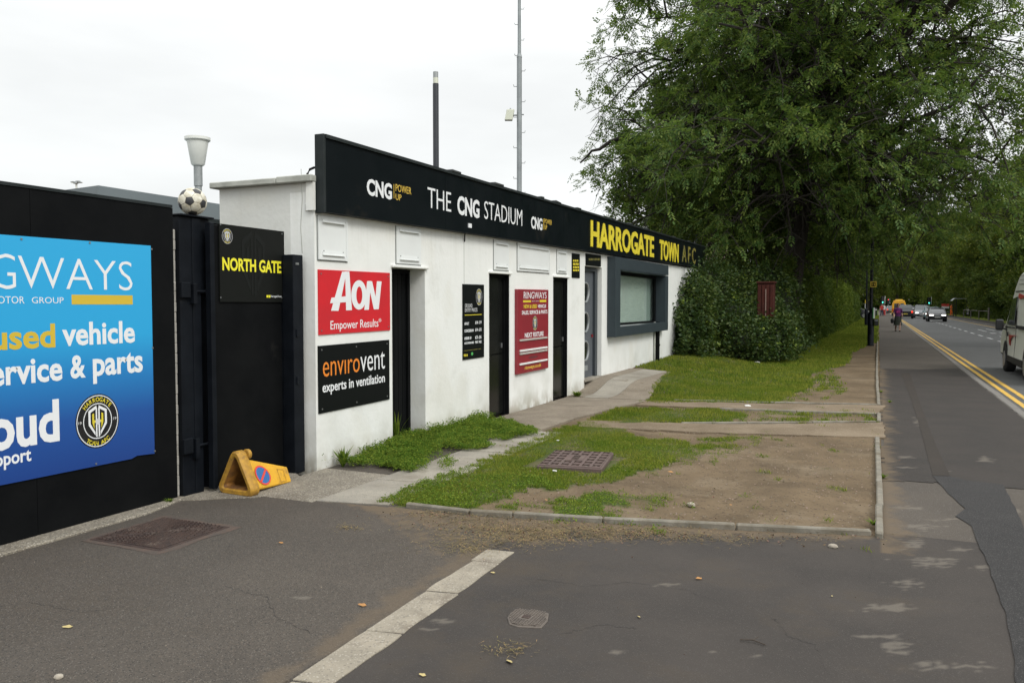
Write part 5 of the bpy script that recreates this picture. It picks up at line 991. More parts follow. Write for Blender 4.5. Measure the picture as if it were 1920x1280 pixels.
# tall poles
mx_, my_ = PY(817.5, 310, 13)[0], 13.0; zt2 = PY(818.5, 135, 13)[1]; zj = PY(818.5, 157, 13)[1]
mp_ = thing('flue_pole', 'plain black tube rising above the fascia with a grey top section', 'pole', (mx_, my_, 0))
MB().tube([(mx_, my_, 0), (mx_, my_, zj)], .052, 12).build('shaft', 'mast_black', mp_, smooth=True); MB().tube([(mx_, my_, zj), (mx_, my_, zj + .10)], .046, 12).build('joint', 'lamp_cream', mp_, smooth=True); MB().tube([(mx_, my_, zj + .10), (mx_, my_, zt2)], .045, 12).build('top_section', 'metal_grey', mp_, smooth=True)
Ym = 22.0; m0 = PY(972, 355, Ym); m1 = PY(975.5, 0, Ym); mxx = (m0[0] + m1[0]) / 2
ms = thing('floodlight_mast', 'tall thin grey mast with climbing pegs and a small pale box behind the building', 'mast', (mxx, Ym, 0))
zA = PY(974, 108, Ym)[1]
MB().tube([(mxx - .0, Ym, 0), (mxx, Ym, zA)], .072, 12).build('lower_section', 'mast_grey', ms, smooth=True); MB().tube([(mxx, Ym, zA), (mxx, Ym, zA + .1), (mxx, Ym, zA + .101), (mxx, Ym, 14.5)], [.08, .055, .05, .045], 12).build('upper_section', 'mast_grey', ms, smooth=True)
z = 3.5; k = 0
while z < 14.3:
    s = 1 if k % 2 else -1; r = .088 if z < zA else .055; u = Vector((_rt.x, _rt.y, 0)) * s
    p0 = Vector((mxx, Ym, z)) + u * (r - .02); MB().tube([p0, p0 + u * .09, p0 + u * .10 + Vector((0, 0, .05))], .011, 5).build('climbing_peg', 'metal_grey', ms); z += .435; k += 1
zb_x = PY(957, 218, Ym)[1]; u = Vector((_rt.x, _rt.y, 0)); cpos = Vector((mxx, Ym, zb_x)) - u * .28
b = MB(); w_ = [cpos + u * (a * .11) + Vector((_rt.y, -_rt.x, 0)) * c * .09 + Vector((0, 0, e * .15)) + u * (.03 * e) for a in (-1, 1) for c in (-1, 1) for e in (-1, 1)]
b.add(w_, [(0, 1, 3, 2), (4, 6, 7, 5), (0, 4, 5, 1), (2, 3, 7, 6), (0, 2, 6, 4), (1, 5, 7, 3)]).build('junction_box', 'lamp_cream', ms, bev=.01)
MB().tube([cpos + u * .09, Vector((mxx, Ym, zb_x))], .022, 6).tube([cpos + Vector((0, 0, .13)), cpos + u * .03 + Vector((0, 0, .20))], .02, 6).tube([Vector((mxx, Ym, zb_x + .02)) + u * .06, Vector((mxx, Ym, zb_x + .02)) + u * .13], .02, 6).build('bracket', 'metal_grey', ms)
fx, fz = PY(143, 343, 60); fl = thing('floodlight', 'tiny distant stadium floodlight cluster above the dark roof', 'floodlight', (fx, 60, 0))
MB().tube([(fx, 60, 0), (fx, 60, fz)], .10, 8).build('pole', 'lamp_opal', fl)
for a, dzz in ((-.45, .1), (0, -.05), (.35, .12), (.6, 0)): c = Vector((fx, 60, fz + dzz)) + Vector((_rt.x, _rt.y, 0)) * a; MB().box(c.x - .22, c.x + .22, 59.8, 60.1, c.z - .05, c.z + .06).build('lamp_head', 'metal_grey', fl, bev=.02)
MB().tube([Vector((fx, 60, fz)) - Vector((_rt.x, _rt.y, 0)) * .5, Vector((fx, 60, fz)) + Vector((_rt.x, _rt.y, 0)) * .7], .035, 6).build('cross_arm', 'lamp_opal', fl)
x, z = PY(1306, 452, 33); f2 = thing('mast', 'short dark post standing behind the far end of the fascia', 'pole', (x, 33, 0)); MB().tube([(x, 33, 0), (x, 33, z)], .09, 10).build('shaft', 'mast_black', f2); MB().tube([(x, 33, z), (x, 33, z + .25)], .03, 6).build('tip', 'mast_black', f2)
# brick house glimpsed through the leaves
hx = -14.6; ho = thing('brick_house', 'red brick house partly seen through the leaves behind the bush', 'house', (hx, 56, 0))
MB().box(-20, -9.6, 56, 66, 0, 4.4).build('wall', 'brick_red', ho); r_ = MB(); r_.add([(-20.3, 55.6, 4.4), (-9.3, 55.6, 4.4), (-9.3, 66.4, 4.4), (-20.3, 66.4, 4.4), (-20.3, 61, 7.4), (-9.3, 61, 7.4)], [(0, 1, 5, 4), (2, 3, 4, 5), (1, 2, 5), (3, 0, 4), (0, 3, 2, 1)]); rf = r_.build('roof', 'roof_tile', ho)
MB().box(-11.1, -10.2, 60, 61, 6.2, 8.2).build('chimney', 'brick_red', rf)
for x in (-17, -13): w = MB().box(x, x + 1.2, 55.97, 56.05, 1.2, 2.6).build('window', 'panel_white', ho); MB().box(x + .1, x + 1.1, 55.95, 55.968, 1.3, 2.5).build('pane', 'glass_dark', w)

# ================================================================== TREES
def tree_skeleton(seed, H, Rc, zc, rz_, nl=14, trunk_h=7.5, trunk_r=.42, lean=(0, 0), limbs=None, n2=9, n3=8, droop=.25, low=.0):
    """branch polylines and twig-end positions; crown is an irregular ellipsoid of radius Rc, half height rz_, centred at zc"""
    rg = random.Random(seed); segs = []; tips = []
    tp = [Vector((0, 0, -.1)), Vector((lean[0] * .3, lean[1] * .3, trunk_h * .35)), Vector((lean[0] * .7, lean[1] * .7, trunk_h * .7)), Vector((lean[0], lean[1], trunk_h)), Vector((lean[0] * 1.1, lean[1] * 1.2, trunk_h + (H - trunk_h) * .45))]
    segs.append((tp, [trunk_r * 1.25, trunk_r, trunk_r * .88, trunk_r * .75, trunk_r * .25]))
    def P(t_):
        f = t_ * 4; i = min(3, int(f)); return tp[i].lerp(tp[i + 1], f - i)
    ends = []
    for i in range(nl):
        az = i * 2.39996 + rg.uniform(-.3, .3); e = -1 + 2 * (i + .5) / nl; e = max(-.92, min(.95, e)); rr = math.sqrt(max(.05, 1 - e * e)) * rg.uniform(.80, 1.05)
        ends.append(Vector((lean[0] + Rc * .78 * rr * math.cos(az), lean[1] + Rc * .78 * rr * math.sin(az), zc + rz_ * .78 * e)))
    for L_ in (limbs or []): ends.append(Vector(L_))
    for en in ends:
        t_ = .55 + .42 * max(0, min(1, (en.z - (zc - rz_)) / (2 * rz_))); p0 = P(t_) if en.z > trunk_h * .9 else P(max(.45, min(.8, en.z / trunk_h * .55)))
        d = en - p0; ln = d.length; pts = []; side = Vector((rg.uniform(-1, 1), rg.uniform(-1, 1), 0)) * ln * .10
        for k in range(7): u = k / 6; pts.append(p0 + d * u + side * math.sin(u * math.pi * 1.6) + Vector((0, 0, ln * .16 * math.sin(u * math.pi))) - Vector((0, 0, droop * ln * .12 * u ** 3)))
        r0 = trunk_r * .42 * min(1.2, ln / Rc); segs.append((pts, [r0 * (1 - .85 * k / 6) for k in range(7)]))
        for j in range(n2):
            u = rg.uniform(.22, 1); f = u * 6; i_ = min(5, int(f)); q0 = pts[i_].lerp(pts[i_ + 1], f - i_)
            dd = (d.normalized() * .7 + Vector((rg.gauss(0, 1), rg.gauss(0, 1), rg.gauss(.1, .7)))).normalized(); l2 = Rc * rg.uniform(.22, .42)
            q = [q0 + dd * l2 * a + Vector((0, 0, l2 * .12 * math.sin(a * 3) - droop * l2 * a * a * .6)) for a in (0, .35, .7, 1)]; r2 = .045 * (1.2 - .5 * u) * (Rc / 7); segs.append((q, [r2, r2 * .7, r2 * .45, r2 * .2]))
            for m_ in range(n3):
                v_ = rg.uniform(.2, 1.05); f = min(.999, v_) * 3; i_ = int(f); s0 = q[i_].lerp(q[i_ + 1], f - i_); d3_ = (dd * .4 + Vector((rg.gauss(0, 1), rg.gauss(0, 1), rg.gauss(-.05, .6)))).normalized(); l3 = Rc * rg.uniform(.07, .17); s1_ = s0 + d3_ * l3 - Vector((0, 0, droop * l3 * .5))
                segs.append(([s0, s0.lerp(s1_, .5) + Vector((0, 0, l3 * .05)), s1_], [r2 * .3, r2 * .2, r2 * .1])); tips.append((s0, s1_))
    return segs, tips
def pinnate(P0, D, size, npair=4):
    """compound leaves: paired leaflets along a drooping stalk, each a folded diamond"""
    n = len(P0); D = D / np.linalg.norm(D, axis=1)[:, None]; D[:, 2] = np.clip(D[:, 2], -.85, .85); D = D / np.linalg.norm(D, axis=1)[:, None]; up = np.array([0, 0, 1.]); S = np.cross(D, up); S /= np.maximum(np.linalg.norm(S, axis=1), 1e-6)[:, None]
    roll = RNG.uniform(-.9, .9, n)[:, None]; Nn = np.cross(S, D); S = S * np.cos(roll) + Nn * np.sin(roll); out_ = []
    s = (size * RNG.uniform(.7, 1.25, n))[:, None]
    for k in range(npair + 1):
        for sd_ in ((-1, 1) if k < npair else (0,)):
            b0 = P0 + D * s * (.22 + .68 * k / npair) - up * s * .16 * (k / npair) ** 2; dirn = D * (.55 if sd_ else 1) + S * sd_ * .85 - up * .18; L = s * (.36 if sd_ else .34); Wv = np.cross(dirn, up) * .5 * 0 + (D * .11 if sd_ else S * .11) * s
            out_.append(np.stack([b0, b0 + dirn * L * .5 + Wv, b0 + dirn * L, b0 + dirn * L * .5 - Wv], 1))
    return np.concatenate(out_).reshape(-1, 3)
def limb_mesh(segs, thin, name, matn, parent, n_big=8):
    b = MB()
    for pts, rad in segs:
        if rad[0] < thin: continue
        b.tube(pts, rad, n_big if rad[0] > .15 else (5 if rad[0] > .03 else 3), cap=False)
    return b.build(name, matn, parent, smooth=True, local=True)
# the big ash tree
T1 = (-3.1, 31.0)
ash = thing('ash_tree', 'biggest tree, a spreading ash whose crown fills the upper right and overhangs the hedge', 'tree', (*T1, 0))
segs, tips = tree_skeleton(21, 19.5, 8.6, 12.0, 7.9, nl=26, trunk_h=8.2, trunk_r=.36, lean=(.9, 0), n2=11, n3=10, droop=.5,
    limbs=[(-5.0, -1.5, 8.0), (-5.4, -1.0, 10.6), (-5.4, -2, 14), (-4.6, -2.4, 6.4), (-4.4, -3.0, 5.6), (4.2, -4, 6.0), (6.5, -3, 7.5), (7.5, -1, 10), (7.2, 0, 13), (2, -5.5, 6.2), (-2.0, -5.5, 6.4), (0, -7, 9.5), (3, -6.5, 11), (-2.0, -5.5, 10.5), (-3, -5, 13), (4.5, -4, 14.5), (0, -6, 14), (5.4, 1, 5.4), (6.2, 3, 5.6), (-1.5, -4.5, 4.4), (1.5, -5, 4.6), (4.2, -2, 4.4), (3.2, 2, 4.2), (-3.2, -3.0, 4.8), (6.6, -1, 6.2), (0, -6.6, 6.6), (-3.5, -3.5, 8)])
def big_limb(pts, r0):
    pts = [Vector(p) for p in pts]; out_ = []
    for i in range(len(pts) - 1):
        for k in range(4): q = pts[i].lerp(pts[i + 1], k / 4); out_.append(q + Vector((.10 * math.sin(3.1 * i + k), .08 * math.cos(2.3 * i + k * 1.7), .09 * math.sin(k * 1.9 + i))))
    out_.append(pts[-1]); n = len(out_); segs.append((out_, [r0 * (1 - .82 * k / (n - 1)) for k in range(n)]))
big_limb([(.6, 0, 6.4), (1.2, -1.2, 8.2), (2.6, -2.4, 9.6), (4.6, -3.0, 10.2), (6.2, -3.4, 11.6), (7.0, -3.6, 12.2)], .24)
big_limb([(3.6, -2.8, 10.0), (4.6, -3.8, 11.4), (5.6, -4.4, 13.2), (6.2, -4.6, 14.6)], .15)
big_limb([(.4, 0, 6.0), (-.2, -1.0, 8.0), (-1.2, -2.0, 10.5), (-1.4, -2.6, 13.5)], .22); big_limb([(.3, 0, 5.2), (-1.6, -1.6, 6.6), (-3.6, -2.6, 7.4), (-5.6, -3.0, 7.3), (-6.6, -3.2, 6.6)], .17)
big_limb([(.7, -.2, 7.4), (1.0, -2.2, 9.4), (1.4, -3.6, 12.2), (1.2, -4.2, 15)], .19); big_limb([(.5, -.1, 5.6), (2.4, -2.0, 6.8), (4.4, -3.2, 7.2), (6.0, -3.4, 8.4)], .16)
segs = [s for s in segs if s[1][0] > .06 or min(q.x * math.cos(YAW) + q.y * math.sin(YAW) for q in s[0]) > -7.0]
tips = [t_ for t_ in tips if t_[0].x * math.cos(YAW) + t_[0].y * math.sin(YAW) > -6.7 and t_[1].x * math.cos(YAW) + t_[1].y * math.sin(YAW) > -7.1 + .7 * math.sin(t_[1].z * 1.7)]
def clumped(tips, c, n, spread):
    """leaf positions and directions along every twig"""
    T = np.array([[*a, *b] for a, b in tips]); i = RNG.integers(0, len(T), n); u = RNG.uniform(.2, 1.1, n)[:, None]; P0 = T[i, :3] + (T[i, 3:] - T[i, :3]) * u + RNG.normal(0, spread, (n, 3)); D = (T[i, 3:] - T[i, :3]); D /= np.linalg.norm(D, axis=1)[:, None] + 1e-6
    D = D * .8 + RNG.normal(0, .75, (n, 3)); D[:, 2] -= .15; return P0, D
P0, D = clumped(tips, None, 84000, .085)
f3 = sum(np.sin(P0[:, 0] * f * a1 + P0[:, 1] * f * a2 + P0[:, 2] * f * a3 + ph) for f, a1, a2, a3, ph in ((1.5, 1, .3, .9, 0), (1.9, -.4, 1, 1.1, 2), (2.3, .5, -.6, 1.3, 4), (4.3, .8, .7, -.5, 1), (5.1, -.7, .3, 1, 5))) / 2.2
ok = (P0[:, 2] > 3.0 + .6 * np.sin(P0[:, 0] * 1.3) + np.clip(-P0[:, 0] - 3.2, 0, 9) * .72) & (RNG.uniform(0, 1, len(P0)) < np.clip(.50 + 1.15 * f3, .03, 1)) & ~((P0[:, 2] < 5.4) & (P0[:, 1] < 0) & (np.abs(P0[:, 0] - .2 + P0[:, 1] * .1) < .9) & (RNG.uniform(0, 1, len(P0)) < .8)); P0, D = P0[ok], D[ok]
br = limb_mesh(segs, .005, 'trunk', 'bark', ash); np_mesh('crown', pinnate(P0, D, .31, 3), 4, 'ash_leaf', ash, local=True)
# other kinds, cheaper: used several times
def simple_tree(name, label, seed, H, Rc, zc, rz_, matn, nleaf, lsize, trunk_r=.28, trunk_h=5, group=None, low=1.0, nl=16, n2=7, n3=6, bark='bark'):
    r = thing(name, label, 'tree', (0, 0, 0), 0, group); sg, tp = tree_skeleton(seed, H, Rc, zc, rz_, nl=nl, trunk_h=trunk_h, trunk_r=trunk_r, n2=n2, n3=n3, droop=.3); sg = [s for s in sg if s[1][0] > .018]
    P0, D = clumped(tp, None, nleaf, .28 * Rc / 6); ok = P0[:, 2] > low; P0, D = P0[ok], D[ok]
    limb_mesh(sg, .018, 'trunk', bark, r); np_mesh('crown', leaflets(P0, lsize), 4, matn, r, local=True); return r
GRL = 'trees along the left side of the road'; GRR = 'trees lining the right side of the road'
tA = simple_tree('lime_tree', 'dark trunk and crown of the next tree directly behind the big ash', 5, 15, 6.2, 9.2, 6.2, 'leaf_dark', 46000, .20, .30, 6, GRL, low=3.0)
tB = simple_tree('broadleaf_tree', 'x', 8, 13, 6.0, 7.2, 6.2, 'leaf_mid', 46000, .22, .26, 4, GRR, low=.8)
tC = simple_tree('broadleaf_tree', 'x', 13, 11, 4.6, 5.8, 5.2, 'leaf_dark', 36000, .20, .2, 3, GRR, low=.5)
tA.location = (-4.4, 41.5, 0)
for i, (x, y, s, lab) in enumerate([(-5.6, 35.5, .8, 'slimmer dark trunk standing left of the big ash behind the bush'), (-4.0, 54, .95, 'third tree back on the left, above the clipped hedge'), (-4.6, 70, 1.0, 'tree over the grass beyond the first lamp post on the left'), (-4.0, 88, 1.0, 'tree on the left above the dark parked car'), (-4.3, 112, 1.1, 'tree far off on the left near the green traffic light'), (-5, 140, 1.2, 'farthest tree made out on the left of the road'), (-11, 50, 1.0, 'tree behind the bush in line with the red brick house'), (-12, 80, 1.1, 'tree rising far behind the hedge on the left')]):
    copy_tree(tA, label=lab, loc=(x, y, 0), rz=i * 1.3 + .7, scale=s)
tB['label'] = 'tall bushy tree at the right edge of the picture above the white van'; tB.location = (13.2, 62, 0); tB.scale = (1, 1, 1.3)
for i, (x, y, s, lab) in enumerate([(13.6, 76, .95, 'second bushy tree from the right edge across the road'), (13.0, 92, 1.0, 'bright green tree across the road above the bus shelter'), (12.6, 108, .95, 'tree across the road above the person in orange'), (12.8, 126, 1.0, 'tree across the road above the red sign boards'), (12.2, 146, 1.05, 'tree across the road above the right hand traffic light'), (12.0, 170, 1.15, 'distant tree across the road above the oncoming cars'), (12, 200, 1.3, 'far tree on the right where the road narrows'), (11, 235, 1.5, 'farthest tree on the right of the road'), (1, 300, 2.0, 'hazy tree closing the view at the end of the road'), (-9, 290, 2.0, 'tree at the end of the road on its left side'), (16, 290, 2.0, 'tree at the end of the road on its right side'), (-2.5, 250, 1.6, 'tree far away beyond the small red traffic light'), (5, 280, 1.7, 'tree far away over the centre of the road'), (17.5, 48, 1.15, 'dark tree behind the one at the right edge'), (11.6, 38, 1.15, 'overhanging crown whose leaves enter at the top right corner')]):
    copy_tree(tB, label=lab, loc=(x, y, -.3), rz=i * 1.7 + .3, scale=(s, s, s * 1.3) if i != 14 else (1.15, 1.15, 1.4))
tC['label'] = 'low dark tree by the railing behind the white van'; tC.location = (12.4, 70, -.8); tC['group'] = 'low dark trees over the far pavement'
for i, (x, y, s, lab) in enumerate([(12.9, 84, .9, 'low dark tree right of the bus shelter'), (12.6, 100, .9, 'low dark tree behind the bus shelter'), (13, 118, .9, 'low tree behind the person in orange'), (12.8, 136, 1.0, 'low tree just right of the traffic light'), (12.6, 156, 1.0, 'low tree left of the right hand traffic light'), (12.4, 180, 1.1, 'low tree behind the silver oncoming cars'), (13.6, 57, .95, 'low dark tree level with the mirror of the white van')]):
    c = copy_tree(tC, label=lab, loc=(x, y, -.8), rz=i * 2.1, scale=s)
# ---- hedges and shrubs: leafy volumes round a solid dark core added to block sight
def leafy(name, label, cat, fn, n, lsize, matn, loc, core=None, extra=None, group=None):
    r = thing(name, label, cat, loc, 0, group); P0 = fn(n); np_mesh('leaves', leaflets(P0, lsize), 4, matn, r)
    if core: core.build('dark_core', 'core', r, smooth=True)
    if extra is not None: np_mesh('young_leaves', leaflets(extra, lsize * 1.0), 4, 'young_leaf', r)
    return r
def blob_pts(c, rad, n, shell=.55, sd_=0):
    d = RNG.normal(0, 1, (n, 3)); d /= np.linalg.norm(d, axis=1)[:, None]; k = 1 + RNG.exponential(.05, n) + .20 * np.sin(d[:, 0] * 5 + sd_) * np.sin(d[:, 2] * 6 + sd_) + .12 * np.sin(d[:, 1] * 9 + d[:, 0] * 7 + sd_)
    return np.array(c) + d * np.array(rad) * (k * (1 - (1 - shell) * RNG.uniform(0, 1, n) ** 1.5))[:, None]
bc = [((-3.55, 23.3, .55), (.9, .75, .75)), ((-2.9, 24.2, .55), (.8, .9, .8)), ((-4.7, 25.2, 1.7), (.9, 1.3, 1.2)), ((-4.2, 27.2, 1.5), (1.2, 1.6, 1.25)), ((-4.55, 22.3, .75), (.55, 1.0, .85)), ((-4.6, 23.0, 1.3), (.6, 1.1, 1.1)), ((-2.9, 25.6, .7), (.9, 1.4, .9)), ((-3.2, 27.6, 1.2), (1.0, 1.5, 1.4)), ((-4.3, 24.4, .9), (1.35, 1.7, 1.05)), ((-5.0, 23.9, 1.3), (1.0, 1.4, 1.05)), ((-4.6, 26.4, 1.35), (1.6, 1.9, 1.55)), ((-3.6, 26.6, .9), (1.0, 1.6, 1.1)), ((-5.4, 27.5, 1.5), (1.6, 2, 1.3)), ((-3.9, 28.5, 1.0), (1.3, 1.6, 1.3))]
core = MB()
for c, r_ in bc: core.rock(c, r_[0] * .78, int(c[0] * 10), r_[2] / r_[0])
P_ = np.concatenate([blob_pts(c, r_, 9500, .66, i) for i, (c, r_) in enumerate(bc)]); P_ = P_[(P_[:, 2] > .1)]
sh_l = []
for k in RNG.integers(0, len(P_), 420):        # ragged shoots standing out of the bush
    p0 = P_[k]; cen = np.array([-4.4, 26.5, .9]); dv = p0 - cen; dv /= np.linalg.norm(dv); dv = dv * .7 + np.array([0, -.1, .55]) + RNG.normal(0, .3, 3); Ls = RNG.uniform(.15, .55)
    u_ = RNG.uniform(0, 1, 16)[:, None]; sh_l.append(p0 + dv * u_ * Ls + RNG.normal(0, .035, (16, 3)))
P_ = np.concatenate([P_] + sh_l)
kk = RNG.integers(0, len(P_), 520); yl_ = np.concatenate([P_[k] + RNG.normal(0, .06, (11, 3)) for k in kk])
leafy('laurel_bush', 'broad dark evergreen bush with lighter young shoots at the far end of the white wall', 'bush', lambda n: P_, 0, .085, 'laurel_leaf', (-4.4, 25, 0), core, yl_)
sp = np.array([(-4.05 - .35 * k % 1, 23.2 + RNG.normal(0, .3), 0) for k in range(1)]); 
# dark mass behind the bush and the clipped hedge that recedes along the verge
def hedge(name, label, x0, x1, y0, y1, h, n, matn, lsize=.07, wob=.22, group=None):
    r = thing(name, label, 'hedge', ((x0 + x1) / 2, (y0 + y1) / 2, 0), 0, group); n_ = n
    f = RNG.uniform(0, 1, n_); u = RNG.uniform(y0, y1, n_); side = RNG.uniform(0, 1, n_)
    zz = RNG.uniform(.02, h, n_); xx = np.where(side < .62, x1, RNG.uniform(x0, x1, n_)); zz = np.where(side < .62, zz, h)
    end = side > .93; xx = np.where(end, RNG.uniform(x0, x1, n_), xx); zz = np.where(end, RNG.uniform(0, h, n_), zz); u = np.where(end, y0, u)
    w = wob * (np.sin(u * 1.9) * np.sin(zz * 2.6 + u) + .5 * np.sin(u * 4.3 + zz * 5)); zz = zz + np.where(zz > h * .9, w, 0); xx = xx + w * np.where(side < .62, 1, 0) - .18 * (zz / h) ** 2 * (side < .62); P_ = np.column_stack([xx, u, np.abs(zz)]) + RNG.normal(0, .07, (n_, 3)); P_[:, 2] = np.abs(P_[:, 2])
    np_mesh('leaves', leaflets(P_, lsize), 4, matn, r); MB().box(x0 + .1, x1 - .28, y0 + .15, y1 - .1, 0, h - .25).build('dark_core', 'core', r); return r
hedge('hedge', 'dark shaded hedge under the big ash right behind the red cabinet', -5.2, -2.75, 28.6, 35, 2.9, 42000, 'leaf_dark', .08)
hedge('hedge', 'tall green hedge beside the grass left of the first lamp post', -4.6, -2.55, 35, 52, 2.7, 60000, 'hedge_leaf', .085)
hedge('hedge', 'hedge painted a sunlit yellowish green further back along the grass', -4.2, -2.3, 52.3, 80, 2.9, 52000, 'hedge_painted_lit', .11)
hedge('hedge', 'far hedge on the left ending at the dark parked car', -4.0, -2.2, 80.3, 104, 2.5, 26000, 'hedge_leaf', .14)
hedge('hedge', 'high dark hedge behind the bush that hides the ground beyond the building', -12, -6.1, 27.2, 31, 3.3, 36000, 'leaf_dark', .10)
hedge('hedge', 'dark hedge behind the railing across the road', 20, 12.1 + 0, 44, 92, 2.4, 10, 'leaf_dark', .1) if False else None
def hedge_r(label, y0, y1, h, n):
    r = thing('hedge', label, 'hedge', (12.6, (y0 + y1) / 2, 0)); u = RNG.uniform(y0, y1, n); z = RNG.uniform(0, h, n); x = 12.0 + .3 * np.sin(u) * np.sin(z * 2 + u * .7) + RNG.normal(0, .12, n) + (z / h) ** 2 * .4
    np_mesh('leaves', leaflets(np.column_stack([x, u, z]), .16), 4, 'leaf_dark', r); MB().box(12.4, 15, y0, y1, 0, h - .3).build('dark_core', 'core', r)
hedge_r('dark shrubs across the road behind the white van', 44, 96, 3.2, 34000); hedge_r('dark shrubs across the road behind the bus shelter', 96.5, 190, 4.0, 34000)
wood = MB(); 
# distant wood closing the horizon either side of the road
P_ = np.concatenate([np.column_stack([RNG.uniform(-70, -6, 26000), RNG.uniform(150, 175, 26000), RNG.uniform(0, 9, 26000) * (1 + 0)]), np.column_stack([RNG.uniform(14, 90, 26000), RNG.uniform(205, 230, 26000), RNG.uniform(0, 15, 26000)]), np.column_stack([RNG.uniform(-40, 45, 60000), RNG.uniform(325, 345, 60000), RNG.uniform(0, 20, 60000)])])
o = np_mesh('distant_wood', leaflets(P_, 1.1), 4, 'leaf_dark'); tag(o, 'far off belt of trees behind the end of the road', 'woodland', kind='stuff')
# ================================================================== RED CABINET
rcx, rcy = PY(1436, 560, 24.0)[0], 24.0
zt_c, zb_c = PY(1436, 531, 24.0)[1], PY(1436, 602, 24.0)[1]
w0, w1 = PY(1420, 560, 24)[0], PY(1451, 560, 24)[0]
rcb = thing('cabinet', 'tall dark red wooden cabinet on posts standing among the bush leaves', 'cabinet', (rcx, 24, 0))
MB().box(w0, w1, 24.0, 24.35, zb_c + .08, zt_c).build('case', 'cabinet_red', rcb, bev=.015); MB().box(w0 - .03, w1 + .03, 23.96, 24.4, zt_c, zt_c + .05).build('lid', 'cabinet_red', rcb, bev=.01); MB().box(w0 + .05, w1 - .10, 23.98, 24.3, zb_c - .02, zb_c + .078).build('foot_board', 'cabinet_red', rcb, bev=.01)
wd_ = (w1 - w0) / 4
for i in range(4): MB().box(w0 + wd_ * i + .012, w0 + wd_ * (i + 1) - .012, 23.97, 23.999, zb_c + .12, zt_c - .06).build('slat', 'cabinet_red', rcb, bev=.006)
MB().box(w0 + wd_ * 2.0, w0 + wd_ * 2.0 + .02, 23.955, 23.969, zb_c + .14, zt_c - .16).build('pale_strip', 'streak_pale', rcb)
for x in (w0 + .06, w1 - .12): MB().box(x, x + .07, 24.1, 24.17, 0, zb_c).build('post', 'cabinet_red', rcb)
# ================================================================== LAMP POSTS AND POLES
def lamp_post(label, x, y, h=8.0, sign=True):
    r = thing('lamp_post', label, 'lamp post', (x, y, 0), 0, 'black lamp posts on the left verge')
    MB().lathe([(.135, 0), (.135, .05), (.118, .07), (.118, 1.25), (.10, 1.32), (.062, 1.36)], (x, y, 0), 14).build('base', 'post_black', r, smooth=True); MB().tube([(x, y, 1.36), (x, y, h)], [.062, .048], 12).build('shaft', 'post_black', r, smooth=True)
    MB().tube([(x, y, h), (x + .25, y, h + .35), (x + .9, y, h + .45)], .03, 8).build('arm', 'post_black', r, smooth=True); MB().box(x + .85, x + 1.35, y - .12, y + .12, h + .38, h + .5).build('lantern', 'metal_grey', r, bev=.03)
    MB().box(x - .03, x + .03, y - .125, y - .117, .45, .85).build('access_door', 'black_steel', r); return r
lamp_post('nearest black lamp post, on the grass edge beside the footway', -.28, 35.56)
lamp_post('second black lamp post, just left of and beyond the nearest one', -.88, 69.2)
sg = thing('small_sign', 'small yellow framed square sign high on the nearest lamp post', 'sign', (-.28, 35.45, 2.5))
x, y, z, s = -.21, 35.47, PY(1635, 533, 35.5)[1], .115
b = MB(); [b.box(*q) for q in ((x - s, x + s, y - .01, y + .01, z - s, z - s + .04), (x - s, x + s, y - .01, y + .01, z + s - .04, z + s), (x - s, x - s + .04, y - .01, y + .01, z - s + .04, z + s - .04), (x + s - .04, x + s, y - .01, y + .01, z - s + .04, z + s - .04))]; b.build('rim', 'gold_bar', sg)
MB().box(x - s + .04, x + s - .04, y - .006, y + .008, z - s + .04, z + s - .04).build('board', 'sign_black', sg)
for q in (-.045, .045): MB().box(x + q - .012, x + q + .012, y - .011, y - .007, z - .05, z + .05).build('printed_bar', 'gold_bar', sg)
MB().box(x - .05, x + .05, y - .011, y - .007, z - .008, z + .012).build('printed_bar', 'gold_bar', sg)
s2_ = thing('narrow_sign', 'tall narrow white and green sign seen edge on at the nearest lamp post', 'sign', (-.18, 35.5, 1.3)); MB().box(-.215, -.14, 35.40, 35.7, 1.08, 1.50).build('board', 'white_print', s2_, bev=.005); MB().box(-.217, -.19, 35.395, 35.399, 1.08, 1.50).build('stripe', 'green_print', s2_)
bx_ = thing('waste_bin', 'small dark box fixed low on the nearest lamp post', 'box', (-.16, 35.5, .9)); MB().box(-.16, .0, 35.4, 35.65, .80, 1.06).build('body', 'plastic_black', bx_, bev=.02); MB().box(-.15, -.02, 35.39, 35.399, .98, 1.02).build('slot', 'metal_grey', bx_)
s3_ = thing('narrow_sign', 'narrow yellow and white strip sign on the second lamp post', 'sign', (-.9, 69, 1.8)); MB().box(-.99, -.93, 69.05, 69.1, 1.35, 1.75).build('board', 'white_dim', s3_); MB().box(-.99, -.92, 69.03, 69.049, 1.76, 2.0).build('top_board', 'gold_bar', s3_)
for lab, px, py, hgt in (('black bollard with a white band beyond the second lamp post', 1642.6, 593, 1.15), ('small black post by the kerb beyond the walking woman', 1658, 590, 1.0)):
    x, y = G(px, py); bo = thing('bollard', lab, 'bollard', (x, y, 0)); MB().tube([(x, y, 0), (x, y, hgt)], .11, 10).build('post', 'post_black', bo, smooth=True); MB().tube([(x, y, hgt), (x, y, hgt + .06)], [.13, .05], 10).build('cap', 'post_black', bo); MB().tube([(x, y, hgt - .28), (x, y, hgt - .12)], .118, 10).build('band', 'white_dim', bo)
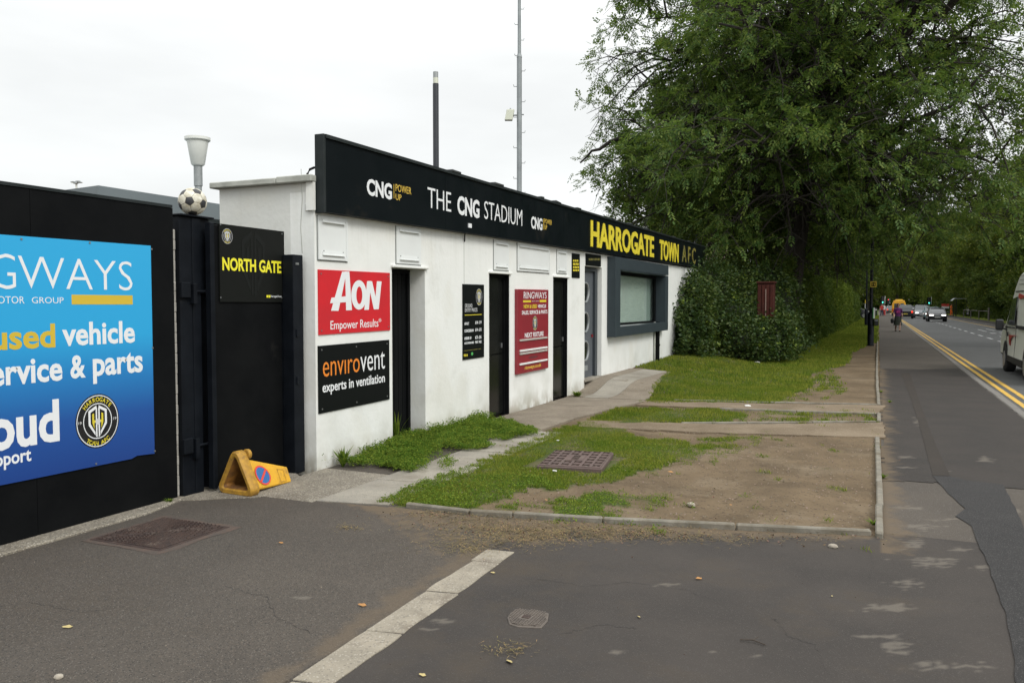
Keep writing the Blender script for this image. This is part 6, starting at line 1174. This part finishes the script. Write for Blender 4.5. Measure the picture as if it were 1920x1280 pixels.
def signal(label, px, Y, z, col, white=True, base_h=0):
    x = PY(px, 570, Y)[0]; r = thing('traffic_light', label, 'traffic light', (x, Y, 0))
    MB().tube([(x, Y, 0), (x, Y, z)], .06, 8).build('pole', 'metal_grey', r); MB().box(x - .28, x + .28, Y - .04, Y + .02, z - .5, z + .7).build('backing_board', 'black_paint', r, bev=.05); MB().box(x - .16, x + .16, Y - .2, Y - .041, z - .42, z + .62).build('housing', 'plastic_black', r, bev=.03)
    MB().box(x + .28, x + .34, Y - .05, Y, z - .5, z + .72).build('board_edge', 'white_print', r)
    for k, c in enumerate(('signal_green', None, 'signal_red')):
        zz = z - .25 + k * .35; MB().tube([(x, Y - .2, zz), (x, Y - .23, zz)], .09, 12).build('lens', c if c == col else 'glass_dark', r)
signal('green traffic light on the left beyond the parked car', 1655, 140, 2.3, 'signal_green'); signal('green traffic light across the road above the oncoming cars', 1742, 150, 2.2, 'signal_green'); signal('small red traffic light in the far middle of the road', 1665.5, 210, 2.4, 'signal_red')
# ================================================================== VEHICLES
def profile_loft(b, prof, hw, tumble, mi=0):
    pass
def wheel(parent, x, y, r=.32, w=.2, side=1, rim='wheel_rim'):
    t_ = MB().tube([(x - w / 2, y, r), (x + w / 2, y, r)], r, 20).build('wheel', 'tyre', parent, local=True, bev=.02)
    MB().tube([(x + side * (w / 2 + .002), y, r), (x + side * (w / 2 + .012), y, r)], r * .62, 16).build('rim', rim, t_, local=True); return t_
def car(label, kind, paint, loc, rz, lights=True, group='oncoming and queuing cars', cat='car', rear=False):
    """nose at -Y. Lofted body with roof glasshouse, bumpers, lamps, plate, mirrors, wheels"""
    r = thing('car', label, cat, loc, rz, group)
    L, Wd_, H, hood, bel = {'hatch': (4.1, 1.74, 1.48, .92, .88), 'saloon': (4.5, 1.78, 1.43, .9, .88), 'suv': (4.5, 1.88, 1.72, 1.08, 1.02), 'estate': (4.6, 1.8, 1.5, .92, .9)}[kind]; hw = Wd_ / 2
    st_ = [(-L / 2, .42, .62, .80), (-L / 2 + .10, .25, .74, .93), (-L / 2 + .9, .22, hood, 1.0), (-L / 2 + 1.15, .22, bel + .02, 1.0), (0, .2, bel + .04, 1.0), (L / 2 - .9, .22, bel + .06, 1.0), (L / 2 - .12, .27, bel + .03, .95), (L / 2, .42, bel - .08, .86)]
    ringsL = []
    for y, z0, z1, k in st_: w = hw * k; ringsL.append([(-w * .9, y, z0), (-w, y, z0 + .18), (-w, y, (z0 + z1) / 2 + .08), (-w * .93, y, z1 - .02), (-w * .6, y, z1 + .02), (w * .6, y, z1 + .02), (w * .93, y, z1 - .02), (w, y, (z0 + z1) / 2 + .08), (w, y, z0 + .18), (w * .9, y, z0)])
    MB().loft(ringsL).build('body', paint, r, smooth=True, local=True)
    wy0 = -L / 2 + 1.0; wy1 = wy0 + .72; ry1 = L / 2 - (.75 if kind == 'saloon' else .22); ry0 = ry1 - (.7 if kind == 'saloon' else .45)
    g_ = [(wy0, bel - .02, bel, .90), (wy1, bel - .02, H - .02, .74), (0.1, bel, H, .75), (ry0, bel, H - .03, .74), (ry1, bel, bel + .06, .84)]
    ringsG = [[(-hw * .90, y, z0), (-hw * k, y, z1 - .05 if z1 > bel + .1 else z1), (-hw * k * .85, y, z1), (hw * k * .85, y, z1), (hw * k, y, z1 - .05 if z1 > bel + .1 else z1), (hw * .90, y, z0)] for y, z0, z1, k in g_]
    MB().loft(ringsG).build('glasshouse', 'glass_car', r, smooth=True, local=True)
    MB().add([(-hw * .66, wy1 - .02, H - .005), (hw * .66, wy1 - .02, H - .005), (hw * .66, ry0, H - .01), (-hw * .66, ry0, H - .01), (-hw * .62, wy1 + .1, H + .022), (hw * .62, wy1 + .1, H + .022), (hw * .62, ry0 - .1, H + .015), (-hw * .62, ry0 - .1, H + .015)], [(4, 5, 6, 7), (0, 1, 5, 4), (1, 2, 6, 5), (2, 3, 7, 6), (3, 0, 4, 7)]).build('roof', paint, r, smooth=True, local=True)
    for s in (-1, 1):
        MB().tube([(s * hw * .91, wy0 + .02, bel), (s * hw * .75, wy1, H - .04), (s * hw * .75, ry0, H - .05), (s * hw * .85, ry1, bel + .05)], .035, 5).build('pillar', paint, r, local=True)
        for y in (-L / 2 + .85, L / 2 - .85): wheel(r, s * (hw - .10), y, .33 if kind != 'suv' else .37, .21, s)
        MB().box(s * hw * .62 - .2, s * hw * .62 + .2, -L / 2 - .015, -L / 2 + .12, .60, .74).build('headlight', 'headlight_on' if lights else 'headlamp', r, bev=.03, local=True)
        MB().box(s * hw * .78 - .1, s * hw * .78 + .1, L / 2 - .1, L / 2 + .015, .72, .98).build('tail_light', 'brake_on' if rear else 'tail_red', r, bev=.02, local=True)
        MB().box(s * (hw + .10) - .09, s * (hw + .10) + .09, wy0 + .25, wy0 + .35, bel, bel + .14).build('mirror', paint, r, bev=.02, local=True)
    MB().box(-hw * .55, hw * .55, -L / 2 - .02, -L / 2 + .05, .36, .56).build('grille', 'plastic_black', r, bev=.02, local=True); MB().box(-.26, .26, -L / 2 - .035, -L / 2 - .021, .42, .52).build('number_plate', 'plate_white', r, local=True)
    MB().box(-.26, .26, L / 2 + .0, L / 2 + .018, .55, .65).build('number_plate', 'plate_yellow', r, local=True); return r
def at(px, Y, z=-.1): return (PY(px, 590, Y)[0], Y, z)
car('dark blue black saloon with lit headlights, first of the oncoming cars', 'saloon', 'car_black', at(1755.5, 97), 0)
car('pale teal silver car half hidden behind the first oncoming saloon', 'hatch', 'car_teal', at(1746.5, 111), 0)
car('dark tall car with one bright headlight, third in the oncoming line', 'suv', 'car_grey', at(1727, 124), 0)
car('silver car, fourth in the oncoming line', 'estate', 'car_silver', at(1716, 142), 0); car('white car behind the silver one in the oncoming line', 'hatch', 'car_white', at(1708, 158), 0); car('white van like car far back in the oncoming line', 'suv', 'car_white', at(1690, 215), 0)
car('black estate car with red tail lights driving away beside the yellow vehicle', 'suv', 'car_black', at(1697, 118), math.pi, lights=False, rear=True, group=None)
car('small dark car ahead of the yellow vehicle', 'hatch', 'car_grey', at(1671, 175), math.pi, lights=False, rear=True, group=None); car('white car far ahead beyond the yellow vehicle', 'estate', 'car_white', at(1669, 230), math.pi, lights=False, group=None); car('silver car far away by the red light', 'hatch', 'car_silver', at(1664, 260), math.pi, lights=False, group=None)
car('dark car parked in the opening at the end of the hedge, nose to the road', 'suv', 'car_black', (-2.95, 106.5, 0), math.pi / 2, lights=False, group=None)
# yellow high-roofed van ahead
yv = thing('van', 'bright yellow high roofed van seen from behind past the walking woman', 'van', (0, 0, 0))
MB().loft([[(-.95, y, .35), (-.98, y, 1.0), (-.93, y, 1.9), (-.72, y, 2.42), (.72, y, 2.42), (.93, y, 1.9), (.98, y, 1.0), (.95, y, .35)] for y in (0, 4.2)]).build('body', 'car_yellow', yv, bev=.05, local=True)
for s in (-1, 1): MB().box(s * .42 - .26, s * .42 + .26, -.02, -.001, 1.25, 1.95).build('rear_window', 'glass_car', yv, bev=.03, local=True); MB().box(s * .86 - .08, s * .86 + .08, -.03, -.001, .8, 1.2).build('tail_light', 'tail_red', yv, local=True); wheel(yv, s * .84, .8, .34, .22, s); wheel(yv, s * .84, 3.6, .34, .22, s)
MB().box(-.95, .95, -.06, -.001, .35, .6).build('bumper', 'plastic_black', yv, bev=.02, local=True); MB().box(-.5, .5, .6, .9, 2.425, 2.58).build('roof_beacon', 'gold_bar', yv, bev=.03, local=True)
yv.location = at(1685.5, 138)
# white van in the near lane, driving away
VX = 3.0; vn = thing('van', 'old white panel van with raised roof and red side stripes at the right edge', 'van', (VX, 20.2, -.1))
hwid = 1.0
# side silhouette (y, z) of one flank, nose at +Y
def flank(x, xm):
    pass
prof = [(0, .42), (.0, 1.0), (.02, 1.95), (.10, 2.42), (.5, 2.52), (3.1, 2.50), (3.35, 2.42), (3.62, 2.18), (4.35, 1.28), (5.02, 1.05), (5.28, .92), (5.38, .70), (5.36, .42), (4.2, .38), (2, .38)]
prof = [(y, z) for y, z in prof]
b = MB(); n = len(prof); inset = lambda z: .0 if z < 1.15 else .16 * ((z - 1.15) / 1.4) ** 1.5
rgs = []
for fx_ in (0, 1):
    pass
v = []
for sgn, xx in ((0, 0.0), (0, .05), (1, 2 * hwid - .05), (1, 2 * hwid)):
    rr = .04 if xx in (0.0, 2 * hwid) else 0
    ring_ = []
    for y, z in prof:
        cy, cz = 2.6, 1.3; yy_ = y + (cy - y) * rr * .5; zz_ = z + (cz - z) * rr; i_ = inset(zz_); ring_.append((xx + (i_ if sgn == 0 else -i_), yy_, zz_))
    v.append(ring_)
vb = MB().loft(v).build('body', 'van_white', vn, smooth=True, local=True)
sx = lambda z: inset(z)
def vside(pts, matn, name, off=.012, th=.02):
    b = MB(); m_ = len(pts); b.add([(sx(z) - off, y, z) for y, z in pts] + [(sx(z) - off + th, y, z) for y, z in pts], [tuple(range(m_)), tuple(range(m_, 2 * m_))[::-1]] + [(i, (i + 1) % m_, m_ + (i + 1) % m_, m_ + i) for i in range(m_)]); return b.build(name, matn, vn, local=True)
vside([(3.05, 1.22), (4.22, 1.22), (3.72, 1.86), (3.05, 1.90)], 'glass_car', 'side_window')
vside([(2.96, 1.14), (4.45, 1.14), (4.45, 1.165), (2.96, 1.165)], 'plastic_black', 'window_rail'); vside([(.1, 1.14), (2.7, 1.14), (2.7, 1.22), (.1, 1.22)], 'plastic_black', 'rub_strip')
for yq in (2.92, 4.28): vside([(yq, .42), (yq + .012, .42), (yq + .012, 1.92 if yq < 4 else 1.2), (yq, 1.92 if yq < 4 else 1.2)], 'plastic_black', 'door_gap', .004, .01)
vside([(.1, 2.02), (3.5, 2.02), (3.5, 2.045), (.1, 2.045)], 'plastic_black', 'roof_seam', .008, .012)
for zz in (2.2, 2.3, 2.4): vside([(.3, zz), (3.2, zz), (3.2, zz + .012), (.3, zz + .012)], 'edge_dark', 'roof_rib', .006, .01)
vside([(3.62, .70), (3.80, .80), (3.84, .955), (2.5, .985), (3.3, .93), (3.55, .86)][::-1], 'stripe_red', 'stripe', .008); vside([(1.8, 1.9), (2.9, 1.98), (2.9, 1.90), (2.55, 1.84)], 'stripe_red', 'stripe', .008)
vside([(3.92, .92), (4.06, .92), (4.06, 1.03), (3.92, 1.03)], 'plastic_black', 'door_handle', .02)
for yq in (1.15, 4.42):
    a = MB(); pr = [(yq + .44 * math.cos(t_ * math.pi / 12), .34 + .46 * math.sin(t_ * math.pi / 12)) for t_ in range(13)]; a.add([(-.006, y, max(z, .34)) for y, z in pr] + [(-.006, yq - .44, .30), (-.006, yq + .44, .30)], [tuple(range(13)) + (13, 14)]).build('wheel_arch', 'plastic_black', vn, local=True)
    t_ = MB().tube([(-.02, yq, .33), (.22, yq, .33)], .335, 26).build('wheel', 'tyre', vn, bev=.03, local=True); MB().tube([(-.03, yq, .33), (-.022, yq, .33)], .20, 18).build('rim', 'wheel_rim', t_, local=True)
    MB().tube([(1.78, yq, .33), (2.02, yq, .33)], .335, 26).build('wheel', 'tyre', vn, bev=.03, local=True)
MB().box(-.012, .03, 1.65, 3.95, .30, .44).build('sill', 'plastic_black', vn, local=True); MB().box(.02, 1.98, 5.3, 5.46, .38, .66).build('bumper', 'plastic_black', vn, bev=.04, local=True); MB().box(.1, 1.9, .3, 5.1, .22, .36).build('underside', 'plastic_black', vn, local=True)
MB().box(-.24, -.06, 4.32, 4.43, 1.06, 1.34).build('mirror', 'plastic_black', vn, bev=.03, local=True); MB().tube([(-.12, 4.38, 1.12), (.02, 4.34, 1.08)], .025, 6).build('mirror_arm', 'plastic_black', vn, local=True)
MB().add([(.20, 4.30, 1.30), (1.80, 4.30, 1.30), (1.74, 3.66, 2.14), (.26, 3.66, 2.14)], [(0, 1, 2, 3)]).build('windscreen', 'glass_car', vn, local=True).data.transform(Matrix.Translation((0, .03, .03)))
for s in (.45, 1.55): MB().box(s - .36, s + .36, -.02, -.001, 1.3, 1.9).build('rear_window', 'glass_car', vn, bev=.03, local=True); MB().box((.02 if s < 1 else 1.86), (.14 if s < 1 else 1.98), -.03, -.001, .7, 1.1).build('tail_light', 'tail_red', vn, local=True)
MB().box(-.0, 2.0, -.10, -.001, .36, .52).build('bumper', 'plastic_black', vn, bev=.03, local=True)
# ================================================================== ACROSS THE ROAD
bs_ = thing('bus_shelter', 'dark bus shelter with a curved roof across the road', 'bus shelter', (10.6, 0, 0)); Yb = 133.0
x0_ = PY(1786, 580, Yb)[0]; x1_ = PY(1800, 580, Yb)[0]
MB().loft([[(x0_ - .2 + .6 * u, yq, 2.25 + .35 * math.sin(u * math.pi * .6)) for u in (0, .25, .5, .75, 1)] + [(x0_ - .2 + .6 * u, yq, 2.20 + .35 * math.sin(u * math.pi * .6)) for u in (1, .75, .5, .25, 0)] for yq in (Yb - 2, Yb + 2)]).build('roof', 'metal_grey', bs_)
MB().box(x0_ + .2, x0_ + 2.2, Yb - 2, Yb + 2, 2.48, 2.55).build('roof_panel', 'metal_grey', bs_)
for yq in (Yb - 1.9, Yb + 1.9):
    for xq in (x0_ + .3, x0_ + 1.9): MB().tube([(xq, yq, 0), (xq, yq, 2.4)], .05, 8).build('post', 'post_black', bs_)
MB().box(x0_ + 1.9, x0_ + 1.93, Yb - 1.8, Yb + 1.8, .3, 2.2).build('glass_panel', 'glass_car', bs_); MB().box(x0_ + 1.3, x0_ + 1.6, Yb - 1.5, Yb + 1.5, .45, .5).build('bench', 'plastic_black', bs_)
rl = thing('railing', 'low grey metal rail with end post across the road by the shelter', 'railing', (10.5, 108, 0)); ya, yb2 = 100.0, 128.0
xr_ = 10.6; MB().tube([(xr_, ya, .95), (xr_, yb2, .95)], .04, 8).build('rail', 'asphalt_scuff', rl)
for yq in np.linspace(ya, yb2, 4): MB().tube([(xr_, yq, 0), (xr_, yq, .98 if yq > ya else 1.35)], .06 if yq > ya else .1, 8).build('post', 'asphalt_scuff', rl)
for lab, px in (('left of two red and white boards on posts across the road', 1769), ('right of two red and white boards on posts across the road', 1776)):
    x = PY(px, 575, 150)[0]; z = PY(px, 574.5, 150)[1]; q = thing('roadside_board', lab, 'sign', (x, 150, 0)); MB().tube([(x, 150, 0), (x, 150, z)], .05, 6).build('post', 'post_black', q); MB().box(x - .28, x + .28, 149.9, 149.95, z + .02, z + .45).build('board', 'red_print', q); MB().box(x - .28, x + .28, 149.9, 149.95, z - .3, z + .018).build('lower_board', 'white_print', q)
# ================================================================== PEOPLE
def skinned(name, joints, bones, matn, parent, sub=2):
    me = bpy.data.meshes.new(name); me.from_pydata([j[0] for j in joints], bones, []); o = bpy.data.objects.new(name, me); link(o)
    sk = o.modifiers.new('s', 'SKIN'); sv_ = me.skin_vertices[0].data
    for i, j in enumerate(joints): rr = j[1]; sv_[i].radius = rr if hasattr(rr, '__len__') else (rr, rr)
    sv_[0].use_root = True; ss = o.modifiers.new('u', 'SUBSURF'); ss.levels = ss.render_levels = sub
    dg = bpy.context.evaluated_depsgraph_get(); m2 = bpy.data.meshes.new_from_object(o.evaluated_get(dg)); bpy.data.objects.remove(o); m2.materials.clear(); m2.materials.append(MATS[matn]); m2.shade_smooth(); m2.name = name
    p = bpy.data.objects.new(name, m2); link(p); p.parent = parent; return p
def person(label, loc, rz, h, top, legs='trousers', bottom='navy_cloth', hair='hair_brown', stride=.22, swing=.2, collar=None):
    """faces -Y. One continuous body, clothes over it"""
    r = thing('person', label, 'person', loc, rz); s = h / 1.70; V_ = lambda *a: tuple(c * s for c in a)
    J = [(V_(0, 0, .95), (.155 * s, .11 * s)), (V_(0, 0, 1.15), (.125 * s, .09 * s)), (V_(0, .01, 1.34), (.16 * s, .10 * s)), (V_(0, 0, 1.46), .06 * s), (V_(0, -.01, 1.54), .055 * s), (V_(0, -.02, 1.62), (.078 * s, .095 * s)), (V_(0, -.02, 1.685), .055 * s),
         (V_(.17, 0, 1.41), .055 * s), (V_(.23, .03 + swing * .2, 1.15), .043 * s), (V_(.25, -.10 + swing * .2, .93), .033 * s), (V_(-.17, 0, 1.41), .055 * s), (V_(-.23, .03 - swing * .2, 1.15), .043 * s), (V_(-.26, -.04 - swing * .6, .93), .033 * s),
         (V_(.09, 0, .85), .09 * s), (V_(.10, -stride * .5 - .03, .48), .062 * s), (V_(.10, -stride, .09), .042 * s), (V_(.10, -stride - .14, .035), .036 * s), (V_(-.09, 0, .85), .09 * s), (V_(-.10, stride * .35 - .04, .48), .062 * s), (V_(-.10, stride, .10), .042 * s), (V_(-.10, stride - .13, .035), .036 * s)]
    B_ = [(0, 1), (1, 2), (2, 3), (3, 4), (4, 5), (5, 6), (2, 7), (7, 8), (8, 9), (2, 10), (10, 11), (11, 12), (0, 13), (13, 14), (14, 15), (15, 16), (0, 17), (17, 18), (18, 19), (19, 20)]
    body = skinned('body', J, B_, 'skin', r)
    for sx_ in (1, -1):     # hands: palm and five separate fingers
        w = Vector(J[9][0] if sx_ > 0 else J[12][0]); hj = [(tuple(w), .026 * s), (tuple(w + Vector((0, -.02, -.07)) * s), .030 * s)]; bb = [(0, 1)]
        for k in range(4): o_ = Vector((0, (-.028 + .018 * k), -.09)) * s; hj += [(tuple(w + o_), .009 * s), (tuple(w + o_ + Vector((0, -.008, -.05 - .008 * (1 - abs(k - 1.5) / 1.5))) * s), .008 * s)]; bb += [(1, len(hj) - 2), (len(hj) - 2, len(hj) - 1)]
        hj += [(tuple(w + Vector((0, -.05, -.06)) * s), .010 * s)]; bb += [(0, len(hj) - 1)]; skinned('hand', hj, bb, 'skin', r, 1)
    G1 = lambda z, rx, ry, cy=0, n=18: [(rx * s * math.cos(2 * math.pi * k / n), cy * s + ry * s * math.sin(2 * math.pi * k / n), z * s) for k in range(n)]
    MB().loft([G1(.93, .185, .135), G1(1.05, .165, .125), G1(1.2, .165, .125), G1(1.36, .185, .13, .01), G1(1.44, .16, .10), G1(1.475, .085, .075)], cap=False).build('top', top, r, smooth=True, local=True)
    for sx_, e1 in ((1, J[8][0]), (-1, J[11][0])):
        sh_ = Vector((sx_ * .16, 0, 1.42)) * s; MB().tube([sh_, sh_.lerp(Vector(e1), .5), Vector(e1).lerp(sh_, .08)], [.075 * s, .066 * s, .06 * s], 10, cap=False).build('sleeve', top, r, smooth=True, local=True)
    if legs == 'skirt': MB().loft([G1(.98, .17, .125), G1(.85, .20, .16), G1(.6, .22, .20), G1(.38, .25, .24)], cap=False).build('skirt', bottom, r, smooth=True, local=True)
    else:
        for a, b_, c in ((13, 14, 15), (17, 18, 19)): A1, B1, C1 = (Vector(J[i][0]) for i in (a, b_, c)); MB().tube([A1 + Vector((0, 0, .12 * s)), A1, B1, C1 + Vector((0, 0, .02))], [.105 * s, .105 * s, .078 * s, .066 * s], 10, cap=False).build('trouser_leg', bottom, r, smooth=True, local=True)
        MB().loft([G1(.84, .175, .13), G1(.98, .175, .13)], cap=False).build('waistband', bottom, r, smooth=True, local=True)
    hd_ = Vector((0, -.02, 1.63)) * s
    b = MB(); b.rock((hd_.x, hd_.y + .022 * s, hd_.z + .028 * s), .100 * s, 3, 1.0); b.build('hair', hair, r, smooth=True, local=True)
    MB().tube([(0, hd_.y - .088 * s, hd_.z + .012 * s), (0, hd_.y - .112 * s, hd_.z - .018 * s)], [.008 * s, .014 * s], 6).build('nose', 'skin', r, local=True)
    for sx_ in (1, -1): MB().rock((sx_ * .032 * s, hd_.y - .088 * s, hd_.z + .012 * s), .009 * s, 1, .8).build('eye', 'plastic_black', r, local=True); MB().rock((sx_ * .082 * s, hd_.y, hd_.z - .005), .02 * s, 1, 1.3).build('ear', 'skin', r, local=True)
    MB().box(-.024 * s, .024 * s, hd_.y - .092 * s, hd_.y - .082 * s, hd_.z - .046 * s, hd_.z - .038 * s).build('mouth', 'red_cloth', r, local=True)
    for i in (16, 20): q = Vector(J[i][0]); MB().tube([q + Vector((0, .17 * s, .01)), q + Vector((0, .08 * s, .005)), q + Vector((0, -.05 * s, -.005))], [.042 * s, .046 * s, .034 * s], 10).build('shoe', 'black_cloth', r, smooth=True, local=True)
    return r
wx, wy = G(1683, 621)
wm = person('woman in a purple top and long dark skirt walking along the footway', (wx, wy, .005), .05, 1.66, 'purple_cloth', 'skirt', 'dark_skirt')
MB().box(-.10, .10, -.142, -.128, 1.12, 1.26).build('shirt_print', 'pink_cloth', wm, local=True)
q = Vector((wx - .30, wy - .12, .80)); hb = thing('handbag', 'black bag carried by the walking woman in purple', 'bag', tuple(q)); MB().box(q.x - .10, q.x + .08, q.y - .14, q.y + .14, .50, .78).build('body', 'black_cloth', hb, bev=.04); MB().tube([(q.x, q.y - .1, .76), (q.x + .02, q.y - .03, .93), (q.x + .02, q.y + .03, .93), (q.x, q.y + .1, .76)], .01, 6).build('strap', 'black_cloth', hb)
jx = wx + .16; cj = thing('jacket', 'black jacket hanging over the arm of the walking woman', 'jacket', (jx, wy, .9)); MB().loft([[(jx - .05 + .09 * math.cos(t_), wy + .10 * math.sin(t_), z) for t_ in np.linspace(0, 6.0, 12)] for z in (.95, .75, .5, .42)]).build('cloth', 'black_cloth', cj, smooth=True)
x = PY(1783.5, 590, 141)[0]; person('person in bright orange hi-vis clothes by the bus shelter across the road', (x, 141, 0), 1.2, 1.75, 'hi_vis', 'trousers', 'hi_vis', stride=.1)
for lab, px, Y, tp_, bt in (('person in red top far along the left footway', 1653.5, 130, 'red_cloth', 'navy_cloth'), ('person in pale top beside the one in red far along the footway', 1657.5, 136, 'white_cloth', 'red_cloth')):
    x = PY(px, 580, Y)[0]; person(lab, (x, Y, 0), .2, 1.72, tp_, 'trousers', bt, stride=.16)
